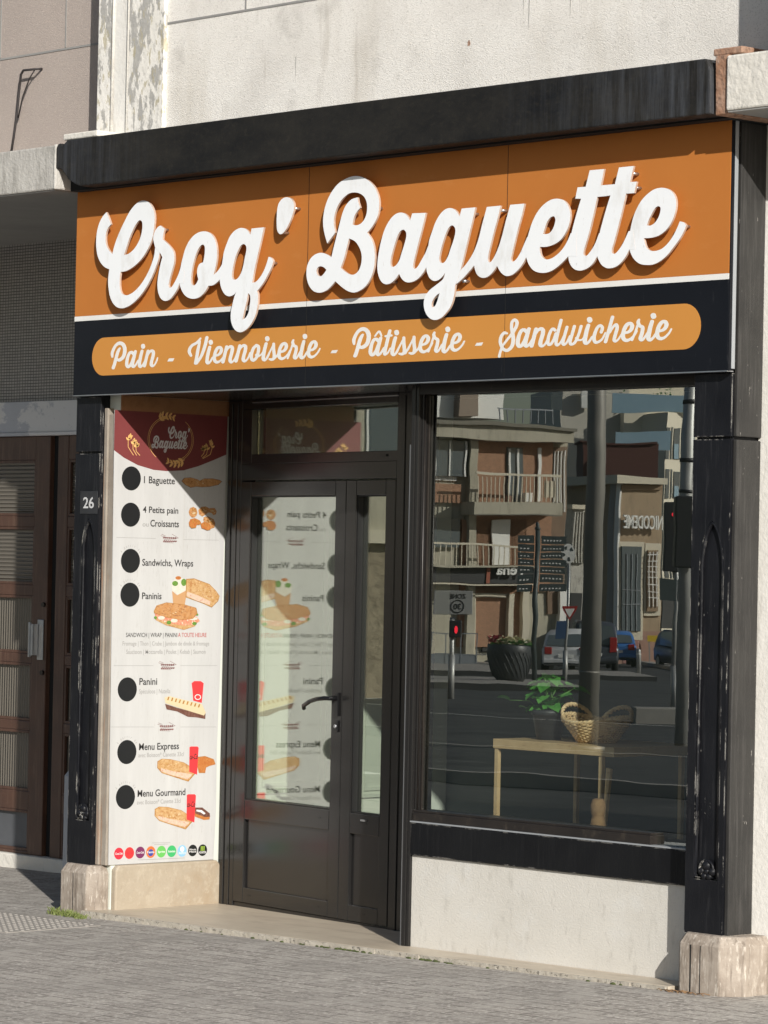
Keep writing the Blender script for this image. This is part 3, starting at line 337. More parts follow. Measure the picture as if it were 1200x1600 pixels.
["spread jar picture","red",[[[0.6281,1.0506],[0.6273,1.0471],[0.6247,1.0442],[0.6206,1.042],[0.6156,1.0409],[0.6102,1.0409],[0.6051,1.0422],[0.6009,1.0444],[0.5981,1.0475],[0.5971,1.0509],[0.5979,1.0543],[0.6005,1.0572],[0.6046,1.0594],[0.6096,1.0606],[0.615,1.0605],[0.6201,1.0593],[0.6243,1.057],[0.6271,1.054]]]],
["croissant picture","grill",[[[0.6204,0.7563],[0.6659,0.7597],[0.7226,0.7428],[0.7346,0.7173],[0.6954,0.7099],[0.6744,0.7021],[0.6696,0.6761],[0.6296,0.677],[0.6181,0.7118]]]],
["croissant picture","croissant",[[[0.6221,0.7541],[0.666,0.7573],[0.7208,0.7413],[0.7324,0.7173],[0.6945,0.7103],[0.6743,0.7029],[0.6696,0.6784],[0.631,0.6793],[0.6199,0.7121]]]],
["soft drink can picture","red",[[[0.5668,0.805],[0.5755,0.8085],[0.6173,0.8077],[0.6242,0.8012],[0.6177,0.6692],[0.5681,0.6846]]]],
["baguette sandwich picture","grill",[[[0.3682,0.7407],[0.3953,0.7522],[0.4505,0.7487],[0.534,0.7312],[0.5904,0.7022],[0.6064,0.674],[0.5643,0.6362],[0.3972,0.6821],[0.3677,0.7077]]]],
["baguette sandwich picture","bread",[[[0.3718,0.7389],[0.398,0.7497],[0.4513,0.7464],[0.532,0.7299],[0.5865,0.7025],[0.602,0.6759],[0.5613,0.6403],[0.3998,0.6836],[0.3713,0.7077]]]],
["baguette sandwich picture","grill",[[[0.4231,0.7116],[0.4278,0.7125],[0.4325,0.7107],[0.4278,0.7094]],[[0.5004,0.6894],[0.5056,0.6905],[0.5108,0.6884],[0.5056,0.687]],[[0.4138,0.7121],[0.4205,0.7135],[0.4273,0.7108],[0.4205,0.709]],[[0.4227,0.7222],[0.4299,0.7236],[0.4372,0.7207],[0.4299,0.7188]],[[0.4466,0.711],[0.4501,0.7117],[0.4536,0.7103],[0.4501,0.7094]],[[0.457,0.6904],[0.4643,0.6919],[0.4716,0.689],[0.4643,0.6871]],[[0.4874,0.7011],[0.4907,0.7018],[0.4939,0.7005],[0.4907,0.6996]],[[0.4677,0.7181],[0.4737,0.7193],[0.4796,0.7169],[0.4737,0.7154]],[[0.5125,0.6897],[0.5161,0.6904],[0.5196,0.689],[0.5161,0.688]],[[0.4904,0.7006],[0.4949,0.7015],[0.4994,0.6997],[0.4949,0.6985]]]],
["baguette sandwich picture","cream",[[[0.4699,0.7026],[0.4727,0.7031],[0.4754,0.702],[0.4727,0.7013]],[[0.4853,0.6996],[0.4894,0.7004],[0.4936,0.6988],[0.4894,0.6977]],[[0.427,0.6993],[0.4293,0.6997],[0.4316,0.6988],[0.4293,0.6982]],[[0.451,0.7216],[0.4558,0.7226],[0.4606,0.7206],[0.4558,0.7194]],[[0.4792,0.7269],[0.4865,0.7284],[0.4938,0.7255],[0.4865,0.7235]],[[0.4378,0.7195],[0.4407,0.7201],[0.4436,0.7189],[0.4407,0.7182]]]],
["baguette sandwich picture","ham",[[[0.3892,0.7073],[0.4662,0.6898],[0.5873,0.6721],[0.5808,0.6633],[0.5577,0.6482],[0.4534,0.6718],[0.3917,0.6916]]]],
["eclair picture","grill",[[[0.6096,0.4883],[0.6671,0.4807],[0.7062,0.4626],[0.7031,0.4461],[0.6682,0.4445],[0.6103,0.4632]]]],
["eclair picture","croissant",[[[0.6113,0.4869],[0.6669,0.4798],[0.7047,0.4627],[0.7017,0.4471],[0.6679,0.4456],[0.612,0.4633]]]],
["eclair picture","choco",[[[0.6107,0.5079],[0.656,0.5064],[0.7043,0.4759],[0.7069,0.4585],[0.6743,0.4585],[0.6115,0.479]]]],
["eclair picture","white",[[[0.6191,0.4971],[0.653,0.4934],[0.6772,0.4768],[0.6672,0.4714],[0.6465,0.4831],[0.6193,0.4892]]]],
["soft drink can picture","red",[[[0.5565,0.5708],[0.5651,0.5742],[0.6069,0.573],[0.6138,0.5665],[0.6073,0.4346],[0.5578,0.4505]]]],
["baguette sandwich picture","grill",[[[0.3581,0.5084],[0.3852,0.5196],[0.4403,0.5156],[0.5237,0.4974],[0.58,0.4677],[0.5961,0.4394],[0.554,0.4021],[0.3871,0.4497],[0.3576,0.4754]]]],
["baguette sandwich picture","bread",[[[0.3617,0.5065],[0.3879,0.5171],[0.4411,0.5133],[0.5217,0.4961],[0.5761,0.4681],[0.5917,0.4414],[0.551,0.4062],[0.3897,0.4511],[0.3612,0.4754]]]],
["baguette sandwich picture","grill",[[[0.4539,0.4951],[0.4568,0.4957],[0.4596,0.4946],[0.4568,0.4938]],[[0.5119,0.459],[0.5146,0.4595],[0.5174,0.4584],[0.5146,0.4577]],[[0.49,0.4715],[0.4963,0.4728],[0.5026,0.4703],[0.4963,0.4686]],[[0.4602,0.4649],[0.466,0.4661],[0.4718,0.4638],[0.466,0.4622]],[[0.427,0.4568],[0.4307,0.4575],[0.4343,0.4561],[0.4307,0.4551]],[[0.4605,0.4496],[0.4663,0.4507],[0.4721,0.4484],[0.4663,0.4469]],[[0.442,0.4744],[0.4468,0.4754],[0.4517,0.4734],[0.4468,0.4722]],[[0.4262,0.493],[0.4321,0.4942],[0.4379,0.4919],[0.4321,0.4903]],[[0.4385,0.4727],[0.4442,0.4738],[0.4498,0.4715],[0.4442,0.47]],[[0.4426,0.4701],[0.4495,0.4715],[0.4564,0.4688],[0.4495,0.4669]]]],
["baguette sandwich picture","cream",[[[0.4469,0.4704],[0.4541,0.4719],[0.4612,0.469],[0.4541,0.4671]],[[0.4785,0.4856],[0.4845,0.4868],[0.4905,0.4844],[0.4845,0.4828]],[[0.4223,0.4663],[0.428,0.4674],[0.4336,0.4651],[0.428,0.4636]],[[0.4323,0.4787],[0.4355,0.4794],[0.4387,0.4781],[0.4355,0.4772]],[[0.5079,0.485],[0.5141,0.4863],[0.5203,0.4838],[0.5141,0.4821]],[[0.4067,0.4701],[0.4108,0.471],[0.415,0.4693],[0.4108,0.4682]]]],
["baguette sandwich picture","ham",[[[0.3791,0.4748],[0.456,0.4566],[0.577,0.4378],[0.5705,0.4291],[0.5474,0.4142],[0.4431,0.4388],[0.3815,0.4591]]]]],"cans":[[0.5681,0.7579,0.619,0.7961],[0.5578,0.5237,0.6086,0.5614]],"logo_boxes":[[0.3895,2.3107,0.5268,2.3781],[0.2889,2.2599,0.5147,2.3273]],"ring":[0.4081,2.3115,0.55,2.4261],"wheat":{"top":[[0.3259,2.4044],[0.3519,2.4211],[0.3917,2.4255],[0.4319,2.4169]],"bot":[[0.4977,2.2156],[0.4646,2.1987],[0.4247,2.1921],[0.3844,2.2063]],"left":[[[0.1795,2.2258],[0.1458,2.2648],[0.1448,2.3009],[0.1638,2.3223]],[[0.1992,2.2255],[0.1754,2.2556],[0.1747,2.2814],[0.1873,2.3]],[[0.2188,2.2262],[0.1953,2.246],[0.1928,2.2666],[0.2041,2.2826]]],"right":[[[0.6119,2.225],[0.6588,2.2478],[0.6714,2.2851],[0.6569,2.3162]],[[0.6085,2.2275],[0.6351,2.2469],[0.6411,2.2734],[0.6271,2.2913]],[[0.6015,2.2351],[0.618,2.2515],[0.6209,2.2674],[0.6071,2.2774]]]},"ld":{"lintel_t":[-2.19,2.606],"lintel_b":[-2.183,2.408],"pane_r":[-2.201,1.762],"stile_r":[-2.069,1.763],"gap_r":[-1.991,1.764],"st2_r":[-1.897,1.765],"h0":[-2.192,1.378],"h1":[-2.076,1.145]},"ld_rows":[[2.27,1.955],[1.894,1.569],[1.508,1.183],[1.129,0.805],[0.751,0.41],[0.303,0.052]],"street_boxes":[["apartment_block","rounded brick and concrete apartment block with railed balconies across the junction","building",[["wall","bldconc",0.278,7.212,-1.551,7.023,130.7,8,[7.142,130,24]],
["wall","bldbrick",3.572,6.583,4.284,7.051,130.55,0.2,[7.142,130,24]],
["wall","bldbrick",3.133,5.654,2.186,4.046,130.55,0.2,[7.142,130,24]],
["parapet","bldconc",-0.061,7.075,6.985,7.521,129.85,3,[7.142,130,24]],
["roof_edge","bldconcdark",-0.116,7.131,7.512,7.658,129.65,3.4,[7.142,130,24]],
["roof_room","bldwhite",2.146,5.315,7.87,8.861,132,4,[7.142,130,24]],
["roof_room","bldgrey",3.367,4.107,7.921,9.131,131.5,2,[7.142,130,24]],
["pillar","bldconc",3.328,3.621,-1.353,7.0,130.3,0.6,[7.142,130,24]],
["window","bldglass",1.991,3.238,5.567,6.888,130.45,0.1,[7.142,130,24]],
["window_sill","bldwhite",1.836,2.963,5.443,5.566,130.6,0.5,[7.142,130,24]],
["spandrel_panel","bldbrick",1.746,3.067,4.68,5.341,130.45,0.2,[7.142,130,24]],
["window","bldglass",1.656,3.001,2.868,4.042,130.45,0.1,[7.142,130,24]],
["balcony_slab","bldconc",3.126,6.45,4.255,4.74,129.4,1.8,[7.142,130,24]],
["balcony_slab","bldconc",1.499,5.623,2.137,2.209,129.4,1.8,[7.142,130,24]],
["balcony_door","bldglass",4.792,5.403,4.773,6.805,130.5,0.1,[7.142,130,24]],
["door_curtain","bldwhite",4.304,4.989,2.241,4.05,130.45,0.08,[7.142,130,24]],
["window_frame","bldwhite",4.839,4.912,4.766,6.748,130.44,0.08,[7.142,130,24]],
["window_frame","bldwhite",5.157,5.23,4.774,6.756,130.44,0.08,[7.142,130,24]],
["window_frame","bldwhite",5.988,6.11,4.796,6.826,130.44,0.08,[7.142,130,24]],
["baluster","bldcream",3.259,3.288,4.704,5.626,129.45,0.03,[7.142,130,24]],
["baluster","bldcream",3.422,3.451,4.708,5.63,129.45,0.03,[7.142,130,24]],
["baluster","bldcream",3.584,3.613,4.712,5.634,129.45,0.03,[7.142,130,24]],
["baluster","bldcream",3.747,3.776,4.716,5.638,129.45,0.03,[7.142,130,24]],
["baluster","bldcream",3.91,3.939,4.72,5.642,129.45,0.03,[7.142,130,24]],
["baluster","bldcream",4.072,4.101,4.724,5.646,129.45,0.03,[7.142,130,24]],
["baluster","bldcream",4.235,4.264,4.728,5.65,129.45,0.03,[7.142,130,24]],
["baluster","bldcream",4.397,4.427,4.732,5.654,129.45,0.03,[7.142,130,24]],
["baluster","bldcream",4.56,4.589,4.736,5.659,129.45,0.03,[7.142,130,24]],
["baluster","bldcream",4.723,4.752,4.74,5.663,129.45,0.03,[7.142,130,24]],
["baluster","bldcream",4.885,4.914,4.744,5.667,129.45,0.03,[7.142,130,24]],
["baluster","bldcream",5.048,5.077,4.748,5.671,129.45,0.03,[7.142,130,24]],
["baluster","bldcream",5.211,5.24,4.752,5.675,129.45,0.03,[7.142,130,24]],
["baluster","bldcream",5.373,5.402,4.756,5.679,129.45,0.03,[7.142,130,24]],
["baluster","bldcream",5.536,5.565,4.76,5.683,129.45,0.03,[7.142,130,24]],
["baluster","bldcream",5.699,5.728,4.764,5.687,129.45,0.03,[7.142,130,24]],
["baluster","bldcream",5.861,5.89,4.768,5.691,129.45,0.03,[7.142,130,24]],
["baluster","bldcream",6.024,6.053,4.772,5.695,129.45,0.03,[7.142,130,24]],
["baluster","bldcream",6.186,6.216,4.777,5.699,129.45,0.03,[7.142,130,24]],
["baluster","bldcream",6.349,6.378,4.781,5.703,129.45,0.03,[7.142,130,24]],
["railing","bldcream",3.199,6.427,5.688,5.761,129.42,0.06,[7.142,130,24]],
["baluster","bldcream",1.637,1.668,2.162,2.939,129.45,0.03,[7.142,130,24]],
["baluster","bldcream",1.843,1.874,2.167,2.944,129.45,0.03,[7.142,130,24]],
["baluster","bldcream",2.049,2.081,2.173,2.949,129.45,0.03,[7.142,130,24]],
["baluster","bldcream",2.255,2.287,2.178,2.954,129.45,0.03,[7.142,130,24]],
["baluster","bldcream",2.462,2.493,2.183,2.959,129.45,0.03,[7.142,130,24]],
["baluster","bldcream",2.668,2.699,2.188,2.964,129.45,0.03,[7.142,130,24]],
["baluster","bldcream",2.874,2.906,2.193,2.97,129.45,0.03,[7.142,130,24]],
["baluster","bldcream",3.08,3.112,2.198,2.975,129.45,0.03,[7.142,130,24]],
["baluster","bldcream",3.287,3.318,2.203,2.98,129.45,0.03,[7.142,130,24]],
["baluster","bldcream",3.493,3.525,2.209,2.985,129.45,0.03,[7.142,130,24]],
["baluster","bldcream",3.699,3.731,2.214,2.99,129.45,0.03,[7.142,130,24]],
["baluster","bldcream",3.906,3.937,2.219,2.995,129.45,0.03,[7.142,130,24]],
["baluster","bldcream",4.112,4.143,2.224,3.0,129.45,0.03,[7.142,130,24]],
["baluster","bldcream",4.318,4.35,2.229,3.006,129.45,0.03,[7.142,130,24]],
["baluster","bldcream",4.524,4.556,2.234,3.011,129.45,0.03,[7.142,130,24]],
["baluster","bldcream",4.731,4.762,2.239,3.016,129.45,0.03,[7.142,130,24]],
["baluster","bldcream",4.937,4.968,2.245,3.021,129.45,0.03,[7.142,130,24]],
["railing","bldcream",1.579,5.024,2.98,3.052,129.42,0.06,[7.142,130,24]],
["window_frame","bldwhite",1.99,2.063,5.551,6.872,130.4,0.06,[7.142,130,24]],
["window_frame","bldwhite",3.164,3.237,5.58,6.901,130.4,0.06,[7.142,130,24]],
["window_frame","bldwhite",2.577,2.626,5.565,6.886,130.4,0.06,[7.142,130,24]],
["downpipe","bldgrey2",1.852,1.925,2.075,6.961,130.3,0.1,[7.142,130,24]],
["chimney","bldbrick",3.944,4.193,8.824,9.473,133,1,[7.142,130,24]],
["chimney","bldbrick2",3.596,3.82,8.815,9.364,133,1,[7.142,130,24]],
["roof_rail","bldgrey2",4.316,6.466,8.219,8.268,130.2,0.06,[7.142,130,24]],
["roof_rail_post","bldgrey2",4.37,4.394,7.705,8.243,130.2,0.06,[7.142,130,24]],
["roof_rail_post","bldgrey2",4.663,4.687,7.712,8.25,130.2,0.06,[7.142,130,24]],
["roof_rail_post","bldgrey2",4.956,4.981,7.72,8.257,130.2,0.06,[7.142,130,24]],
["roof_rail_post","bldgrey2",5.249,5.274,7.727,8.265,130.2,0.06,[7.142,130,24]],
["roof_rail_post","bldgrey2",5.542,5.567,7.734,8.272,130.2,0.06,[7.142,130,24]],
["roof_rail_post","bldgrey2",5.835,5.86,7.742,8.279,130.2,0.06,[7.142,130,24]],
["roof_rail_post","bldgrey2",6.128,6.153,7.749,8.287,130.2,0.06,[7.142,130,24]],
["roof_rail_post","bldgrey2",6.422,6.446,7.756,8.294,130.2,0.06,[7.142,130,24]],
["awning_rail","bldcream",1.611,5.644,1.531,1.58,129.6,0.05,[7.142,130,24]],
["plant_pot","bldbrick2",4.512,4.707,4.742,5.01,129.7,0.25,[7.142,130,24]],
["plant_pot","bldwhite",5.221,5.488,4.763,5.128,129.8,0.3,[7.142,130,24]],
["laundry","bldcream",5.863,6.251,4.947,5.578,129.6,0.05,[7.142,130,24]],
["slab_shadow_gap","bldconcdark",3.131,6.454,4.23,4.278,129.38,0.1,[7.142,130,24]],  # dark strip on the slab's lower edge, drawn in as shade
["shop_fascia","blddark",1.509,5.642,1.603,2.114,129.7,1.4,[7.142,130,24]],
["shop_fascia","bldred",3.744,3.89,1.609,2.119,129.65,0.1,[7.142,130,24]],
["doorway","blddark",1.656,3.57,-1.341,1.552,130.9,0.2,[7.142,130,24]],
["doorway","blddark",3.822,4.754,-1.299,0.907,130.9,0.2,[7.142,130,24]],
["shop_door","bldgrey2",3.913,4.574,-1.173,0.907,130.7,0.1,[7.142,130,24]],
["door_glass","blddark",4.083,4.45,-0.999,0.542,130.6,0.1,[7.142,130,24]],
["pillar","bldcream",3.511,3.707,-1.304,1.187,130.4,0.5,[7.142,130,24]],
["pillar","bldcream",4.97,5.165,-0.9,1.224,130.3,0.4,[7.142,130,24]],
["pillar","bldcream",5.505,5.749,-0.886,1.433,130.3,0.4,[7.142,130,24]],
["lintel","bldcream",3.537,4.905,1.032,1.203,130.4,0.5,[7.142,130,24]],
["shop_window","bldglass",4.984,5.621,-0.78,1.228,130.7,0.1,[7.142,130,24]],
["wall","bldwood",6.547,7.159,3.546,6.852,130.6,0.5,[7.142,130,24]],
["mullion","bldwhite",6.632,6.662,4.396,6.721,130.5,0.1,[7.142,130,24]],
["mullion","bldwhite",6.767,6.796,4.399,6.725,130.5,0.1,[7.142,130,24]],
["mullion","bldwhite",6.902,6.931,4.403,6.728,130.5,0.1,[7.142,130,24]],
["mullion","bldwhite",7.036,7.066,4.406,6.731,130.5,0.1,[7.142,130,24]],
["wall","bldwhite",6.927,7.245,-0.729,1.347,130.4,0.4,[7.142,130,24]]]],
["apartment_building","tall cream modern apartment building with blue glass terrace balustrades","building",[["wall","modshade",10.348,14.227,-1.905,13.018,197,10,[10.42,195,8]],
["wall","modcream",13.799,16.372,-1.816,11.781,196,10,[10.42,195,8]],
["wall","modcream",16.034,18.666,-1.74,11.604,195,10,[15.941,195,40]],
["roof_storey","modcream",13.037,19.448,12.628,15.081,201,8,[10.42,195,8]],
["glass_balustrade","modblue",12.831,18.49,11.656,12.569,194.6,0.1,[10.42,195,8]],
["glass_balustrade","modblue",10.628,13.717,9.003,10.033,183,0.1,[10.42,195,8]],
["window","bldglass",16.043,16.262,8.977,10.806,194.95,0.1,[15.941,195,40]],
["window","bldglass",16.372,16.445,8.983,10.812,194.95,0.1,[15.941,195,40]],
["window","bldglass",16.556,16.922,8.992,10.711,194.95,0.1,[15.941,195,40]],
["window_blind","modblue",16.56,16.816,9.025,9.793,194.9,0.05,[15.941,195,40]],
["window","bldglass",17.214,17.507,9.007,10.726,194.95,0.1,[15.941,195,40]],
["window","bldglass",16.088,16.308,6.637,8.465,194.95,0.1,[15.941,195,40]],
["window","bldglass",16.417,16.49,6.643,8.471,194.95,0.1,[15.941,195,40]],
["window","bldglass",16.601,16.967,6.651,8.37,194.95,0.1,[15.941,195,40]],
["window_blind","modblue",16.605,16.861,6.685,7.453,194.9,0.05,[15.941,195,40]],
["window","bldglass",17.259,17.552,6.667,8.385,194.95,0.1,[15.941,195,40]],
["window","bldglass",16.132,16.351,4.371,6.198,194.95,0.1,[15.941,195,40]],
["window","bldglass",16.461,16.534,4.377,6.204,194.95,0.1,[15.941,195,40]],
["window","bldglass",16.645,17.01,4.385,6.103,194.95,0.1,[15.941,195,40]],
["window_blind","modblue",16.649,16.905,4.42,5.187,194.9,0.05,[15.941,195,40]],
["window","bldglass",17.303,17.595,4.401,6.119,194.95,0.1,[15.941,195,40]],
["window","bldglass",16.176,16.396,2.068,3.895,194.95,0.1,[15.941,195,40]],
["window","bldglass",16.505,16.578,2.075,3.902,194.95,0.1,[15.941,195,40]],
["window","bldglass",16.689,17.055,2.083,3.8,194.95,0.1,[15.941,195,40]],
["window_blind","modblue",16.693,16.949,2.118,2.885,194.9,0.05,[15.941,195,40]],
["window","bldglass",17.347,17.639,2.099,3.816,194.95,0.1,[15.941,195,40]],
["window","bldglass",9.451,10.11,11.599,12.551,194.95,0.1,[10.42,195,8]],
["window","bldwhite",11.477,12.141,11.949,12.76,196.5,0.3,[10.42,195,8]],
["shop_window","blddark",15.974,16.997,-0.667,1.159,194.95,0.1,[15.941,195,40]],
["shop_window","blddark",17.219,18.023,-1.004,1.187,194.95,0.1,[15.941,195,40]]]],
["terrace_building","dark red brown block with flat roof terrace behind the cinema front","building",[["wall","modbrown",10.243,14.281,-1.2,9.077,178,6],
["window","bldwhite",10.638,10.905,6.368,8.17,177.9,0.1],
["window","bldglass",10.668,10.868,6.434,8.102,177.85,0.1],
["roof_edge","modbrown",10.102,14.206,9.073,9.173,177.9,6]]],
["cinema_building","tan rendered building with tall windows and white letters under its cornice","building",[["wall","nictan",10.362,12.331,-0.726,6.359,150,6,[10.294,150,22]],
["wall","bldgrey2",9.945,10.396,-0.764,6.429,150.5,6],
["edge_strip","bldwhite",10.299,10.384,-0.749,6.331,149.9,0.4,[10.294,150,22]],
["cornice","bldcream",9.916,12.269,6.169,6.505,149.4,6,[10.294,150,22]],
["frieze","nictan2",10.315,12.225,5.875,6.128,149.8,0.3,[10.294,150,22]],
["window_surround","bldcream",10.354,11.478,-0.735,3.59,149.9,0.4,[10.294,150,22]],
["window","bldglass",10.458,11.328,-0.313,3.392,149.8,0.2,[10.294,150,22]],
["mullion","bldgrey2",10.653,10.681,-0.318,3.133,149.75,0.05,[10.294,150,22]],
["mullion","bldgrey2",10.878,10.906,-0.313,3.139,149.75,0.05,[10.294,150,22]],
["mullion","bldgrey2",11.102,11.13,-0.307,3.144,149.75,0.05,[10.294,150,22]],
["mullion","bldgrey2",10.458,11.328,1.337,1.371,149.75,0.05,[10.294,150,22]],
["mullion","bldgrey2",10.469,11.339,0.748,0.781,149.75,0.05,[10.294,150,22]],
["window_surround","bldcream",11.524,12.255,0.412,3.558,149.9,0.4,[10.294,150,22]],
["window","nictan2",11.602,12.079,0.552,3.275,149.8,0.2,[10.294,150,22]],
["glazing_bar","bldwhite",11.572,12.05,3.095,3.134,149.72,0.05,[10.294,150,22]],
["glazing_bar","bldwhite",11.578,12.055,2.8,2.839,149.72,0.05,[10.294,150,22]],
["glazing_bar","bldwhite",11.584,12.061,2.505,2.545,149.72,0.05,[10.294,150,22]],
["glazing_bar","bldwhite",11.59,12.067,2.211,2.25,149.72,0.05,[10.294,150,22]],
["glazing_bar","bldwhite",11.595,12.072,1.916,1.955,149.72,0.05,[10.294,150,22]],
["glazing_bar","bldwhite",11.601,12.078,1.622,1.661,149.72,0.05,[10.294,150,22]],
["glazing_bar","bldwhite",11.607,12.084,1.327,1.366,149.72,0.05,[10.294,150,22]],
["glazing_bar","bldwhite",11.612,12.09,1.032,1.072,149.72,0.05,[10.294,150,22]],
["glazing_bar","bldwhite",11.651,11.679,0.689,3.214,149.72,0.05,[10.294,150,22]],
["glazing_bar","bldwhite",11.819,11.848,0.693,3.218,149.72,0.05,[10.294,150,22]],
["glazing_bar","bldwhite",11.988,12.016,0.697,3.222,149.72,0.05,[10.294,150,22]],
["base","bldbrick2",10.396,12.362,-1.062,-0.304,149.9,0.5,[10.294,150,22]]]],
["narrow_house","narrow white house with peeling fluted front beside the brick block","building",[["wall","peelwhite",7.877,8.509,-0.899,4.762,140.5,5,[7.796,140,20]],
["cornice","bldcream",7.724,8.512,4.755,4.965,140.2,5,[7.796,140,20]],
["flute","peelwhite",7.886,7.939,2.516,4.62,140.3,0.25,[7.796,140,20]],
["flute","peelwhite",8.005,8.057,2.518,4.623,140.3,0.25,[7.796,140,20]],
["flute","peelwhite",8.123,8.176,2.521,4.626,140.3,0.25,[7.796,140,20]],
["flute","peelwhite",8.241,8.294,2.524,4.629,140.3,0.25,[7.796,140,20]],
["flute","peelwhite",8.36,8.412,2.527,4.631,140.3,0.25,[7.796,140,20]],
["wall","blddark",7.781,8.254,0.021,1.203,140.2,0.2,[7.796,140,20]]]]],"pts":{"signpost_top":[4.181,3.264,92],"signpost_bot":[4.034,-0.655,92],"badge":[5.237,2.826,97],"giveway":[5.311,0.918,97],"giveway_base":[5.257,-0.955,97],"lamp_top":[2.545,4.31,40],"lamp_bot":[2.455,-0.268,40],"rpole_top":[3.736,4.469,42],"rpole_bot":[3.723,-0.178,42],"tl_top":[5.392,3.129,62],"tl_bot":[5.344,-0.452,62],"ped_top":[1.561,2.034,72],"ped_bot":[1.498,-0.194,72],"zone":[1.42,1.68,72],"pedlight":[1.588,1.346,72],"planter":[3.312,-1.26,88],"car1":[6.552,-1.284,121],"car2":[8.036,-1.522,128],"car3":[9.623,-1.511,140],"car4":[11.981,-1.321,140],"bollard":[6.59,-1.115,112],"works":[12.054,-0.288,150],"barrier":[2.397,-1.253,122],"rena0":[5.057,1.786,129.6],"rena1":[4.125,2.176,129.6],"nic0":[12.189,4.125,149.6],"nic1":[10.408,4.782,149.6],"tree":[14.478,12.362,190],"van2":[12.898,-1.415,145]},
"main":[["C",[[[2835,33843],[2868,33803],[2902,33764],[2935,33724],[2967,33681],[3001,33629],[3035,33574],[3068,33518],[3100,33462],[3131,33406],[3161,33349],[3191,33292],[3221,33236],[3165,33199],[3109,33163],[3055,33126],[3007,33084],[2960,33029],[2919,32969],[2885,32906],[2858,32843],[2840,32777],[2829,32710],[2824,32642],[2824,32576],[2827,32516],[2834,32457],[2846,32399],[2864,32343],[2885,32292],[2912,32242],[2943,32193],[2978,32144],[3020,32092],[3068,32040],[3120,31989],[3173,31942],[3224,31903],[3277,31867],[3331,31832],[3385,31796],[3407,31866],[3429,31934],[3452,32004],[3481,32078],[3524,32176],[3572,32278],[3626,32383],[3685,32488],[3753,32599],[3826,32711],[3903,32822],[3980,32930],[4052,33028],[4125,33123],[4200,33217],[4277,33313],[4362,33419],[4449,33527],[4540,33632],[4634,33730],[4720,33808],[4808,33882],[4899,33950],[4994,34011],[5082,34062],[5172,34108],[5265,34148],[5357,34178],[5432,34195],[5508,34207],[5584,34212],[5663,34211],[5755,34203],[5851,34187],[5946,34164],[6032,34134],[6111,34096],[6185,34050],[6252,33999],[6313,33945],[6371,33886],[6422,33822],[6467,33755],[6505,33687],[6536,33614],[6560,33539],[6577,33461],[6588,33380],[6593,33273],[6588,33160],[6576,33044],[6561,32928],[6544,32806],[6523,32682],[6495,32560],[6457,32443],[6411,32338],[6357,32237],[6295,32138],[6228,32040],[6150,31938],[6064,31836],[5972,31737],[5875,31643],[5779,31557],[5677,31475],[5570,31397],[5458,31324],[5344,31257],[5224,31194],[5100,31135],[4974,31083],[4855,31038],[4733,30997],[4609,30962],[4485,30936],[4377,30922],[4269,30916],[4161,30913],[4052,30908],[4041,30841],[4030,30774],[4020,30706],[4012,30635],[4007,30551],[4004,30463],[4005,30375],[4012,30291],[4022,30220],[4036,30150],[4055,30083],[4084,30020],[4115,29970],[4150,29921],[4193,29877],[4245,29841],[4306,29814],[4376,29793],[4451,29779],[4527,29771],[4616,29773],[4709,29786],[4803,29806],[4895,29831],[5003,29867],[5111,29913],[5217,29965],[5320,30020],[5430,30088],[5537,30163],[5640,30242],[5738,30323],[5834,30409],[5924,30499],[6010,30591],[6092,30685],[6171,30782],[6246,30880],[6317,30982],[6383,31086],[6449,31203],[6511,31325],[6566,31448],[6609,31565],[6634,31661],[6649,31755],[6661,31847],[6675,31939],[6956,32037],[7017,31675],[6996,31587],[6975,31500],[6952,31412],[6921,31322],[6874,31223],[6817,31123],[6755,31021],[6692,30919],[6625,30810],[6555,30699],[6482,30588],[6404,30480],[6322,30378],[6237,30277],[6147,30178],[6052,30081],[5955,29988],[5854,29896],[5748,29807],[5637,29721],[5523,29640],[5405,29561],[5282,29487],[5156,29420],[5038,29364],[4916,29313],[4793,29268],[4670,29232],[4562,29206],[4453,29185],[4345,29171],[4238,29166],[4142,29171],[4045,29183],[3952,29202],[3863,29228],[3776,29263],[3694,29307],[3616,29358],[3545,29414],[3468,29488],[3398,29571],[3336,29660],[3283,29751],[3235,29854],[3197,29962],[3167,30072],[3142,30179],[3123,30278],[3109,30376],[3100,30472],[3097,30565],[3100,30645],[3108,30723],[3119,30799],[3130,30870],[3140,30925],[3150,30977],[3162,31028],[3173,31079],[3076,31110],[2978,31141],[2882,31174],[2791,31213],[2702,31263],[2618,31318],[2540,31378],[2468,31442],[2399,31515],[2337,31594],[2283,31677],[2236,31762],[2194,31857],[2161,31956],[2135,32056],[2114,32154],[2099,32242],[2089,32328],[2084,32414],[2083,32503],[2086,32606],[2095,32713],[2109,32820],[2131,32924],[2157,33021],[2190,33117],[2229,33211],[2275,33301],[2326,33384],[2383,33464],[2447,33541],[2516,33613],[2590,33675],[2670,33732],[2753,33787]],[[4291,31701],[4329,31781],[4367,31860],[4405,31941],[4447,32025],[4500,32131],[4556,32243],[4615,32357],[4679,32469],[4747,32583],[4821,32698],[4896,32809],[4972,32909],[5030,32980],[5088,33046],[5147,33107],[5209,33161],[5260,33203],[5312,33244],[5365,33276],[5419,33293],[5463,33293],[5508,33285],[5551,33271],[5586,33252],[5616,33222],[5636,33184],[5649,33141],[5659,33096],[5667,33035],[5667,32969],[5661,32901],[5650,32831],[5633,32749],[5608,32664],[5577,32579],[5539,32496],[5491,32411],[5435,32326],[5373,32245],[5305,32167],[5238,32099],[5166,32035],[5089,31974],[5007,31918],[4922,31868],[4832,31821],[4738,31780],[4642,31747],[4557,31729],[4469,31718],[4380,31711]]]],
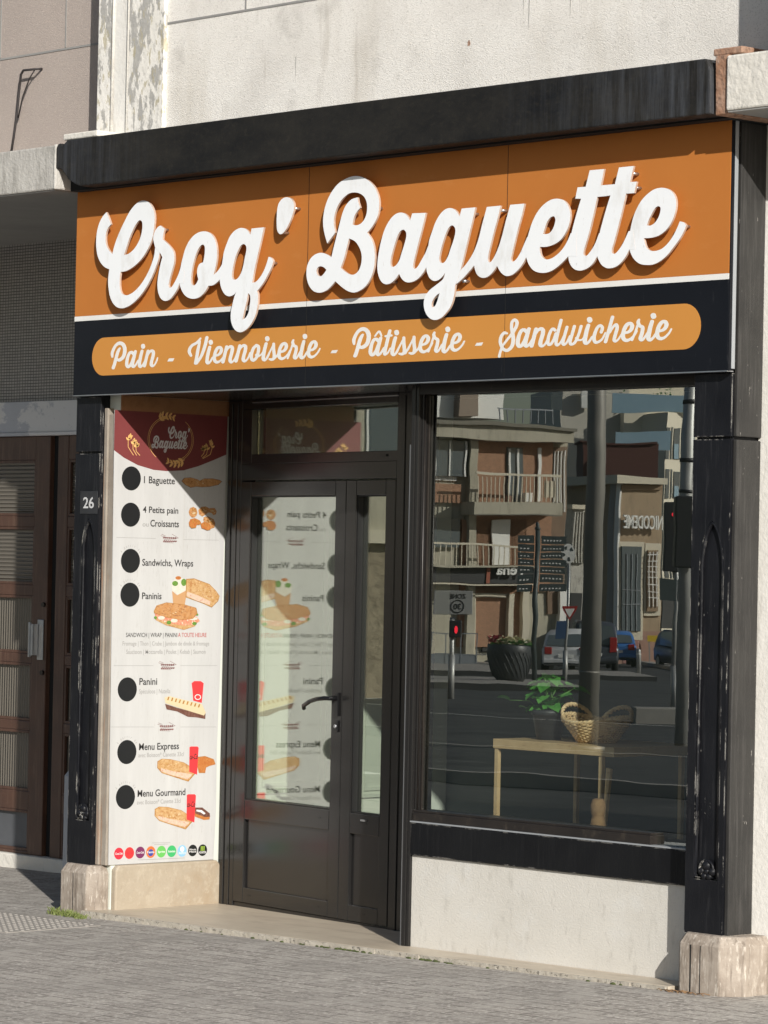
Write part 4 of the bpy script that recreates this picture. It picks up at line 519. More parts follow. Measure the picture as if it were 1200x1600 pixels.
["r",[[[7033,32945],[7365,32774],[7341,32707],[7315,32640],[7291,32574],[7272,32509],[7260,32452],[7252,32396],[7245,32340],[7238,32285],[7310,32244],[7382,32204],[7454,32163],[7527,32118],[7614,32060],[7703,31998],[7789,31935],[7866,31873],[7924,31824],[7978,31775],[8026,31726],[8064,31675],[8094,31620],[8114,31564],[8128,31506],[8138,31446],[8146,31373],[8147,31298],[8142,31221],[8131,31146],[8111,31072],[8083,30999],[8052,30926],[8021,30852],[7987,30769],[7951,30685],[7915,30601],[7883,30521],[7856,30453],[7830,30388],[7808,30324],[7789,30263],[7775,30213],[7761,30164],[7754,30118],[7760,30076],[7776,30044],[7800,30011],[7829,29985],[7860,29970],[7889,29970],[7922,29978],[7957,29992],[7990,30009],[8048,30052],[8107,30111],[8165,30177],[8222,30242],[8282,30311],[8342,30382],[8399,30455],[8451,30530],[8497,30610],[8539,30693],[8578,30776],[8618,30859],[8922,30694],[8881,30136],[8559,30151],[8525,30087],[8493,30023],[8457,29960],[8413,29896],[8351,29823],[8279,29748],[8202,29676],[8124,29609],[8055,29553],[7985,29499],[7911,29452],[7831,29416],[7752,29394],[7668,29378],[7583,29371],[7501,29374],[7428,29388],[7356,29412],[7288,29443],[7226,29480],[7159,29536],[7100,29604],[7048,29678],[7005,29754],[6968,29840],[6942,29930],[6925,30023],[6914,30116],[6911,30218],[6918,30323],[6932,30427],[6948,30529],[6967,30624],[6991,30717],[7017,30809],[7044,30901],[7073,30998],[7104,31096],[7135,31190],[7164,31272],[7183,31318],[7201,31359],[7219,31398],[7237,31438],[7217,31467],[7198,31496],[7177,31525],[7154,31555],[7126,31587],[7094,31620],[7061,31653],[7029,31686],[6982,31719],[6935,31752],[6889,31784],[6843,31817],[6800,31848],[6758,31878],[6717,31909],[6675,31939],[6649,31998],[6623,32057],[6598,32115],[6576,32172],[6557,32220],[6540,32268],[6526,32315],[6520,32364],[6523,32419],[6534,32476],[6551,32533],[6573,32587],[6602,32640],[6636,32692],[6675,32742],[6718,32786],[6759,32822],[6803,32855],[6850,32884],[6896,32908],[6930,32920],[6964,32929],[6999,32937]]]],
["o",[[[8586,30075],[8601,30047],[8616,30019],[8631,29990],[8649,29960],[8675,29915],[8704,29866],[8736,29816],[8775,29767],[8827,29711],[8886,29653],[8950,29599],[9020,29550],[9090,29512],[9165,29478],[9243,29449],[9321,29425],[9394,29408],[9467,29395],[9542,29386],[9618,29382],[9705,29382],[9795,29387],[9884,29398],[9971,29415],[10063,29443],[10154,29480],[10240,29522],[10318,29566],[10383,29611],[10442,29660],[10495,29710],[10546,29760],[10589,29804],[10628,29849],[10665,29893],[10704,29938],[10780,29937],[10857,29934],[10933,29934],[11007,29942],[11083,29960],[11156,29987],[11227,30018],[11294,30050],[11359,30085],[11419,30123],[11479,30162],[11539,30201],[11921,30359],[11901,30949],[11700,30930],[11652,30875],[11605,30819],[11556,30764],[11504,30712],[11451,30663],[11395,30616],[11337,30572],[11278,30531],[11225,30500],[11170,30471],[11116,30444],[11061,30416],[11078,30466],[11094,30515],[11111,30566],[11130,30620],[11156,30696],[11185,30777],[11212,30862],[11235,30947],[11253,31037],[11267,31129],[11276,31222],[11281,31314],[11280,31408],[11276,31504],[11266,31597],[11251,31686],[11234,31755],[11214,31821],[11190,31885],[11160,31949],[11126,32014],[11087,32079],[11042,32142],[10989,32200],[10931,32251],[10866,32300],[10796,32344],[10720,32382],[10638,32414],[10550,32441],[10458,32462],[10366,32477],[10271,32485],[10174,32485],[10078,32480],[9984,32470],[9892,32453],[9803,32430],[9716,32403],[9634,32371],[9555,32335],[9481,32293],[9411,32248],[9344,32202],[9281,32153],[9223,32102],[9167,32048],[9115,31991],[9060,31924],[9008,31852],[8960,31778],[8917,31703],[8877,31623],[8842,31539],[8810,31456],[8779,31374],[8750,31300],[8721,31228],[8695,31155],[8670,31081],[8647,30999],[8626,30916],[8608,30832],[8592,30748],[8579,30665],[8568,30581],[8560,30497],[8556,30413],[8559,30329],[8567,30244],[8577,30159]],[[10094,31843],[10048,31817],[10004,31783],[9962,31744],[9922,31703],[9876,31651],[9833,31594],[9792,31533],[9753,31471],[9715,31402],[9680,31330],[9647,31256],[9616,31180],[9583,31100],[9551,31018],[9522,30935],[9497,30851],[9476,30768],[9458,30683],[9443,30600],[9431,30519],[9421,30451],[9412,30385],[9408,30321],[9411,30259],[9418,30208],[9430,30156],[9448,30109],[9476,30070],[9508,30044],[9546,30020],[9587,30003],[9627,29996],[9671,30002],[9716,30020],[9761,30045],[9801,30073],[9844,30115],[9882,30165],[9917,30219],[9953,30270],[9933,30318],[9911,30365],[9892,30413],[9876,30460],[9865,30507],[9857,30554],[9852,30601],[9852,30647],[9855,30694],[9862,30741],[9874,30787],[9893,30831],[9918,30875],[9950,30919],[9988,30959],[10035,30991],[10088,31011],[10150,31024],[10216,31034],[10279,31045],[10300,31116],[10322,31187],[10342,31257],[10358,31327],[10371,31393],[10381,31458],[10388,31522],[10390,31585],[10390,31640],[10388,31696],[10380,31747],[10360,31791],[10336,31817],[10307,31842],[10274,31861],[10240,31872],[10205,31873],[10167,31868],[10130,31857]]]],
["q",[[[13662,32118],[13737,32408],[14603,32411],[14577,32322],[14552,32234],[14527,32144],[14498,32049],[14457,31922],[14413,31788],[14366,31650],[14321,31514],[14276,31381],[14231,31248],[14187,31114],[14143,30979],[14097,30835],[14050,30688],[14006,30542],[13967,30400],[13938,30278],[13913,30159],[13889,30041],[13865,29923],[13927,29928],[13989,29931],[14051,29938],[14112,29953],[14195,29991],[14277,30045],[14356,30106],[14430,30168],[14500,30233],[14565,30302],[14624,30375],[14680,30448],[14732,30528],[14780,30610],[14823,30693],[14863,30774],[14897,30844],[14926,30913],[14955,30982],[14983,31051],[15034,31037],[15085,31023],[15134,31007],[15179,30987],[15221,30956],[15257,30919],[15291,30879],[15326,30841],[15295,30768],[15265,30695],[15233,30621],[15193,30548],[15140,30468],[15079,30388],[15013,30308],[14946,30226],[14874,30136],[14799,30045],[14720,29954],[14634,29865],[14538,29779],[14435,29695],[14329,29612],[14224,29528],[14242,29492],[14262,29456],[14280,29419],[14293,29379],[14303,29321],[14306,29260],[14305,29195],[14302,29127],[14296,29038],[14286,28943],[14271,28847],[14249,28752],[14221,28658],[14187,28564],[14146,28471],[14099,28381],[14045,28295],[13986,28212],[13920,28131],[13849,28056],[13777,27988],[13701,27925],[13618,27866],[13530,27816],[13438,27774],[13340,27737],[13239,27709],[13140,27696],[13055,27697],[12969,27709],[12886,27730],[12809,27758],[12731,27801],[12658,27855],[12593,27916],[12537,27980],[12488,28050],[12449,28125],[12418,28203],[12395,28281],[12380,28364],[12374,28449],[12376,28535],[12384,28620],[12398,28703],[12419,28785],[12444,28868],[12472,28954],[12505,29059],[12543,29170],[12583,29277],[12623,29370],[12651,29422],[12679,29467],[12707,29510],[12736,29555],[12693,29524],[12652,29491],[12607,29461],[12555,29436],[12481,29412],[12396,29393],[12309,29380],[12226,29379],[12155,29389],[12086,29407],[12020,29432],[11958,29463],[11889,29508],[11826,29563],[11768,29624],[11717,29686],[11671,29754],[11632,29826],[11600,29898],[11574,29968],[11557,30028],[11545,30086],[11537,30144],[11533,30204],[11533,30271],[11537,30339],[11546,30408],[11557,30479],[11575,30561],[11599,30647],[11624,30733],[11646,30814],[11661,30878],[11675,30939],[11689,31000],[11704,31065],[11722,31154],[11741,31250],[11762,31347],[11791,31442],[11830,31537],[11876,31631],[11926,31723],[11978,31814],[12028,31899],[12079,31983],[12135,32064],[12200,32140],[12270,32207],[12348,32270],[12432,32327],[12523,32375],[12615,32412],[12714,32443],[12816,32466],[12915,32478],[13000,32479],[13085,32472],[13167,32457],[13245,32437],[13319,32410],[13390,32375],[13455,32336],[13512,32295],[13557,32254],[13594,32209],[13627,32163]],[[13203,31732],[13155,31731],[13105,31718],[13055,31697],[13008,31671],[12947,31625],[12889,31565],[12836,31499],[12785,31430],[12733,31354],[12684,31274],[12640,31190],[12598,31103],[12557,31002],[12520,30896],[12487,30790],[12460,30687],[12438,30599],[12419,30511],[12406,30427],[12405,30352],[12411,30302],[12421,30256],[12438,30214],[12464,30180],[12491,30158],[12524,30140],[12561,30126],[12598,30118],[12645,30119],[12695,30128],[12746,30143],[12795,30164],[12856,30201],[12915,30250],[12969,30306],[13018,30364],[13065,30429],[13105,30499],[13140,30573],[13173,30651],[13208,30749],[13237,30854],[13263,30962],[13291,31066],[13322,31163],[13354,31261],[13382,31355],[13396,31439],[13400,31493],[13400,31543],[13392,31589],[13370,31630],[13339,31663],[13297,31695],[13250,31719]],[[13593,29461],[13568,29366],[13543,29271],[13517,29175],[13488,29079],[13452,28976],[13413,28872],[13374,28768],[13338,28664],[13306,28565],[13277,28466],[13248,28368],[13220,28269],[13278,28286],[13337,28301],[13395,28319],[13447,28344],[13504,28389],[13554,28443],[13598,28504],[13636,28568],[13668,28645],[13691,28729],[13708,28815],[13723,28900],[13738,28987],[13752,29076],[13759,29160],[13757,29235],[13751,29278],[13742,29317],[13727,29353],[13707,29384],[13683,29406],[13654,29425],[13623,29443]]]],
["apostrophe",[[[16169,33676],[16240,33666],[16310,33648],[16378,33624],[16439,33596],[16498,33559],[16552,33515],[16599,33467],[16636,33417],[16663,33363],[16680,33305],[16687,33246],[16688,33185],[16677,33112],[16654,33035],[16623,32958],[16590,32881],[16551,32800],[16508,32720],[16460,32639],[16409,32560],[16353,32477],[16293,32394],[16229,32314],[16164,32243],[16112,32191],[16059,32142],[16004,32101],[15946,32068],[15900,32050],[15851,32035],[15802,32027],[15756,32030],[15707,32047],[15659,32076],[15615,32113],[15578,32152],[15546,32207],[15525,32270],[15511,32337],[15499,32407],[15489,32496],[15485,32591],[15485,32688],[15487,32783],[15489,32878],[15492,32974],[15500,33067],[15514,33157],[15530,33233],[15548,33307],[15575,33378],[15613,33442],[15663,33499],[15723,33552],[15790,33598],[15864,33634],[15935,33656],[16013,33670],[16092,33677]]]],
["B",[[[19006,31431],[18950,31552],[18892,31673],[18838,31793],[18792,31911],[18758,32018],[18730,32123],[18708,32227],[18694,32329],[18688,32424],[18690,32517],[18698,32610],[18710,32702],[18728,32795],[18751,32887],[18779,32979],[18812,33070],[18851,33162],[18895,33254],[18944,33345],[18999,33432],[19059,33515],[19124,33596],[19195,33674],[19272,33750],[19358,33828],[19451,33904],[19550,33976],[19658,34041],[19774,34098],[19898,34148],[20027,34192],[20157,34229],[20281,34258],[20407,34282],[20533,34298],[20658,34306],[20770,34305],[20881,34298],[20992,34285],[21104,34263],[21232,34228],[21362,34182],[21489,34129],[21608,34072],[21717,34012],[21820,33947],[21916,33878],[22002,33805],[22079,33727],[22147,33645],[22207,33561],[22260,33474],[22307,33382],[22346,33287],[22376,33192],[22398,33097],[22408,33004],[22410,32911],[22404,32819],[22392,32730],[22377,32646],[22356,32564],[22329,32484],[22293,32405],[22244,32323],[22186,32241],[22122,32163],[22055,32088],[21990,32021],[21920,31956],[21850,31897],[21788,31846],[21752,31819],[21718,31797],[21686,31776],[21653,31754],[21719,31694],[21786,31633],[21851,31572],[21908,31507],[21961,31435],[22007,31360],[22047,31282],[22083,31203],[22115,31112],[22141,31018],[22161,30923],[22177,30829],[22187,30737],[22193,30644],[22193,30552],[22188,30461],[22179,30369],[22164,30277],[22144,30186],[22117,30096],[22082,30005],[22040,29913],[21991,29824],[21936,29737],[21873,29652],[21804,29568],[21727,29489],[21642,29419],[21555,29363],[21461,29314],[21362,29271],[21261,29234],[21167,29206],[21071,29182],[20973,29165],[20874,29159],[20776,29165],[20677,29181],[20579,29205],[20482,29233],[20381,29270],[20282,29315],[20184,29365],[20084,29418],[19964,29488],[19842,29564],[19719,29643],[19597,29721],[19536,29672],[19477,29623],[19415,29575],[19349,29527],[19273,29476],[19194,29425],[19108,29377],[19016,29338],[18910,29305],[18796,29279],[18678,29262],[18564,29257],[18460,29264],[18355,29281],[18254,29306],[18162,29339],[18078,29383],[18001,29437],[17931,29497],[17869,29560],[17811,29631],[17762,29708],[17721,29788],[17687,29869],[17661,29953],[17643,30039],[17633,30125],[17630,30210],[17633,30296],[17644,30381],[17663,30465],[17694,30546],[17740,30629],[17798,30710],[17866,30787],[17942,30852],[18018,30901],[18102,30942],[18190,30977],[18280,31003],[18363,31020],[18449,31032],[18535,31036],[18621,31033],[18708,31021],[18794,31001],[18880,30975],[18965,30947],[19052,30914],[19138,30877],[19223,30837],[19309,30798],[19334,30880],[19358,30961],[19384,31043],[19411,31128],[19447,31234],[19487,31344],[19527,31456],[19567,31567],[19606,31677],[19644,31786],[19683,31896],[19722,32006],[19760,32116],[19798,32227],[19837,32337],[19877,32443],[19913,32538],[19949,32630],[19989,32720],[20034,32805],[20080,32882],[20129,32955],[20185,33025],[20249,33089],[20321,33148],[20400,33203],[20487,33252],[20578,33291],[20670,33314],[20767,33328],[20867,33338],[20966,33350],[20983,33290],[21000,33231],[21018,33171],[21040,33112],[21066,33054],[21096,32997],[21128,32939],[21158,32882],[21100,32841],[21040,32799],[20982,32757],[20930,32712],[20884,32663],[20841,32612],[20804,32558],[20770,32499],[20738,32423],[20713,32341],[20692,32256],[20669,32172],[20724,32157],[20780,32142],[20836,32128],[20893,32121],[20962,32122],[21033,32128],[21104,32141],[21170,32160],[21237,32188],[21302,32224],[21361,32266],[21414,32312],[21464,32367],[21507,32428],[21543,32494],[21572,32560],[21595,32631],[21610,32704],[21617,32778],[21618,32853],[21614,32928],[21603,33005],[21584,33081],[21554,33152],[21516,33216],[21469,33278],[21414,33336],[21353,33387],[21290,33429],[21221,33466],[21148,33497],[21072,33525],[20991,33547],[20907,33564],[20821,33577],[20736,33584],[20652,33587],[20567,33585],[20483,33577],[20402,33562],[20315,33537],[20231,33502],[20150,33462],[20071,33417],[19982,33361],[19896,33298],[19815,33230],[19742,33159],[19677,33084],[19620,33004],[19570,32921],[19527,32838],[19491,32756],[19462,32674],[19439,32590],[19424,32508],[19418,32433],[19418,32359],[19423,32285],[19434,32209],[19451,32129],[19476,32049],[19503,31967],[19528,31886]],[[20464,31572],[20426,31467],[20387,31363],[20348,31259],[20310,31153],[20272,31044],[20236,30934],[20198,30824],[20155,30716],[20107,30611],[20053,30507],[19998,30403],[19944,30299],[20015,30253],[20084,30206],[20155,30160],[20230,30117],[20312,30075],[20398,30033],[20485,29996],[20570,29971],[20642,29957],[20713,29950],[20783,29949],[20849,29957],[20917,29975],[20982,30002],[21042,30036],[21096,30074],[21146,30120],[21188,30172],[21224,30229],[21256,30288],[21284,30356],[21306,30429],[21321,30505],[21330,30580],[21331,30654],[21325,30729],[21313,30804],[21293,30877],[21266,30946],[21233,31013],[21193,31079],[21146,31144],[21087,31217],[21019,31290],[20943,31359],[20859,31419],[20769,31465],[20669,31502],[20566,31536]],[[18555,30438],[18616,30433],[18684,30420],[18752,30399],[18813,30376],[18861,30350],[18904,30319],[18945,30286],[18987,30255],[18947,30214],[18908,30172],[18867,30131],[18822,30095],[18770,30059],[18713,30023],[18655,29995],[18598,29982],[18553,29986],[18506,29998],[18463,30017],[18425,30039],[18386,30075],[18353,30120],[18329,30168],[18317,30214],[18319,30258],[18332,30303],[18355,30345],[18386,30379],[18420,30401],[18461,30420],[18507,30432]]]],
["a",[[[24423,32116],[24542,32421],[25407,32391],[25379,32297],[25351,32203],[25323,32109],[25292,32011],[25254,31897],[25214,31778],[25172,31658],[25129,31537],[25083,31411],[25035,31284],[24987,31156],[24941,31030],[24897,30908],[24854,30785],[24814,30666],[24777,30555],[24748,30472],[24721,30393],[24698,30318],[24684,30248],[24677,30195],[24672,30142],[24675,30095],[24690,30057],[24708,30037],[24731,30019],[24756,30007],[24783,30001],[24820,30006],[24861,30024],[24903,30050],[24944,30079],[25006,30135],[25067,30207],[25129,30284],[25190,30360],[25253,30433],[25317,30507],[25378,30582],[25434,30657],[25481,30732],[25522,30807],[25562,30883],[25602,30958],[25881,30908],[25908,30012],[25503,30033],[25456,29975],[25411,29916],[25362,29858],[25308,29802],[25242,29741],[25170,29680],[25092,29624],[25010,29575],[24927,29535],[24840,29501],[24749,29473],[24657,29453],[24568,29441],[24476,29435],[24385,29436],[24299,29446],[24221,29467],[24146,29497],[24075,29533],[24013,29571],[23965,29609],[23923,29652],[23886,29695],[23854,29735],[23833,29763],[23816,29790],[23800,29816],[23784,29843],[23733,29793],[23684,29742],[23632,29692],[23574,29645],[23505,29595],[23430,29546],[23351,29502],[23269,29468],[23194,29446],[23115,29430],[23036,29422],[22959,29423],[22890,29434],[22822,29453],[22756,29479],[22697,29512],[22632,29564],[22575,29626],[22524,29696],[22480,29768],[22439,29851],[22407,29939],[22382,30031],[22365,30124],[22357,30226],[22358,30330],[22367,30437],[22378,30543],[22394,30655],[22415,30768],[22441,30881],[22469,30993],[22500,31106],[22534,31220],[22571,31332],[22611,31440],[22649,31537],[22689,31632],[22733,31725],[22782,31815],[22837,31903],[22897,31989],[22961,32072],[23031,32149],[23101,32218],[23175,32283],[23253,32342],[23335,32392],[23408,32427],[23484,32457],[23562,32480],[23641,32495],[23718,32502],[23797,32502],[23876,32496],[23951,32482],[24021,32460],[24088,32431],[24152,32395],[24211,32355],[24270,32302],[24323,32242],[24372,32178]],[[23999,31750],[23954,31750],[23908,31740],[23862,31722],[23820,31701],[23771,31667],[23726,31624],[23685,31574],[23645,31520],[23598,31445],[23556,31361],[23515,31272],[23475,31182],[23430,31082],[23385,30978],[23343,30874],[23307,30773],[23276,30683],[23247,30595],[23225,30509],[23214,30429],[23212,30370],[23214,30312],[23225,30259],[23246,30218],[23267,30198],[23292,30180],[23321,30168],[23351,30161],[23393,30161],[23438,30169],[23486,30184],[23531,30204],[23591,30240],[23651,30288],[23707,30343],[23757,30401],[23801,30470],[23836,30546],[23868,30625],[23902,30706],[23944,30797],[23988,30891],[24031,30985],[24070,31079],[24106,31166],[24142,31254],[24171,31339],[24188,31419],[24195,31476],[24198,31531],[24191,31582],[24172,31628],[24139,31667],[24096,31704],[24047,31733]]]],
["g",[[[27535,32096],[27659,32429],[28507,32426],[28478,32330],[28450,32235],[28420,32136],[28386,32026],[28327,31839],[28258,31628],[28186,31408],[28116,31192],[28046,30979],[27977,30764],[27908,30553],[27844,30356],[27796,30207],[27750,30065],[27706,29930],[27662,29803],[27628,29709],[27596,29620],[27562,29535],[27524,29452],[27483,29379],[27436,29310],[27392,29241],[27359,29170],[27341,29100],[27333,29028],[27328,28956],[27318,28882],[27301,28798],[27281,28713],[27257,28627],[27228,28544],[27195,28466],[27156,28389],[27113,28314],[27063,28244],[27010,28182],[26950,28124],[26887,28068],[26820,28015],[26752,27961],[26681,27909],[26606,27861],[26526,27821],[26443,27790],[26355,27764],[26265,27746],[26177,27739],[26100,27742],[26022,27752],[25946,27771],[25874,27796],[25795,27834],[25720,27883],[25650,27938],[25590,27996],[25537,28062],[25492,28133],[25457,28206],[25430,28279],[25412,28348],[25402,28418],[25400,28487],[25406,28555],[25420,28625],[25442,28695],[25473,28762],[25514,28826],[25569,28889],[25635,28947],[25708,29003],[25785,29055],[25866,29102],[25953,29144],[26043,29185],[26133,29228],[26237,29279],[26347,29332],[26449,29384],[26528,29432],[26560,29457],[26585,29479],[26605,29502],[26625,29530],[26652,29578],[26675,29633],[26697,29692],[26719,29748],[26672,29702],[26625,29656],[26577,29611],[26524,29569],[26467,29532],[26406,29497],[26343,29467],[26277,29444],[26216,29430],[26153,29420],[26089,29417],[26026,29422],[25960,29439],[25892,29465],[25828,29499],[25771,29538],[25714,29591],[25664,29654],[25622,29722],[25587,29788],[25559,29848],[25538,29907],[25523,29968],[25514,30033],[25512,30113],[25519,30197],[25532,30285],[25544,30376],[25557,30492],[25572,30616],[25588,30739],[25605,30855],[25618,30944],[25631,31028],[25647,31111],[25671,31196],[25709,31295],[25758,31397],[25810,31498],[25861,31598],[25905,31692],[25949,31785],[25996,31876],[26051,31965],[26115,32052],[26186,32138],[26263,32219],[26343,32290],[26412,32343],[26485,32390],[26560,32429],[26638,32460],[26710,32480],[26785,32495],[26861,32501],[26937,32500],[27015,32487],[27095,32465],[27171,32437],[27238,32405],[27291,32373],[27337,32336],[27378,32297],[27417,32257],[27450,32218],[27479,32178],[27507,32137]],[[27109,31746],[27066,31749],[27022,31741],[26977,31726],[26935,31705],[26882,31664],[26833,31608],[26787,31544],[26743,31477],[26691,31394],[26643,31303],[26597,31208],[26553,31111],[26508,31003],[26464,30891],[26424,30779],[26391,30674],[26366,30592],[26344,30512],[26328,30437],[26325,30369],[26329,30323],[26338,30280],[26354,30242],[26380,30211],[26411,30191],[26450,30174],[26492,30163],[26532,30159],[26570,30163],[26607,30174],[26644,30191],[26680,30213],[26733,30257],[26783,30314],[26830,30378],[26873,30442],[26913,30513],[26947,30588],[26979,30665],[27014,30743],[27055,30825],[27098,30908],[27140,30991],[27178,31075],[27214,31160],[27248,31247],[27276,31332],[27293,31411],[27298,31467],[27299,31520],[27291,31571],[27272,31617],[27241,31657],[27201,31696],[27155,31728]],[[26394,28890],[26331,28860],[26267,28830],[26204,28799],[26147,28764],[26090,28719],[26036,28669],[25989,28617],[25951,28566],[25927,28523],[25908,28479],[25897,28436],[25896,28397],[25903,28365],[25917,28333],[25936,28306],[25960,28291],[25992,28289],[26032,28298],[26073,28315],[26109,28336],[26152,28376],[26188,28430],[26221,28490],[26254,28553],[26291,28631],[26326,28716],[26360,28804]]]],
["u",[[[29198,32399],[30032,32402],[30000,32295],[29969,32188],[29936,32079],[29899,31966],[29848,31824],[29791,31677],[29732,31525],[29674,31372],[29616,31206],[29556,31033],[29500,30865],[29451,30710],[29416,30600],[29384,30496],[29357,30399],[29341,30310],[29334,30252],[29329,30197],[29332,30148],[29347,30107],[29366,30082],[29391,30059],[29418,30042],[29446,30034],[29480,30042],[29516,30064],[29553,30095],[29589,30128],[29643,30182],[29697,30246],[29750,30316],[29800,30387],[29850,30464],[29896,30544],[29941,30627],[29984,30714],[30032,30815],[30077,30920],[30122,31029],[30165,31141],[30211,31271],[30256,31408],[30300,31543],[30342,31669],[30377,31764],[30410,31854],[30443,31942],[30476,32031],[30510,32123],[30543,32215],[30577,32307],[30610,32399],[31461,32394],[31432,32291],[31404,32189],[31374,32086],[31340,31977],[31290,31836],[31233,31688],[31174,31537],[31118,31387],[31066,31239],[31015,31089],[30967,30940],[30920,30796],[30877,30664],[30835,30532],[30796,30408],[30766,30301],[30748,30243],[30730,30192],[30720,30145],[30724,30102],[30739,30069],[30763,30037],[30791,30010],[30823,29996],[30860,29996],[30902,30009],[30946,30030],[30989,30054],[31054,30102],[31120,30165],[31184,30236],[31244,30309],[31306,30393],[31363,30483],[31418,30575],[31472,30664],[31523,30746],[31571,30827],[31619,30907],[31668,30987],[31986,30969],[32011,30101],[31621,30138],[31579,30078],[31540,30017],[31497,29957],[31447,29896],[31376,29823],[31295,29748],[31209,29676],[31121,29612],[31042,29561],[30961,29514],[30878,29474],[30791,29444],[30709,29425],[30623,29413],[30537,29409],[30455,29417],[30377,29439],[30300,29473],[30228,29515],[30162,29559],[30103,29609],[30050,29665],[30003,29722],[29963,29771],[29941,29800],[29922,29826],[29905,29851],[29887,29876],[29837,29819],[29788,29762],[29735,29705],[29676,29651],[29601,29594],[29517,29537],[29430,29486],[29342,29448],[29270,29426],[29197,29411],[29124,29403],[29050,29405],[28973,29418],[28895,29442],[28820,29474],[28754,29511],[28698,29556],[28651,29609],[28611,29666],[28576,29723],[28549,29782],[28530,29843],[28514,29904],[28496,29965],[28399,29888],[28303,29811],[28206,29735],[28111,29662],[28027,29599],[27943,29538],[27859,29480],[27773,29423],[27684,29370],[27592,29319],[27499,29269],[27407,29219],[27475,29438],[27672,29803],[27743,29853],[27813,29903],[27883,29954],[27953,30010],[28039,30084],[28126,30165],[28211,30249],[28288,30333],[28354,30412],[28415,30491],[28471,30573],[28525,30659],[28581,30760],[28634,30865],[28684,30974],[28733,31089],[28787,31234],[28839,31391],[28888,31546],[28935,31687],[28971,31785],[29005,31875],[29038,31963],[29071,32051],[29103,32139],[29135,32226],[29166,32312]]]],
["e",[[[31641,30134],[31678,30056],[31712,29979],[31751,29902],[31800,29829],[31864,29755],[31937,29682],[32018,29615],[32108,29560],[32205,29518],[32311,29486],[32421,29462],[32529,29446],[32634,29437],[32739,29436],[32843,29442],[32946,29455],[33051,29476],[33155,29505],[33257,29541],[33357,29581],[33463,29631],[33566,29689],[33667,29750],[33763,29811],[33850,29869],[33934,29927],[34015,29986],[34098,30044],[34578,30019],[34552,30979],[34224,30998],[34178,30917],[34133,30835],[34086,30754],[34033,30675],[33970,30592],[33901,30509],[33827,30430],[33748,30356],[33668,30291],[33582,30230],[33492,30173],[33401,30124],[33315,30083],[33227,30046],[33138,30016],[33049,29996],[32973,29985],[32895,29981],[32821,29985],[32752,29999],[32691,30024],[32633,30061],[32582,30103],[32539,30149],[32503,30204],[32476,30266],[32457,30329],[32443,30386],[32438,30425],[32437,30462],[32439,30497],[32439,30533],[32528,30527],[32617,30519],[32706,30513],[32797,30514],[32900,30521],[33005,30533],[33109,30551],[33211,30574],[33318,30606],[33425,30644],[33527,30689],[33620,30740],[33703,30800],[33777,30869],[33844,30942],[33906,31016],[33965,31093],[34018,31172],[34064,31255],[34103,31339],[34135,31430],[34160,31524],[34175,31619],[34180,31710],[34175,31787],[34162,31862],[34142,31935],[34113,32007],[34078,32077],[34035,32147],[33986,32212],[33930,32270],[33877,32312],[33820,32350],[33758,32383],[33691,32411],[33609,32436],[33519,32456],[33426,32469],[33335,32476],[33246,32476],[33157,32470],[33069,32456],[32981,32437],[32876,32403],[32770,32360],[32667,32309],[32569,32253],[32474,32188],[32383,32116],[32298,32039],[32220,31959],[32146,31873],[32078,31782],[32017,31689],[31960,31595],[31911,31504],[31868,31413],[31829,31320],[31791,31225],[31751,31122],[31714,31017],[31680,30912],[31652,30810],[31633,30724],[31617,30641],[31606,30558],[31601,30474],[31605,30389],[31616,30304],[31629,30219]],[[32603,31051],[32624,31101],[32643,31151],[32664,31203],[32687,31256],[32717,31327],[32748,31402],[32785,31476],[32828,31542],[32872,31595],[32922,31644],[32975,31686],[33030,31719],[33075,31738],[33122,31754],[33168,31762],[33207,31758],[33241,31740],[33271,31711],[33295,31675],[33311,31639],[33317,31591],[33310,31539],[33295,31485],[33275,31431],[33250,31369],[33218,31304],[33179,31242],[33134,31188],[33091,31146],[33043,31107],[32990,31076],[32930,31053],[32857,31042],[32774,31043],[32688,31048]]]],
["t",[[[34558,32862],[35024,32855],[35238,33514],[36057,33508],[35891,32854],[36465,32843],[36363,32392],[35702,32394],[35656,32234],[35611,32074],[35565,31914],[35518,31751],[35467,31578],[35414,31402],[35361,31228],[35305,31059],[35251,30908],[35194,30759],[35138,30617],[35089,30490],[35056,30410],[35023,30336],[34996,30268],[34981,30205],[34976,30163],[34974,30123],[34980,30088],[34996,30059],[35022,30039],[35056,30022],[35094,30012],[35131,30010],[35180,30025],[35230,30057],[35280,30100],[35330,30144],[35401,30211],[35474,30288],[35545,30373],[35611,30461],[35675,30565],[35734,30676],[35789,30790],[35846,30903],[36119,30804],[36141,30018],[35768,29976],[35708,29899],[35649,29821],[35587,29746],[35517,29678],[35440,29622],[35357,29570],[35268,29525],[35174,29488],[35078,29460],[34975,29439],[34870,29426],[34769,29426],[34677,29437],[34584,29458],[34496,29488],[34416,29527],[34342,29581],[34277,29647],[34221,29719],[34175,29790],[34146,29853],[34128,29916],[34114,29980],[34098,30044],[34112,30147],[34125,30248],[34140,30352],[34156,30459],[34178,30589],[34201,30725],[34228,30862],[34259,30996],[34294,31120],[34334,31241],[34376,31362],[34421,31487],[34473,31630],[34529,31779],[34586,31925],[34638,32057],[34674,32144],[34708,32225],[34742,32302],[34775,32381],[34442,32403]]]],
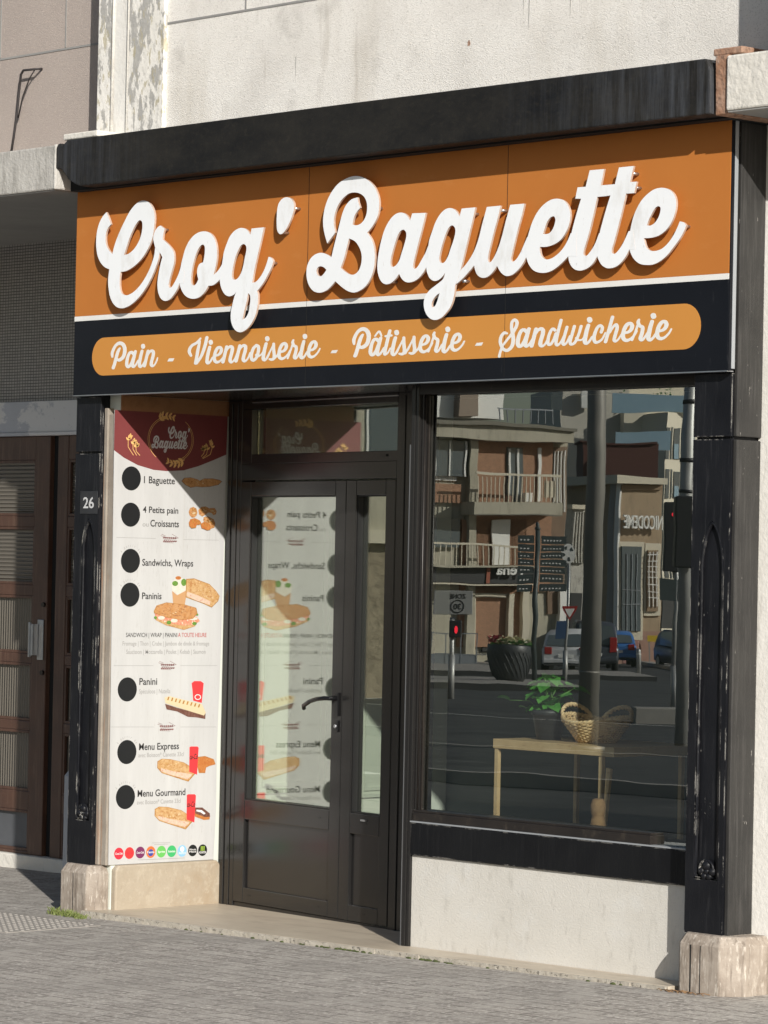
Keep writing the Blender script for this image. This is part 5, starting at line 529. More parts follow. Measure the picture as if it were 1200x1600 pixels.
["t",[[[36293,32847],[36693,32844],[36903,33509],[37725,33510],[37545,32875],[37912,32862],[37783,32408],[37330,32418],[37279,32246],[37227,32074],[37175,31902],[37122,31733],[37070,31569],[37018,31407],[36965,31247],[36912,31087],[36858,30929],[36803,30769],[36749,30617],[36700,30482],[36668,30402],[36636,30329],[36609,30261],[36594,30199],[36589,30158],[36587,30118],[36593,30083],[36609,30054],[36634,30035],[36668,30019],[36705,30009],[36742,30006],[36790,30018],[36839,30044],[36889,30080],[36938,30119],[37008,30179],[37078,30250],[37147,30328],[37214,30412],[37292,30521],[37366,30641],[37439,30765],[37513,30887],[37768,30872],[37900,30127],[37578,30145],[37522,30065],[37467,29985],[37409,29905],[37344,29830],[37269,29755],[37187,29682],[37100,29616],[37010,29560],[36930,29520],[36846,29488],[36759,29463],[36671,29445],[36586,29436],[36498,29432],[36411,29437],[36328,29450],[36250,29474],[36173,29507],[36101,29546],[36038,29589],[35983,29638],[35937,29694],[35896,29751],[35859,29805],[35830,29848],[35804,29888],[35783,29930],[35768,29976],[35761,30044],[35766,30119],[35778,30200],[35788,30285],[35800,30408],[35815,30543],[35834,30682],[35860,30819],[35898,30961],[35944,31103],[35995,31245],[36046,31387],[36098,31530],[36151,31674],[36206,31816],[36260,31952],[36309,32070],[36357,32183],[36406,32294],[36454,32406],[36191,32403]]]],
["e",[[[37570,30161],[37592,30111],[37613,30062],[37636,30012],[37664,29961],[37702,29902],[37744,29841],[37793,29781],[37849,29725],[37918,29670],[37996,29617],[38079,29569],[38165,29531],[38250,29505],[38340,29486],[38431,29474],[38521,29464],[38610,29457],[38698,29454],[38787,29455],[38874,29462],[38962,29477],[39050,29498],[39136,29525],[39223,29556],[39321,29598],[39420,29646],[39517,29701],[39611,29760],[39711,29835],[39808,29918],[39902,30005],[39994,30091],[40084,30174],[40172,30258],[40256,30341],[40333,30423],[40392,30493],[40447,30562],[40497,30630],[40542,30698],[40577,30756],[40607,30814],[40636,30872],[40665,30929],[40634,30961],[40603,30993],[40571,31023],[40533,31049],[40484,31069],[40429,31084],[40371,31096],[40315,31110],[40285,31053],[40256,30996],[40225,30938],[40191,30878],[40145,30804],[40095,30726],[40041,30647],[39982,30571],[39915,30492],[39843,30413],[39766,30337],[39685,30268],[39604,30208],[39520,30152],[39432,30103],[39341,30063],[39255,30037],[39166,30019],[39077,30007],[38991,30002],[38921,30002],[38853,30007],[38787,30017],[38726,30033],[38676,30053],[38629,30077],[38585,30106],[38547,30139],[38510,30183],[38480,30233],[38454,30286],[38431,30339],[38412,30391],[38396,30445],[38383,30498],[38368,30552],[38466,30549],[38563,30545],[38660,30543],[38757,30546],[38857,30553],[38958,30564],[39056,30581],[39151,30603],[39243,30634],[39333,30672],[39418,30714],[39497,30759],[39568,30806],[39634,30856],[39696,30910],[39754,30968],[39813,31039],[39869,31115],[39919,31194],[39963,31275],[40002,31359],[40036,31445],[40064,31533],[40084,31619],[40098,31700],[40106,31781],[40107,31860],[40098,31938],[40080,32007],[40055,32075],[40023,32140],[39982,32201],[39936,32255],[39882,32306],[39822,32352],[39760,32392],[39698,32424],[39631,32450],[39563,32472],[39495,32490],[39431,32504],[39366,32515],[39300,32522],[39232,32524],[39147,32522],[39058,32515],[38968,32503],[38881,32484],[38791,32455],[38703,32419],[38617,32376],[38533,32330],[38441,32275],[38351,32214],[38265,32149],[38186,32079],[38113,32004],[38046,31923],[37984,31840],[37928,31757],[37879,31680],[37835,31604],[37795,31525],[37758,31444],[37722,31352],[37690,31256],[37661,31159],[37635,31063],[37611,30974],[37590,30885],[37571,30797],[37555,30712],[37541,30638],[37529,30565],[37520,30494],[37518,30423],[37525,30356],[37539,30291],[37555,30226]],[[38523,31058],[38542,31109],[38560,31160],[38580,31211],[38605,31263],[38642,31324],[38684,31386],[38729,31449],[38775,31510],[38821,31572],[38867,31636],[38916,31694],[38967,31739],[39004,31761],[39043,31779],[39082,31790],[39119,31793],[39153,31788],[39187,31776],[39217,31758],[39239,31737],[39255,31699],[39256,31650],[39248,31597],[39236,31545],[39216,31483],[39187,31418],[39151,31355],[39111,31296],[39069,31245],[39023,31196],[38972,31152],[38918,31115],[38866,31088],[38811,31065],[38755,31048],[38700,31038],[38655,31038],[38611,31043],[38567,31052]]]]],
"sub":[["Pain",[[[3041,26317],[3082,26305],[3136,26303],[3189,26317],[3217,26335],[3308,26497],[3388,26696],[3532,26665],[3622,26665],[3730,26685],[3892,26757],[3964,26808],[4027,26875],[4070,26947],[4103,27037],[4122,27145],[4120,27253],[4103,27325],[4066,27397],[4027,27451],[3951,27523],[3856,27578],[3730,27618],[3604,27634],[3460,27620],[3338,27577],[3208,27503],[3102,27415],[2996,27289],[2911,27145],[2892,27055],[2903,27001],[2954,26893],[2974,26872],[3010,26860],[3064,26866],[3098,26893],[3109,27055],[3147,27145],[3208,27246],[3304,27361],[3350,27397],[3406,27426],[3496,27456],[3568,27467],[3640,27459],[3718,27433],[3767,27397],[3823,27325],[3846,27271],[3855,27199],[3836,27055],[3806,26983],[3770,26929],[3728,26893],[3658,26854],[3568,26816],[3514,26806],[3443,26839],[3533,27055],[3640,27243],[3664,27307],[3655,27325],[3624,27343],[3561,27343],[3478,27301],[3385,27217],[3340,27163],[3290,27073],[3099,26587],[2991,26389],[2997,26353]],[[5148,26317],[5224,26306],[5278,26312],[5338,26335],[5404,26376],[5422,26376],[5458,26343],[5512,26328],[5566,26330],[5624,26353],[5649,26389],[5807,26857],[5903,26965],[5959,27001],[6016,27025],[6052,27032],[6072,27019],[6079,26983],[6074,26929],[6050,26839],[5950,26605],[5922,26479],[5934,26425],[5957,26389],[6034,26336],[6124,26315],[6178,26317],[6250,26339],[6340,26395],[6427,26479],[6492,26569],[6523,26623],[6566,26749],[6559,26767],[6538,26779],[6502,26781],[6474,26767],[6411,26641],[6320,26515],[6250,26456],[6196,26429],[6178,26429],[6162,26479],[6172,26551],[6278,26803],[6310,26929],[6311,27019],[6290,27073],[6232,27127],[6124,27165],[6016,27165],[5962,27150],[5890,27116],[5857,27145],[5818,27162],[5744,27163],[5699,27145],[5674,27118],[5505,26659],[5382,26515],[5278,26438],[5260,26449],[5255,26479],[5269,26587],[5342,26857],[5430,27109],[5419,27145],[5397,27163],[5350,27180],[5296,27180],[5246,27163],[5214,27127],[5120,26911],[5062,26723],[4990,26705],[4841,26533],[4738,26455],[4730,26461],[4729,26497],[4745,26587],[4915,27091],[4916,27127],[4877,27163],[4810,27178],[4756,27169],[4720,27149],[4684,27086],[4618,27127],[4558,27145],[4468,27150],[4378,27136],[4288,27094],[4212,27019],[4139,26911],[4083,26785],[4042,26641],[4035,26551],[4046,26479],[4074,26425],[4106,26389],[4162,26349],[4252,26324],[4324,26325],[4396,26341],[4504,26401],[4558,26356],[4602,26335],[4684,26321],[4738,26328],[4810,26358],[4900,26421],[4956,26479],[5026,26575],[5017,26551],[5016,26461],[5031,26407],[5078,26353]],[[4306,26466],[4284,26497],[4275,26569],[4293,26695],[4328,26821],[4361,26893],[4411,26965],[4450,27003],[4486,27016],[4617,26929],[4582,26839],[4553,26803],[4472,26641],[4384,26533]],[[5355,27217],[5458,27219],[5501,27235],[5541,27271],[5550,27307],[5527,27379],[5504,27415],[5479,27433],[5422,27453],[5350,27454],[5283,27433],[5243,27397],[5234,27361],[5265,27271],[5306,27235]]]],
["Viennoiserie",[[[10241,26327],[10339,26325],[10429,26359],[10548,26453],[10627,26565],[10659,26489],[10700,26435],[10771,26387],[10861,26355],[10969,26345],[11059,26358],[11149,26388],[11275,26457],[11266,26399],[11293,26359],[11365,26333],[11447,26345],[11478,26363],[11500,26399],[11659,26867],[11725,26944],[11779,26990],[11851,27025],[11905,27037],[11919,27029],[11929,26993],[11917,26903],[11801,26615],[11779,26543],[11773,26471],[11790,26417],[11845,26363],[11923,26329],[11977,26320],[12031,26323],[12103,26346],[12211,26418],[12233,26381],[12301,26351],[12373,26353],[12428,26381],[12449,26417],[12609,26885],[12709,26993],[12787,27036],[12841,27052],[12865,27047],[12875,27029],[12870,26939],[12843,26849],[12744,26615],[12721,26525],[12723,26471],[12737,26435],[12789,26381],[12859,26349],[12931,26336],[13021,26350],[13115,26399],[13199,26471],[13291,26593],[13324,26489],[13381,26417],[13471,26365],[13579,26349],[13651,26362],[13741,26397],[13847,26471],[13903,26537],[13975,26552],[14155,26635],[14143,26489],[14152,26453],[14174,26417],[14214,26381],[14263,26357],[14353,26341],[14407,26348],[14513,26399],[14599,26471],[14688,26597],[14731,26669],[14732,26687],[14875,26881],[14884,26867],[14924,26633],[14921,26507],[14910,26489],[14857,26470],[14713,26479],[14677,26473],[14650,26453],[14644,26435],[14650,26417],[14677,26396],[14839,26354],[14983,26364],[15069,26399],[15253,26522],[15271,26516],[15316,26453],[15361,26420],[15487,26370],[15595,26362],[15721,26388],[15847,26446],[15937,26508],[15937,26489],[15910,26435],[15913,26417],[15937,26397],[15991,26389],[16038,26417],[16185,26687],[16315,26958],[16369,26928],[16451,26903],[16458,26885],[16449,26813],[16415,26687],[16347,26543],[16334,26489],[16341,26453],[16363,26417],[16423,26374],[16513,26356],[16603,26378],[16683,26435],[16747,26508],[16764,26489],[16787,26435],[16849,26381],[16945,26352],[17035,26359],[17107,26392],[17191,26453],[17243,26507],[17287,26572],[17353,26471],[17431,26414],[17557,26374],[17665,26373],[17809,26412],[17971,26506],[18134,26651],[18231,26795],[18231,26813],[18205,26832],[18151,26829],[18046,26705],[17989,26651],[17890,26579],[17809,26534],[17755,26514],[17665,26500],[17611,26506],[17575,26521],[17548,26543],[17527,26579],[17517,26633],[17520,26687],[17755,26723],[17881,26775],[17935,26815],[17984,26867],[18007,26906],[18024,26975],[18020,27029],[17996,27083],[17916,27155],[17863,27178],[17773,27191],[17629,27168],[17539,27126],[17467,27063],[17410,26993],[17358,26903],[17300,26723],[17251,26700],[17125,26556],[17017,26480],[17003,26507],[17002,26543],[17024,26669],[17088,26903],[17176,27155],[17164,27191],[17142,27209],[17089,27225],[17035,27223],[16994,27209],[16961,27173],[16866,26957],[16802,26741],[16632,26543],[16585,26501],[16549,26485],[16607,26615],[16642,26741],[16659,26849],[16653,26921],[16639,26951],[16603,26988],[16558,27011],[16477,27032],[16441,27059],[16389,27155],[16407,27245],[16400,27263],[16369,27284],[16333,27288],[16279,27266],[16206,27173],[16202,27137],[16227,27065],[16225,27052],[16126,26831],[16092,26813],[15973,26669],[15829,26561],[15703,26504],[15595,26492],[15540,26507],[15495,26543],[15474,26597],[15473,26669],[15495,26687],[15649,26703],[15739,26723],[15829,26763],[15896,26813],[15944,26867],[15977,26957],[15976,27011],[15965,27047],[15928,27101],[15883,27138],[15829,27166],[15739,27182],[15595,27163],[15487,27114],[15413,27047],[15335,26939],[15279,26813],[15244,26669],[15191,26615],[15145,26585],[15084,26885],[15066,27137],[15028,27173],[14965,27183],[14929,27174],[14900,27155],[14888,27137],[14880,27065],[14831,26993],[14521,26597],[14443,26502],[14407,26475],[14389,26479],[14382,26507],[14398,26633],[14466,26885],[14556,27155],[14551,27173],[14515,27203],[14443,27218],[14389,27207],[14345,27173],[14249,26957],[14203,26813],[14122,26723],[14065,26683],[13972,26651],[13969,26669],[14016,26813],[14031,26903],[14029,26975],[14006,27047],[13975,27084],[13921,27117],[13777,27160],[13723,27161],[13687,27150],[13633,27110],[13561,27077],[13471,27011],[13405,26921],[13345,26802],[13309,26804],[13273,26788],[13202,26651],[13123,26543],[13065,26489],[12985,26447],[12960,26489],[12964,26543],[12990,26633],[13070,26813],[13098,26903],[13112,27011],[13095,27083],[13068,27119],[13021,27153],[12931,27185],[12823,27188],[12679,27140],[12643,27174],[12571,27188],[12507,27173],[12470,27137],[12345,26795],[12319,26764],[12273,26669],[12215,26579],[12137,26489],[12085,26452],[12031,26433],[12011,26489],[12023,26561],[12128,26813],[12157,26921],[12164,26993],[12148,27065],[12123,27101],[12085,27131],[11995,27167],[11869,27171],[11815,27157],[11743,27123],[11689,27161],[11617,27172],[11554,27155],[11521,27119],[11347,26646],[11257,26574],[11149,26509],[11059,26482],[10987,26475],[10925,26489],[10879,26525],[10855,26597],[10861,26665],[11077,26694],[11203,26742],[11278,26795],[11326,26849],[11360,26939],[11349,27029],[11293,27101],[11203,27152],[11077,27164],[10951,27138],[10876,27101],[10830,27065],[10765,26993],[10698,26885],[10631,26687],[10574,26669],[10429,26507],[10339,26451],[10329,26525],[10353,26651],[10412,26867],[10501,27119],[10495,27155],[10465,27180],[10429,27193],[10375,27196],[10321,27179],[10292,27155],[10211,26975],[10145,26777],[10093,26543],[10092,26453],[10118,26399],[10177,26350]],[[9333,26345],[9475,26347],[9529,26364],[9791,26597],[9928,26759],[10072,26993],[10179,27227],[10287,27569],[10281,27605],[10267,27623],[10213,27649],[10159,27654],[10103,27641],[10060,27605],[9971,27317],[9861,27065],[9717,26795],[9652,26705],[9565,26617],[9554,26633],[9732,27407],[9694,27461],[9767,27551],[9766,27569],[9751,27587],[9709,27600],[9673,27597],[9457,27455],[9367,27406],[9079,27325],[8938,27245],[8841,27155],[8807,27101],[8781,27029],[8778,26975],[8802,26903],[8864,26831],[8962,26741],[9007,26721],[9061,26722],[9101,26741],[9119,26777],[9003,26957],[9006,27029],[9043,27101],[9115,27165],[9205,27219],[9403,27278],[9511,27327],[9523,27317],[9416,27029],[9338,26687],[9258,26417],[9277,26374]],[[13579,26487],[13561,26490],[13543,26510],[13520,26579],[13526,26669],[13552,26759],[13606,26867],[13657,26939],[13759,27007],[13795,27002],[13812,26975],[13815,26903],[13802,26831],[13767,26723],[13705,26693],[13683,26669],[13680,26633],[13707,26597],[13687,26568],[13641,26525]],[[10897,26775],[10892,26795],[10916,26849],[10990,26957],[11051,27011],[11095,27029],[11113,27025],[11132,26993],[11134,26957],[11118,26903],[11094,26867],[11023,26807]],[[15505,26793],[15543,26885],[15608,26975],[15667,27027],[15724,27047],[15749,27011],[15752,26975],[15736,26921],[15703,26874],[15631,26820]],[[17557,26806],[17575,26867],[17647,26975],[17702,27029],[17755,27053],[17773,27053],[17797,27011],[17797,26975],[17777,26921],[17752,26885],[17683,26830],[17593,26807]],[[10388,27245],[10447,27229],[10501,27228],[10555,27241],[10592,27263],[10609,27281],[10623,27317],[10582,27425],[10522,27461],[10447,27471],[10375,27457],[10325,27425],[10307,27389],[10312,27353],[10341,27281]],[[14450,27263],[14515,27248],[14569,27251],[14623,27269],[14659,27296],[14672,27317],[14675,27353],[14639,27443],[14587,27478],[14515,27492],[14443,27483],[14389,27454],[14365,27425],[14362,27389],[14397,27299]],[[17098,27263],[17161,27257],[17215,27266],[17251,27282],[17288,27317],[17292,27371],[17265,27443],[17233,27473],[17179,27495],[17107,27500],[17035,27480],[16990,27443],[16980,27407],[17011,27317],[17050,27281]]]],
["Patisserie",[[[23005,26311],[23084,26299],[23153,26311],[23210,26337],[23301,26401],[23379,26491],[23463,26635],[23624,26854],[23671,26581],[23666,26473],[23642,26449],[23588,26435],[23462,26446],[23426,26441],[23395,26419],[23389,26401],[23395,26383],[23426,26362],[23534,26329],[23606,26319],[23696,26325],[23804,26360],[23858,26359],[23894,26375],[23978,26473],[24093,26581],[24191,26743],[24272,26857],[24323,26581],[24314,26473],[24290,26455],[24236,26442],[24092,26452],[24056,26437],[24041,26401],[24074,26370],[24182,26337],[24272,26326],[24380,26338],[24451,26365],[24686,26527],[24721,26473],[24776,26425],[24902,26373],[25046,26366],[25136,26387],[25226,26424],[25298,26389],[25352,26401],[25370,26419],[25469,26599],[25531,26671],[25602,26779],[25609,26797],[25589,26833],[25640,26946],[25658,26951],[25694,26931],[25778,26905],[25789,26887],[25781,26815],[25747,26689],[25671,26527],[25665,26491],[25672,26455],[25693,26419],[25730,26388],[25820,26357],[25892,26363],[25964,26396],[26033,26455],[26126,26572],[26134,26563],[26131,26455],[26154,26401],[26216,26349],[26288,26324],[26342,26319],[26396,26327],[26486,26370],[26590,26455],[26666,26564],[26704,26491],[26736,26455],[26828,26398],[26954,26368],[27098,26381],[27224,26430],[27373,26527],[27508,26653],[27603,26797],[27597,26815],[27566,26831],[27512,26820],[27386,26671],[27260,26576],[27170,26527],[27098,26505],[27026,26497],[26972,26505],[26936,26523],[26913,26545],[26891,26599],[26888,26653],[26897,26689],[27116,26717],[27242,26767],[27309,26815],[27358,26869],[27393,26959],[27393,27013],[27373,27067],[27347,27103],[27278,27156],[27224,27177],[27152,27187],[27008,27167],[26900,27117],[26844,27067],[26785,26995],[26708,26851],[26666,26689],[26617,26671],[26472,26509],[26397,26455],[26378,26451],[26368,26509],[26389,26635],[26453,26869],[26542,27121],[26532,27157],[26504,27179],[26450,27195],[26396,27192],[26355,27175],[26325,27139],[26234,26931],[26180,26759],[26114,26725],[25965,26545],[25892,26486],[25881,26491],[25884,26509],[25939,26617],[25973,26743],[25990,26851],[25984,26923],[25950,26977],[25928,26992],[25802,27034],[25781,27049],[25742,27103],[25720,27157],[25738,27247],[25730,27265],[25694,27286],[25658,27289],[25608,27265],[25547,27193],[25533,27139],[25557,27049],[25541,27031],[25443,26797],[25366,26653],[25298,26594],[25186,26527],[25064,26495],[24974,26503],[24916,26545],[24893,26617],[24902,26682],[25118,26713],[25244,26761],[25337,26833],[25385,26905],[25399,26959],[25398,27013],[25387,27049],[25352,27099],[25262,27162],[25154,27184],[25064,27176],[24992,27157],[24918,27121],[24848,27062],[24780,26977],[24738,26905],[24702,26815],[24662,26671],[24599,26599],[24542,26558],[24481,26851],[24464,27103],[24452,27126],[24416,27150],[24362,27156],[24326,27148],[24290,27121],[24281,27049],[24208,26941],[23984,26653],[23894,26552],[23830,26851],[23811,27103],[23775,27139],[23714,27150],[23678,27142],[23644,27121],[23634,27103],[23625,27031],[23563,26941],[23191,26473],[23138,26433],[23120,26435],[23112,26473],[23126,26581],[23199,26851],[23287,27103],[23275,27139],[23254,27157],[23174,27176],[23103,27157],[23071,27121],[22977,26905],[22912,26689],[22904,26679],[22868,26695],[22832,26685],[22703,26527],[22616,26465],[22606,26473],[22628,26563],[22819,27157],[22958,27174],[22985,27193],[22993,27211],[22991,27229],[22958,27257],[22860,27265],[22916,27427],[22896,27463],[22868,27481],[22796,27490],[22742,27472],[22715,27445],[22634,27252],[22508,27241],[22465,27211],[22469,27175],[22490,27158],[22526,27149],[22580,27151],[22598,27139],[22469,26743],[22454,26727],[22418,26725],[22387,26707],[22248,26545],[22148,26467],[22139,26473],[22135,26509],[22156,26617],[22326,27121],[22310,27155],[22281,27175],[22318,27211],[22324,27229],[22220,27409],[22166,27450],[22094,27464],[22027,27445],[21974,27409],[21806,27243],[21795,27229],[21796,27211],[21824,27189],[21878,27194],[22094,27367],[22113,27355],[22211,27211],[22237,27193],[22166,27181],[22130,27162],[22094,27100],[21986,27151],[21842,27159],[21734,27127],[21651,27067],[21546,26923],[21466,26725],[21441,26563],[21453,26491],[21482,26435],[21560,26365],[21644,26338],[21716,26335],[21788,26348],[21842,26368],[21914,26413],[21968,26365],[22004,26347],[22058,26334],[22112,26333],[22184,26353],[22274,26406],[22331,26455],[22396,26527],[22400,26544],[22392,26455],[22405,26401],[22436,26366],[22472,26348],[22544,26341],[22652,26373],[22729,26419],[22786,26473],[22886,26619],[22891,26599],[22873,26473],[22880,26419],[22922,26357]],[[20508,26329],[20600,26326],[20636,26338],[20673,26365],[20750,26509],[20834,26712],[20942,26687],[21014,26683],[21176,26705],[21266,26739],[21370,26797],[21417,26833],[21480,26905],[21520,26977],[21552,27067],[21569,27175],[21567,27265],[21545,27355],[21506,27427],[21446,27499],[21392,27546],[21302,27597],[21176,27638],[21050,27654],[20906,27640],[20780,27595],[20621,27499],[20523,27409],[20437,27301],[20353,27157],[20338,27067],[20359,26995],[20404,26905],[20456,26879],[20510,26885],[20539,26905],[20558,27085],[20588,27157],[20653,27265],[20760,27391],[20852,27445],[20942,27475],[21014,27486],[21086,27479],[21158,27456],[21201,27427],[21251,27373],[21282,27319],[21299,27247],[21299,27175],[21284,27085],[21257,27013],[21224,26959],[21188,26923],[21131,26887],[20978,26825],[20905,26851],[20892,26869],[20993,27103],[21096,27283],[21110,27319],[21106,27337],[21068,27363],[21032,27367],[20996,27359],[20921,27319],[20807,27211],[20759,27139],[20716,27049],[20541,26599],[20440,26419],[20438,26383],[20448,26365]],[[21698,26490],[21683,26545],[21685,26617],[21734,26833],[21768,26905],[21818,26977],[21860,27016],[21896,27026],[22024,26941],[21989,26851],[21960,26815],[21866,26635],[21752,26506],[21716,26478]],[[24938,26794],[24930,26797],[24932,26815],[24947,26851],[25031,26977],[25100,27035],[25136,27048],[25154,27040],[25170,27013],[25171,26959],[25154,26916],[25119,26869],[25046,26819]],[[26936,26800],[26925,26815],[26940,26851],[27007,26959],[27080,27030],[27121,27049],[27143,27049],[27166,27013],[27168,26977],[27152,26926],[27126,26887],[27062,26832]],[[23212,27211],[23264,27206],[23318,27213],[23358,27229],[23398,27265],[23407,27301],[23384,27373],[23361,27409],[23336,27427],[23282,27446],[23210,27448],[23140,27427],[23100,27391],[23091,27355],[23122,27265],[23156,27233]],[[26478,27229],[26540,27227],[26594,27240],[26636,27265],[26660,27301],[26659,27337],[26632,27409],[26576,27454],[26522,27468],[26450,27466],[26392,27445],[26354,27409],[26346,27373],[26378,27283],[26421,27247]]]],
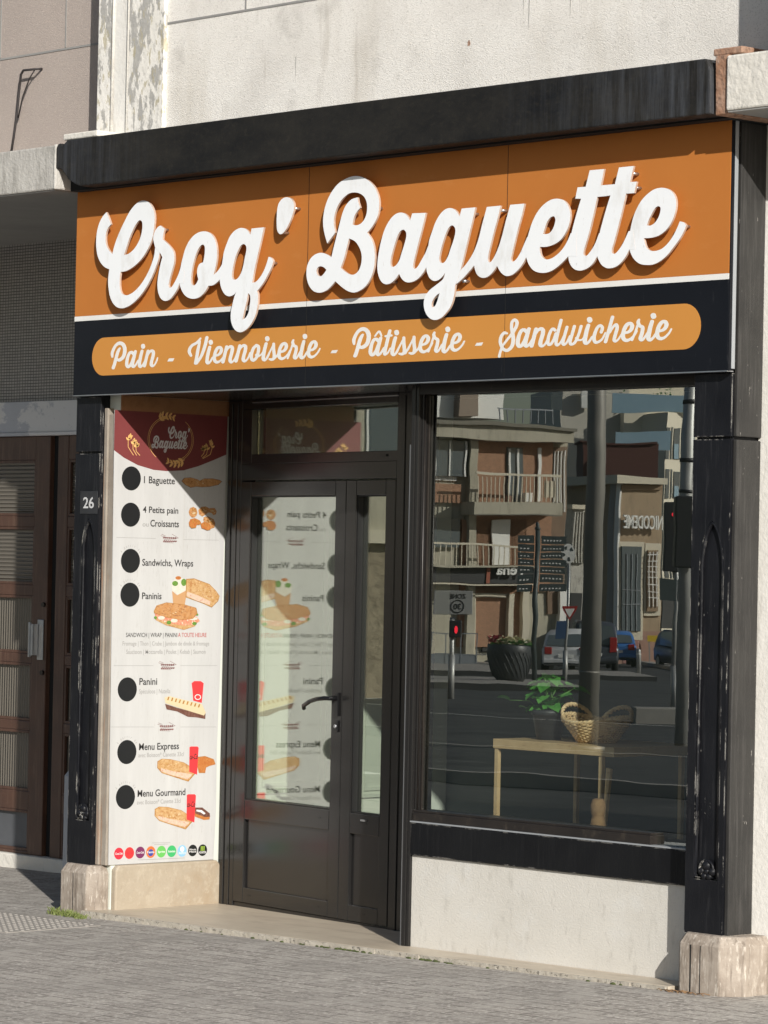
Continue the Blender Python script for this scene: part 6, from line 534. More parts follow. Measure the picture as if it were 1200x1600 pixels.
["Sandwicherie",[[[29666,26038],[29706,26027],[29742,26029],[29792,26056],[29806,26092],[29821,26218],[29886,26341],[29976,26294],[30066,26267],[30138,26257],[30246,26263],[30318,26285],[30426,26338],[30505,26398],[30556,26452],[30589,26506],[30624,26596],[30648,26740],[30643,26848],[30598,27028],[30769,27244],[30817,27334],[30839,27406],[30841,27460],[30827,27514],[30791,27568],[30750,27602],[30677,27640],[30624,27654],[30570,27657],[30468,27622],[30382,27550],[30358,27514],[30334,27442],[30323,27316],[30331,27226],[30378,27046],[29904,26608],[29886,26605],[29871,26632],[29850,26722],[29863,26812],[29900,26902],[29947,26956],[30023,27010],[30174,27000],[30213,27028],[30210,27055],[30192,27073],[30066,27124],[30012,27131],[29958,27125],[29904,27106],[29832,27064],[29778,27020],[29722,26956],[29670,26830],[29658,26686],[29692,26578],[29775,26452],[29683,26254],[29636,26110],[29633,26074]],[[32188,26380],[32280,26375],[32334,26388],[32424,26436],[32514,26514],[32577,26452],[32622,26429],[32694,26418],[32766,26429],[32820,26452],[32873,26488],[32982,26606],[32989,26596],[32988,26506],[33011,26452],[33072,26401],[33126,26386],[33180,26388],[33234,26405],[33306,26449],[33378,26513],[33414,26451],[33468,26410],[33540,26395],[33612,26407],[33720,26470],[33810,26583],[33799,26560],[33815,26488],[33835,26452],[33864,26425],[33900,26406],[33954,26394],[34044,26397],[34134,26419],[34199,26452],[34245,26488],[34314,26573],[34530,26567],[34620,26589],[34634,26506],[34674,26448],[34746,26406],[34854,26391],[34940,26416],[35026,26470],[35102,26542],[35160,26629],[35206,26524],[35268,26456],[35340,26423],[35448,26417],[35592,26456],[35682,26500],[35769,26560],[35858,26668],[35951,26848],[35949,26866],[35916,26887],[35880,26880],[35748,26686],[35716,26650],[35646,26600],[35502,26541],[35448,26533],[35403,26542],[35379,26578],[35365,26632],[35372,26722],[35445,26920],[35523,27046],[35565,27082],[35610,27101],[35646,27064],[35651,27028],[35594,26920],[35587,26884],[35610,26847],[35664,26826],[35718,26832],[35754,26854],[35827,27010],[35828,27064],[35813,27100],[35787,27136],[35736,27182],[35646,27219],[35538,27212],[35447,27172],[35344,27082],[35234,26902],[35181,26758],[35112,26740],[34987,26596],[34885,26524],[34872,26529],[34865,26560],[34878,26668],[34950,26938],[35039,27190],[35031,27226],[34998,27253],[34944,27267],[34890,27262],[34836,27232],[34734,27010],[34648,26722],[34584,26661],[34548,26647],[34494,26641],[34401,26650],[34379,26668],[34509,26920],[34600,27154],[34598,27190],[34584,27208],[34548,27228],[34494,27230],[34458,27216],[34434,27190],[34349,26938],[34260,26763],[34206,26733],[34182,26704],[34181,26668],[34190,26650],[34180,26632],[34098,26539],[34044,26513],[33990,26506],[33983,26542],[33995,26596],[34214,27172],[34209,27208],[34193,27226],[34152,27245],[34116,27247],[34080,27237],[34046,27208],[33903,26830],[33864,26831],[33831,26812],[33674,26578],[33630,26536],[33576,26512],[33565,26524],[33565,26542],[33583,26614],[33787,27154],[33784,27190],[33769,27208],[33734,27226],[33684,27230],[33648,27218],[33618,27190],[33479,26830],[33362,26650],[33284,26560],[33180,26497],[33166,26524],[33165,26560],[33198,26722],[33299,27064],[33438,27460],[33427,27496],[33407,27514],[33360,27530],[33324,27529],[33284,27514],[33254,27478],[33095,26992],[33090,26984],[33018,26978],[32988,26956],[32872,26704],[32784,26592],[32712,26536],[32694,26540],[32686,26578],[32708,26740],[32748,26866],[32829,27010],[32874,27061],[32889,27064],[32964,27011],[33000,27003],[33054,27014],[33087,27046],[33086,27082],[33072,27100],[32964,27176],[32892,27187],[32838,27182],[32784,27164],[32721,27118],[32649,27028],[32594,26938],[32556,26848],[32510,26686],[32406,26552],[32352,26511],[32298,26486],[32280,26498],[32271,26524],[32277,26596],[32299,26668],[32399,26902],[32422,27046],[32413,27100],[32394,27136],[32352,27177],[32298,27206],[32226,27225],[32136,27226],[32067,27208],[31992,27172],[31958,27208],[31920,27222],[31866,27225],[31812,27208],[31779,27172],[31632,26772],[31499,26614],[31398,26533],[31381,26542],[31380,26560],[31393,26650],[31569,27172],[31560,27212],[31506,27245],[31434,27249],[31376,27226],[31344,27172],[31326,27165],[31272,27199],[31218,27217],[31092,27222],[30984,27193],[30946,27172],[30885,27118],[30806,27010],[30751,26902],[30708,26776],[30690,26686],[30688,26596],[30710,26524],[30749,26470],[30804,26429],[30876,26402],[30966,26398],[31056,26417],[31164,26473],[31200,26436],[31236,26415],[31290,26399],[31344,26395],[31431,26416],[31524,26471],[31530,26434],[31578,26397],[31650,26386],[31706,26398],[31736,26416],[31758,26450],[31917,26920],[32016,27028],[32075,27064],[32154,27090],[32177,27082],[32185,27064],[32175,26956],[32059,26668],[32030,26542],[32033,26506],[32064,26450],[32102,26416]],[[30084,26395],[30012,26429],[29951,26506],[29982,26524],[30291,26794],[30411,26884],[30428,26794],[30424,26704],[30407,26614],[30369,26524],[30300,26453],[30210,26400],[30156,26388]],[[38342,26416],[38436,26405],[38526,26430],[38639,26506],[38706,26582],[38724,26584],[38769,26524],[38850,26472],[38922,26447],[39030,26435],[39120,26446],[39210,26475],[39300,26521],[39409,26596],[39511,26686],[39582,26776],[39638,26866],[39631,26884],[39606,26898],[39570,26899],[39541,26884],[39456,26776],[39400,26722],[39282,26635],[39192,26590],[39102,26568],[39012,26572],[38958,26602],[38925,26668],[38924,26740],[38936,26758],[39102,26777],[39210,26803],[39318,26862],[39393,26938],[39428,27028],[39422,27100],[39380,27172],[39318,27221],[39228,27252],[39120,27252],[39030,27232],[38922,27175],[38833,27082],[38766,26974],[38729,26884],[38700,26758],[38577,26614],[38472,26536],[38458,26542],[38450,26578],[38464,26686],[38536,26956],[38625,27208],[38613,27244],[38591,27262],[38544,27279],[38490,27279],[38454,27269],[38419,27244],[38314,27010],[38254,26812],[38082,26614],[38004,26553],[37994,26560],[38056,26686],[38090,26812],[38107,26920],[38101,26992],[38058,27054],[38004,27082],[37914,27106],[37896,27121],[37859,27172],[37837,27226],[37855,27316],[37847,27334],[37824,27351],[37788,27359],[37734,27342],[37664,27262],[37650,27208],[37674,27118],[37658,27100],[37542,26830],[37458,26686],[37338,26608],[37230,26570],[37140,26563],[37104,26571],[37059,26596],[37034,26632],[37023,26668],[37023,26740],[37032,26752],[37248,26782],[37374,26831],[37447,26884],[37494,26938],[37527,27028],[37525,27082],[37514,27118],[37476,27172],[37428,27211],[37374,27237],[37320,27250],[37176,27242],[37068,27203],[36963,27118],[36866,26974],[36804,26794],[36636,26604],[36582,26566],[36510,26540],[36503,26560],[36651,26938],[36664,26992],[36665,27082],[36640,27154],[36608,27190],[36564,27214],[36492,27221],[36438,27207],[36369,27172],[36303,27118],[36240,27041],[36240,27056],[36255,27064],[36249,27082],[36395,27460],[36393,27496],[36380,27514],[36348,27536],[36312,27544],[36247,27532],[36210,27496],[35997,26920],[35970,26850],[35962,26848],[35962,26830],[35835,26488],[35849,26452],[35898,26423],[35952,26421],[36006,26445],[36025,26470],[36150,26805],[36204,26821],[36379,27028],[36438,27074],[36474,27085],[36475,27028],[36463,26974],[36342,26650],[36322,26560],[36329,26524],[36350,26488],[36420,26442],[36510,26433],[36618,26475],[36704,26542],[36798,26653],[36824,26578],[36865,26524],[36942,26472],[37014,26446],[37086,26433],[37176,26435],[37266,26456],[37356,26493],[37379,26470],[37410,26459],[37464,26467],[37487,26488],[37577,26650],[37658,26740],[37730,26848],[37737,26866],[37706,26902],[37755,27010],[37770,27024],[37824,26995],[37896,26974],[37906,26956],[37897,26884],[37864,26758],[37788,26596],[37782,26560],[37789,26524],[37811,26488],[37856,26452],[37914,26430],[38004,26431],[38058,26451],[38111,26488],[38202,26586],[38235,26488],[38292,26438]],[[30948,26544],[30929,26596],[30928,26668],[30975,26884],[31006,26956],[31053,27028],[31110,27082],[31146,27087],[31221,27028],[31263,27010],[31264,26992],[31236,26920],[31209,26884],[31116,26704],[31008,26578],[30966,26544]],[[37068,26864],[37058,26866],[37059,26884],[37075,26920],[37158,27046],[37230,27104],[37266,27117],[37284,27107],[37301,27064],[37298,27028],[37284,26988],[37247,26938],[37176,26889]],[[38958,26864],[38993,26956],[39057,27046],[39118,27100],[39178,27118],[39200,27082],[39202,27046],[39185,26992],[39156,26950],[39084,26894]],[[30534,27220],[30519,27244],[30507,27298],[30507,27424],[30537,27496],[30588,27530],[30641,27478],[30647,27424],[30613,27334]],[[34992,27298],[35052,27300],[35106,27318],[35147,27352],[35160,27388],[35131,27478],[35106,27507],[35034,27537],[34962,27540],[34908,27525],[34872,27504],[34850,27478],[34844,27442],[34868,27370],[34890,27338],[34926,27315]],[[38549,27316],[38652,27317],[38706,27340],[38736,27370],[38745,27406],[38722,27478],[38699,27514],[38674,27532],[38616,27552],[38544,27553],[38478,27532],[38438,27496],[38429,27460],[38460,27370],[38500,27334]]]]],"hy":[[[7269,26559],[7394,26700],[7789,26693],[7678,26552]],[[18903,26572],[19018,26693],[19405,26701],[19281,26563]],[[28209,26583],[28323,26702],[28716,26712],[28612,26580]]]}

# ------------------------------------------------------------------ mesh helpers
BASE = {}
class MB:
    def __init__(s): s.v = []; s.f = []; s.mi = []; s.sm = []; s.cur = 0
    def face(s, idx, smooth=False): s.f.append(tuple(idx)); s.mi.append(s.cur); s.sm.append(smooth)
    def pts(s, ps):
        n = len(s.v); s.v += [tuple(p) for p in ps]; return n
    def hexa(s, p):           # 8 points: bottom 4 ccw, top 4 ccw
        n = s.pts(p)
        for q in ((3, 2, 1, 0), (4, 5, 6, 7), (0, 1, 5, 4), (1, 2, 6, 5), (2, 3, 7, 6), (3, 0, 4, 7)): s.face([n+i for i in q])
        return s
    def box(s, x0, x1, y0, y1, z0, z1, mp=None):
        p = [(x0, y0, z0), (x1, y0, z0), (x1, y1, z0), (x0, y1, z0), (x0, y0, z1), (x1, y0, z1), (x1, y1, z1), (x0, y1, z1)]
        return s.hexa([mp(*q) for q in p] if mp else p)
    def prism(s, loop, mp, d0, d1):    # loop of 2D points (convex or not, ngon caps), mp(a,b,d)->xyz
        m = len(loop); n = s.pts([mp(a, b, d0) for a, b in loop] + [mp(a, b, d1) for a, b in loop])
        s.face([n+i for i in range(m)][::-1]); s.face([n+m+i for i in range(m)])
        for i in range(m):
            j = (i+1) % m; s.face((n+i, n+j, n+m+j, n+m+i))
        return s
    def tube(s, path, r, k=8, closed=False, caps=True, taper=None):
        P = [Vector(p) for p in path]; m = len(P); n0 = len(s.v); prev = None
        for i, p in enumerate(P):
            a = P[i-1] if (i or closed) else P[i]; b = P[(i+1) % m] if (i < m-1 or closed) else P[i]
            t = (b-a)
            if t.length < 1e-9: t = Vector((0, 0, 1))
            t.normalize()
            if prev is None:
                u = t.orthogonal().normalized()
            else:
                u = prev - t*prev.dot(t)
                u = u.normalized() if u.length > 1e-6 else t.orthogonal().normalized()
            prev = u; w = t.cross(u); rr = r if taper is None else r*taper[i]
            for j in range(k):
                an = 2*math.pi*j/k; s.v.append(tuple(p + (u*math.cos(an) + w*math.sin(an))*rr))
        for i in range(m if closed else m-1):
            for j in range(k):
                a = n0+i*k+j; b = n0+i*k+(j+1) % k; c = n0+((i+1) % m)*k+(j+1) % k; d = n0+((i+1) % m)*k+j
                s.face((a, b, c, d), True)
        if caps and not closed:
            s.face([n0+j for j in range(k)][::-1]); s.face([n0+(m-1)*k+j for j in range(k)])
        return s
    def lathe(s, prof, c, k=24, sx=1, sy=1, smooth=True, cap=True):   # prof (r,z)
        n0 = len(s.v)
        for r, z in prof:
            for j in range(k):
                a = 2*math.pi*j/k; s.v.append((c[0]+r*sx*math.cos(a), c[1]+r*sy*math.sin(a), c[2]+z))
        for i in range(len(prof)-1):
            for j in range(k):
                s.face((n0+i*k+j, n0+i*k+(j+1) % k, n0+(i+1)*k+(j+1) % k, n0+(i+1)*k+j), smooth)
        if cap:
            s.face([n0+j for j in range(k)][::-1]); s.face([n0+(len(prof)-1)*k+j for j in range(k)])
        return s
    def raw(s, rawm, mp):
        n = s.pts([mp(*v) for v in rawm[0]])
        for f in rawm[1]: s.face([n+i for i in f])
        return s

def wloc(parent):
    return BASE[parent.name] if parent is not None else Vector((0, 0, 0))
def props(o, label=None, cat=None, group=None, kind=None):
    if label: o['label'] = label
    if cat: o['category'] = cat
    if group: o['group'] = group
    if kind: o['kind'] = kind
    return o
def obj(name, mb, mats, parent=None, bev=0, loc=None):
    base = Vector(loc) if (parent is None and loc is not None) else wloc(parent)
    me = bpy.data.meshes.new(name)
    me.from_pydata([tuple(Vector(v)-base) for v in mb.v], [], mb.f)
    if isinstance(mats, str): mats = [mats]
    for m in mats: me.materials.append(MT[m])
    me.polygons.foreach_set('material_index', mb.mi); me.polygons.foreach_set('use_smooth', mb.sm)
    bm = bmesh.new(); bm.from_mesh(me); bmesh.ops.recalc_face_normals(bm, faces=bm.faces); bm.to_mesh(me); bm.free()
    me.update()
    o = bpy.data.objects.new(name, me); COL.objects.link(o)
    if parent is not None: o.parent = parent
    else: o.location = base
    BASE[o.name] = base
    if bev:
        md = o.modifiers.new('bevel', 'BEVEL'); md.width = bev; md.segments = 2; md.limit_method = 'ANGLE'; md.angle_limit = R(40)
    return o
def thing(name, label, cat, loc, group=None):
    e = bpy.data.objects.new(name, None); COL.objects.link(e); e.location = loc; e.empty_display_size = .2
    BASE[e.name] = Vector(loc); props(e, label, cat, group); return e
def shape_raw(loops, depth, bevel=0):
    """2D outlines with holes -> extruded mesh (local xy plane, z from 0 to depth)"""
    cu = bpy.data.curves.new('tmp', 'CURVE'); cu.dimensions = '2D'; cu.fill_mode = 'BOTH'; cu.extrude = depth/2
    for l in loops:
        sp = cu.splines.new('POLY'); sp.points.add(len(l)-1); sp.use_cyclic_u = True
        for i, p in enumerate(l): sp.points[i].co = (p[0], p[1], 0, 1)
    return conv(cu, depth/2)
def conv(cu, dz=0):
    o = bpy.data.objects.new('tmp', cu); COL.objects.link(o); bpy.context.view_layer.update()
    me = bpy.data.meshes.new_from_object(o.evaluated_get(bpy.context.evaluated_depsgraph_get()))
    r = ([(v.co.x, v.co.y, v.co.z+dz) for v in me.vertices], [tuple(p.vertices) for p in me.polygons])
    bpy.data.objects.remove(o); bpy.data.meshes.remove(me); bpy.data.curves.remove(cu); return r
def text_raw(body, x0, y0, width, capn, depth=.0002, shear=0, bold=0):
    """text scaled to an exact width, with capital height capn"""
    cu = bpy.data.curves.new('tmp', 'FONT'); cu.body = body; cu.size = 1; cu.extrude = depth/2; cu.shear = shear; cu.offset = bold; cu.resolution_u = 3
    v, f = conv(cu)
    xs = [p[0] for p in v]; a, b = min(xs), max(xs); sx = width/(b-a) if width else capn/.729; sy = capn/.729
    return ([(x0+(x-a)*sx, y0+y*sy, z+depth/2) for x, y, z in v], f)

def FAC(d): return lambda a, b, z: (a, d - z, b)                   # facade-parallel plane, front at Y=d, growing towards the street
def MEN(d): return lambda a, b, z: (d + z, a, b)                   # menu side wall, growing towards +X
C7, S7 = math.cos(R(7)), math.sin(R(7))
def DOOR(u, o, z): return (.251 + u*C7 - o*S7, .787 - u*S7 - o*C7, z)   # along door, outwards from the glass, height
def gz(x, y): return .013*x + .005*y
def cat(loops): return [[(a/1e4, b/1e4) for a, b in l] for l in loops]

# ------------------------------------------------------------------ ground
def sheet(x0, x1, y0, y1, dz, nx=1, ny=1):
    m = MB()
    for i in range(nx):
        for j in range(ny):
            xs = (x0+(x1-x0)*i/nx, x0+(x1-x0)*(i+1)/nx); ys = (y0+(y1-y0)*j/ny, y0+(y1-y0)*(j+1)/ny)
            n = m.pts([(x, y, gz(x, y)+dz) for x, y in ((xs[0], ys[0]), (xs[1], ys[0]), (xs[1], ys[1]), (xs[0], ys[1]))]); m.face((n, n+1, n+2, n+3))
    return m
def slab(x0, x1, y0, y1, d0, d1):
    p = [(x0, y0), (x1, y0), (x1, y1), (x0, y1)]
    return MB().hexa([(x, y, gz(x, y)+d0) for x, y in p] + [(x, y, gz(x, y)+d1) for x, y in p])
props(obj('road', sheet(-420, 420, -420, 420, -.12), 'asphalt'), kind='structure')
props(obj('pavement', slab(-60, 60, -4.5, 6, -.3, 0), 'pavers'), kind='structure')
props(obj('kerb', slab(-60, 60, -4.66, -4.503, -.3, .004), 'kerbstone'), kind='structure')
props(obj('traffic_island', slab(-60, 4, -17.8, -12.9, -.3, .0), 'asphalt'), kind='structure')
m = slab(-60, 4, -12.897, -12.75, -.3, .004); m2 = slab(-60, 4, -17.95, -17.803, -.3, .004)
n = m.pts(m2.v); [m.face([n+i for i in f]) for f in m2.f]
props(obj('island_kerb', m, 'kerbstone'), kind='structure')
m = MB()
for i in range(16):
    a = slab(-52+3.2*i, -49.4+3.2*i, -7.9, -7.55, -.116, -.114); n = m.pts(a.v); [m.face([n+q for q in f]) for f in a.f]
for i in range(9):
    a = slab(-50+1.1*i, -49.45+1.1*i, -24, -20, -.116, -.114); n = m.pts(a.v); [m.face([n+q for q in f]) for f in a.f]
props(obj('road_markings', m, 'roadpaint'), kind='structure')

props(obj('tar_strip', slab(-60, 10, -10.2, -8.7, -.117, -.1155), 'tar'), kind='structure')  # thin dark strip laid on the asphalt in place of a cast shadow
m = MB()
for y0_, x0_, x1_ in ((-19.4, -58, -3), (-30, -70, 0)):
    x = x0_
    while x < x1_:
        l = random.uniform(1.5, 6); a = slab(x, x+l, y0_, y0_+.13, -.116, -.114); n = m.pts(a.v); [m.face([n+q for q in f]) for f in a.f]; x += l+random.uniform(.05, .9)
props(obj('worn_road_lines', m, 'roadpaint'), kind='structure')
# ------------------------------------------------------------------ shop building
shop = thing('shop_building', 'cream rendered shop building with black shopfront and angled glazed entrance', 'building', (2, .6, 0))
m = MB(); m.box(.612, 9, .05, .35, 3.60, 8); obj('upper_wall', m, 'stucco', shop)
m = MB(); m.box(.612, 9, .047, .0495, 4.264, 4.274); m.box(1.185, 1.195, .0465, .0494, 4.276, 6); m.box(2.9, 2.91, .0465, .0494, 4.276, 6)
obj('wall_joint', m, 'soffit', shop)
m = MB(); m.box(.085, .208, .035, .4, 3.60, 8); m.box(.335, .610, .03, .4, 3.60, 8); obj('wall_pier', m, 'pier', shop, .006)
m = MB(); m.box(.214, .329, .035, .4, 3.60, 8); m.tube([(.211, .032, 3.6), (.211, .032, 8)], .007); m.tube([(.332, .030, 3.6), (.332, .030, 8)], .006)
obj('pier_strip', m, 'pier_clean', shop)
for x, z0, z1, w in ((3.02, 4.05, 4.26, .004), (3.055, 3.99, 4.22, .005), (3.19, 4.14, 4.25, .003), (3.30, 4.02, 4.20, .004), (1.55, 3.9, 4.02, .002)):
    obj('drip_stain', MB().prism([(x, z1), (x+w, z1), (x+w*.7, (z0+z1)/2), (x+w*.4, z0), (x+.001, z0+.05)], FAC(.0498), 0, .0006), 'dark_void', shop)
obj('rust_spot', MB().prism([(2.685, 3.955), (2.70, 3.957), (2.703, 3.966), (2.694, 3.982), (2.685, 3.973)], FAC(.0498), 0, .0008), 'rust', shop)
# canopy with its chipped left end
cl = [(.012, 3.700), (.012, 3.60), (.045, 3.603), (.085, 3.578), (.115, 3.545), (.165, 3.520), (.215, 3.505), (4.283, 3.508), (4.278, 3.68), (4.262, 3.715), (4.25, 3.728), (2.1, 3.735), (.22, 3.735), (.10, 3.733), (.065, 3.712), (.05, 3.724), (.03, 3.722)]
m = MB().prism(cl, FAC(-.15), -.75, 0); obj('canopy', m, 'black_canopy', shop, .006)
m = MB().box(.02, 4.30, -.06, .6, 3.50, 3.72); obj('canopy_core', m, 'dark_void', shop)
m = MB().box(.05, .32, -.135, .05, 3.738, 3.768); obj('canopy_capping', m, 'white_concrete', shop, .006)
# soffit above the fascia and lintels
m = MB().box(.0, 4.26, .042, .30, 2.52, 3.505); obj('fascia_backing', m, 'dark_void', shop)
m = MB().box(.247, 4.05, .045, 1.1, 2.515, 2.56); obj('entrance_soffit', m, 'anthracite', shop)
# pilasters
def arch_loop(xa, xb, z0, zs, zt, n=10):
    xm = (xa+xb)/2; o = [(xa, z0), (xb, z0)]
    for i in range(n+1):
        t = i/n; o.append((xb-(xb-xm)*(1-math.cos(t*math.pi/2)), zs+(zt-zs)*math.sin(t*math.pi/2)**1.0 if False else zs+(zt-zs)*(1-(1-t)**1.55)))
    for i in range(n-1, -1, -1):
        t = i/n; o.append((xa+(xm-xa)*(1-math.cos(t*math.pi/2)), zs+(zt-zs)*(1-(1-t)**1.55)))
    return o
def pilaster(x0, x1, zb, zj, xa, xb, za, zs, zt, side):
    m = MB(); m.box(x0+.004, x1-.004, .056, side, zb, 2.52)
    m.raw(shape_raw([[(x0, zb), (x1, zb), (x1, zj-.006), (x0, zj-.006)], arch_loop(xa, xb, za, zs, zt)], .016), FAC(.056))
    m.box(x0, x1, .04, .056, zj+.004, 2.505)
    p = obj('pilaster', m, 'black_paint', shop, .0025)
    mm = MB(); l = arch_loop(xa+.006, xb-.006, za+.006, zs, zt-.008)
    mm.tube([(a, .047, b) for a, b in l], .008, 8, True); obj('arch_moulding', mm, 'black_paint', p)
    # rosette: small carved flower with leaves at the foot of the panel
    r = MB(); cx, cz = (xa+xb)/2, za+.02
    for (dx, dz, rr) in ((0, .035, .022), (-.028, .012, .018), (.028, .012, .018), (-.013, -.008, .016), (.013, -.008, .016), (0, .012, .015)):
        for q in range(1):
            n0 = len(r.v); K = 10
            for i in range(4):
                ph = i/3*math.pi/2
                for j in range(K):
                    an = 2*math.pi*j/K; r.v.append((cx+dx+rr*math.cos(an)*math.cos(ph), .048-rr*.8*math.sin(ph), cz+dz+rr*math.sin(an)*math.cos(ph)))
            for i in range(3):
                for j in range(K): r.face((n0+i*K+j, n0+i*K+(j+1) % K, n0+(i+1)*K+(j+1) % K, n0+(i+1)*K+j), True)
    r.tube([(cx+.036*math.cos(t), .044, cz+.022+.034*math.sin(t)) for t in [R(-30+20*i) for i in range(13)]], .006, 6)
    obj('carved_rosette', r, 'black_paint', p)
    return p
pl_ = pilaster(-.026, .168, .24, 2.236, .038, .146, .455, 1.74, 1.915, .10)
pr_ = pilaster(4.052, 4.254, .28, 2.25, 4.098, 4.226, .50, 1.70, 1.92, .24)
m = MB(); m.box(4.2545, 4.270, .062, .1985, .28, 2.242); m.box(4.2545, 4.273, .05, .1985, 2.254, 3.50)
m.box(4.2545, 4.275, .05, .09, .28, 2.242); obj('pilaster_return', m, 'grey_paint', shop, .004)
def plinth(name, x0, x1, z0, z1, y0, y1, ch, grooves):
    lp = [(x0+ch*.7, y0), (x1-ch, y0), (x1, y0+ch), (x1, y1), (x0, y1), (x0, y0+ch*.7)]
    m = MB(); ins = .022
    def ring(k, z): 
        cx = (x0+x1)/2; 
        return [(cx+(x-cx)*(1-k/(x1-x0)*2), y+(k if y < y1-.001 else 0), z) for x, y in lp]
    rs = [ring(0, z0), ring(0, z1-.04), ring(ins, z1)]
    n = len(m.v)
    for r_ in rs: m.pts(r_)
    L = len(lp)
    for i in range(2):
        for j in range(L): m.face((n+i*L+j, n+i*L+(j+1) % L, n+(i+1)*L+(j+1) % L, n+(i+1)*L+j))
    m.face([n+j for j in range(L)][::-1]); m.face([n+2*L+j for j in range(L)])
    o = obj('plinth', m, 'plinth_stone', shop, .006)
    g = MB()
    for gx, w in grooves: g.box(gx, gx+w, y0-.0015, y0+.004, z0, z1-.042)
    if grooves: obj('plinth_joint', g, 'dark_void', o)
    return o
plinth('l', -.05, .235, -.06, .243, -.002, .10, .05, [(.083, .003)])
plinth('r', 4.035, 4.37, -.05, .287, -.02, .199, .075, [(4.142, .006), (4.195, .003)])
# party wall behind left pilaster, carrying the menu
m = MB(); m.box(-.026, .244, .101, .795, -.1, 3.5); m.box(-.026, .215, .795, 2.42, -.1, 3.5); obj('party_wall', m, 'mint', shop)
m = MB(); m.box(.170, .196, .062, .0995, .245, 2.45); m.box(.199, .243, .070, .0995, .245, 2.42); obj('timber_strip', m, 'raw_wood', shop, .003)
m = MB().box(.2445, .252, .102, .775, 2.44, 2.514); obj('timber_panel', m, 'ply', shop)
m = MB(); st = [(.104, -.02), (.76, -.02), (.76, .218), (.735, .246), (.125, .246), (.104, .225)]
m.prism(st, lambda a, b, d: (.2445+d, a, b), 0, .038); obj('stone_base', m, 'stone', shop, .008)
# step
m = MB(); st = [(.19, -.03), (2.2, -.03), (4.03, -.02), (4.03, .162), (2.30, .162), (2.30, .70), (.245, .85)]
zt = lambda x, y: .030 + .0095*x
n = m.pts([(x, y, -.2) for x, y in st] + [(x, y, zt(x, y)) for x, y in st]); L = len(st)
m.face([n+i for i in range(L)][::-1]); m.face([n+L+i for i in range(L)])
for i in range(L): m.face((n+i, n+(i+1) % L, n+L+(i+1) % L, n+L+i))
obj('door_step', m, 'marble', shop, .004)
m = MB()
for i in range(40):
    a = .2+i*(3.83/40); b = a+3.83/40
    w = [random.uniform(-.003, .004) for _ in range(2)]
    m.hexa([(a, -.042+w[0], -.1), (b, -.042+w[1], -.1), (b, -.0305, -.1), (a, -.0305, -.1), (a, -.042+w[0], zt(a, 0)-.002), (b, -.042+w[1], zt(b, 0)-.002), (b, -.0305, zt(b, 0)-.001), (a, -.0305, zt(a, 0)-.001)])
obj('step_nosing', m, 'step_edge', shop)
# dado, sill and window
m = MB().box(2.318, 4.06, .16, .30, -.1, .452); obj('dado_wall', m, 'dado', shop, .003)
m = MB().box(2.318, 4.06, .147, .30, .4525, .596); obj('sill_panel', m, 'sill_black', shop, .004)
m = MB().box(2.316, 4.06, .1455, .19, .5962, .602); obj('sill_flashing', m, 'alu_white', shop)
m = MB(); YW = .20
m.box(2.318, 3.75, .155, .26, .602, .640); m.box(2.318, 3.75, .160, .26, .640, .650)
m.box(2.318, 4.06, .15, .26, 2.470, 2.53)
wf = obj('window_frame', m, 'bronze', shop, .002)
m = MB(); m.box(2.2755, 2.300, .142, .235, .04, 2.53); m.box(2.300, 2.318, .147, .235, .04, 2.53); m.box(2.318, 2.330, .165, .26, .602, 2.53)
obj('window_jamb', m, 'anthracite', shop, .003)
m = MB(); m.box(2.2740, 2.2757, .139, .1425, .04, 2.25); obj('jamb_trim', m, 'alu', shop)
m = MB(); m.tube([(2.334, .172, .65), (2.334, .172, 2.47)], .004); m.box(2.331, 2.339, .19, .2, .65, 2.47); obj('window_bead', m, 'bronze', shop)
TW = math.tan(R(.167))
m = MB(); n = m.pts([(2.325, YW-(.60-1.5)*0+(.60-1.5)*TW, .60), (4.06, YW+(.60-1.5)*TW, .60), (4.06, YW+(2.52-1.5)*TW, 2.52), (2.325, YW+(2.52-1.5)*TW, 2.52)]); m.face((n, n+1, n+2, n+3))
obj('window_pane', m, 'win_glass', wf)
# entrance door
m = MB(); B = lambda *a: m.box(*a, DOOR)
B(.035, .160, -.05, .035, .03, 2.515); B(1.48, 1.66, -.05, .035, .03, 2.515)         # jambs
B(.1605, 1.4795, -.05, .035, 2.12, 2.20); B(.1605, 1.4795, -.05, .035, 2.47, 2.515)   # transom rails
B(.1605, .245, -.05, .033, 2.2005, 2.4695); B(1.495, 1.4795, -.05, .033, 2.2005, 2.4695)
B(.2455, 1.4945, -.05, .033, 2.2005, 2.248); B(.1605, 1.4795, -.05, .028, .028, .055)
B(.055, .075, .0355, .041, .03, 2.5); B(.11, .125, .0355, .039, .03, 2.5); B(1.53, 1.545, .0355, .040, .03, 2.5); B(1.60, 1.615, .0355, .043, .03, 2.5)
dfm = obj('door_frame', m, 'anthracite', shop, .002)
m = MB().box(.25, 1.49, -.004, .0, 2.25, 2.468, DOOR); obj('transom_pane', m, 'door_glass', dfm)
m = MB().box(1.345, 1.40, .0335, .040, 2.222, 2.232, DOOR); obj('transom_catch', m, 'black_handle', dfm)
m = MB().box(.255, 1.485, .0355, .041, 2.498, 2.503, DOOR); obj('frame_trim', m, 'alu', dfm)
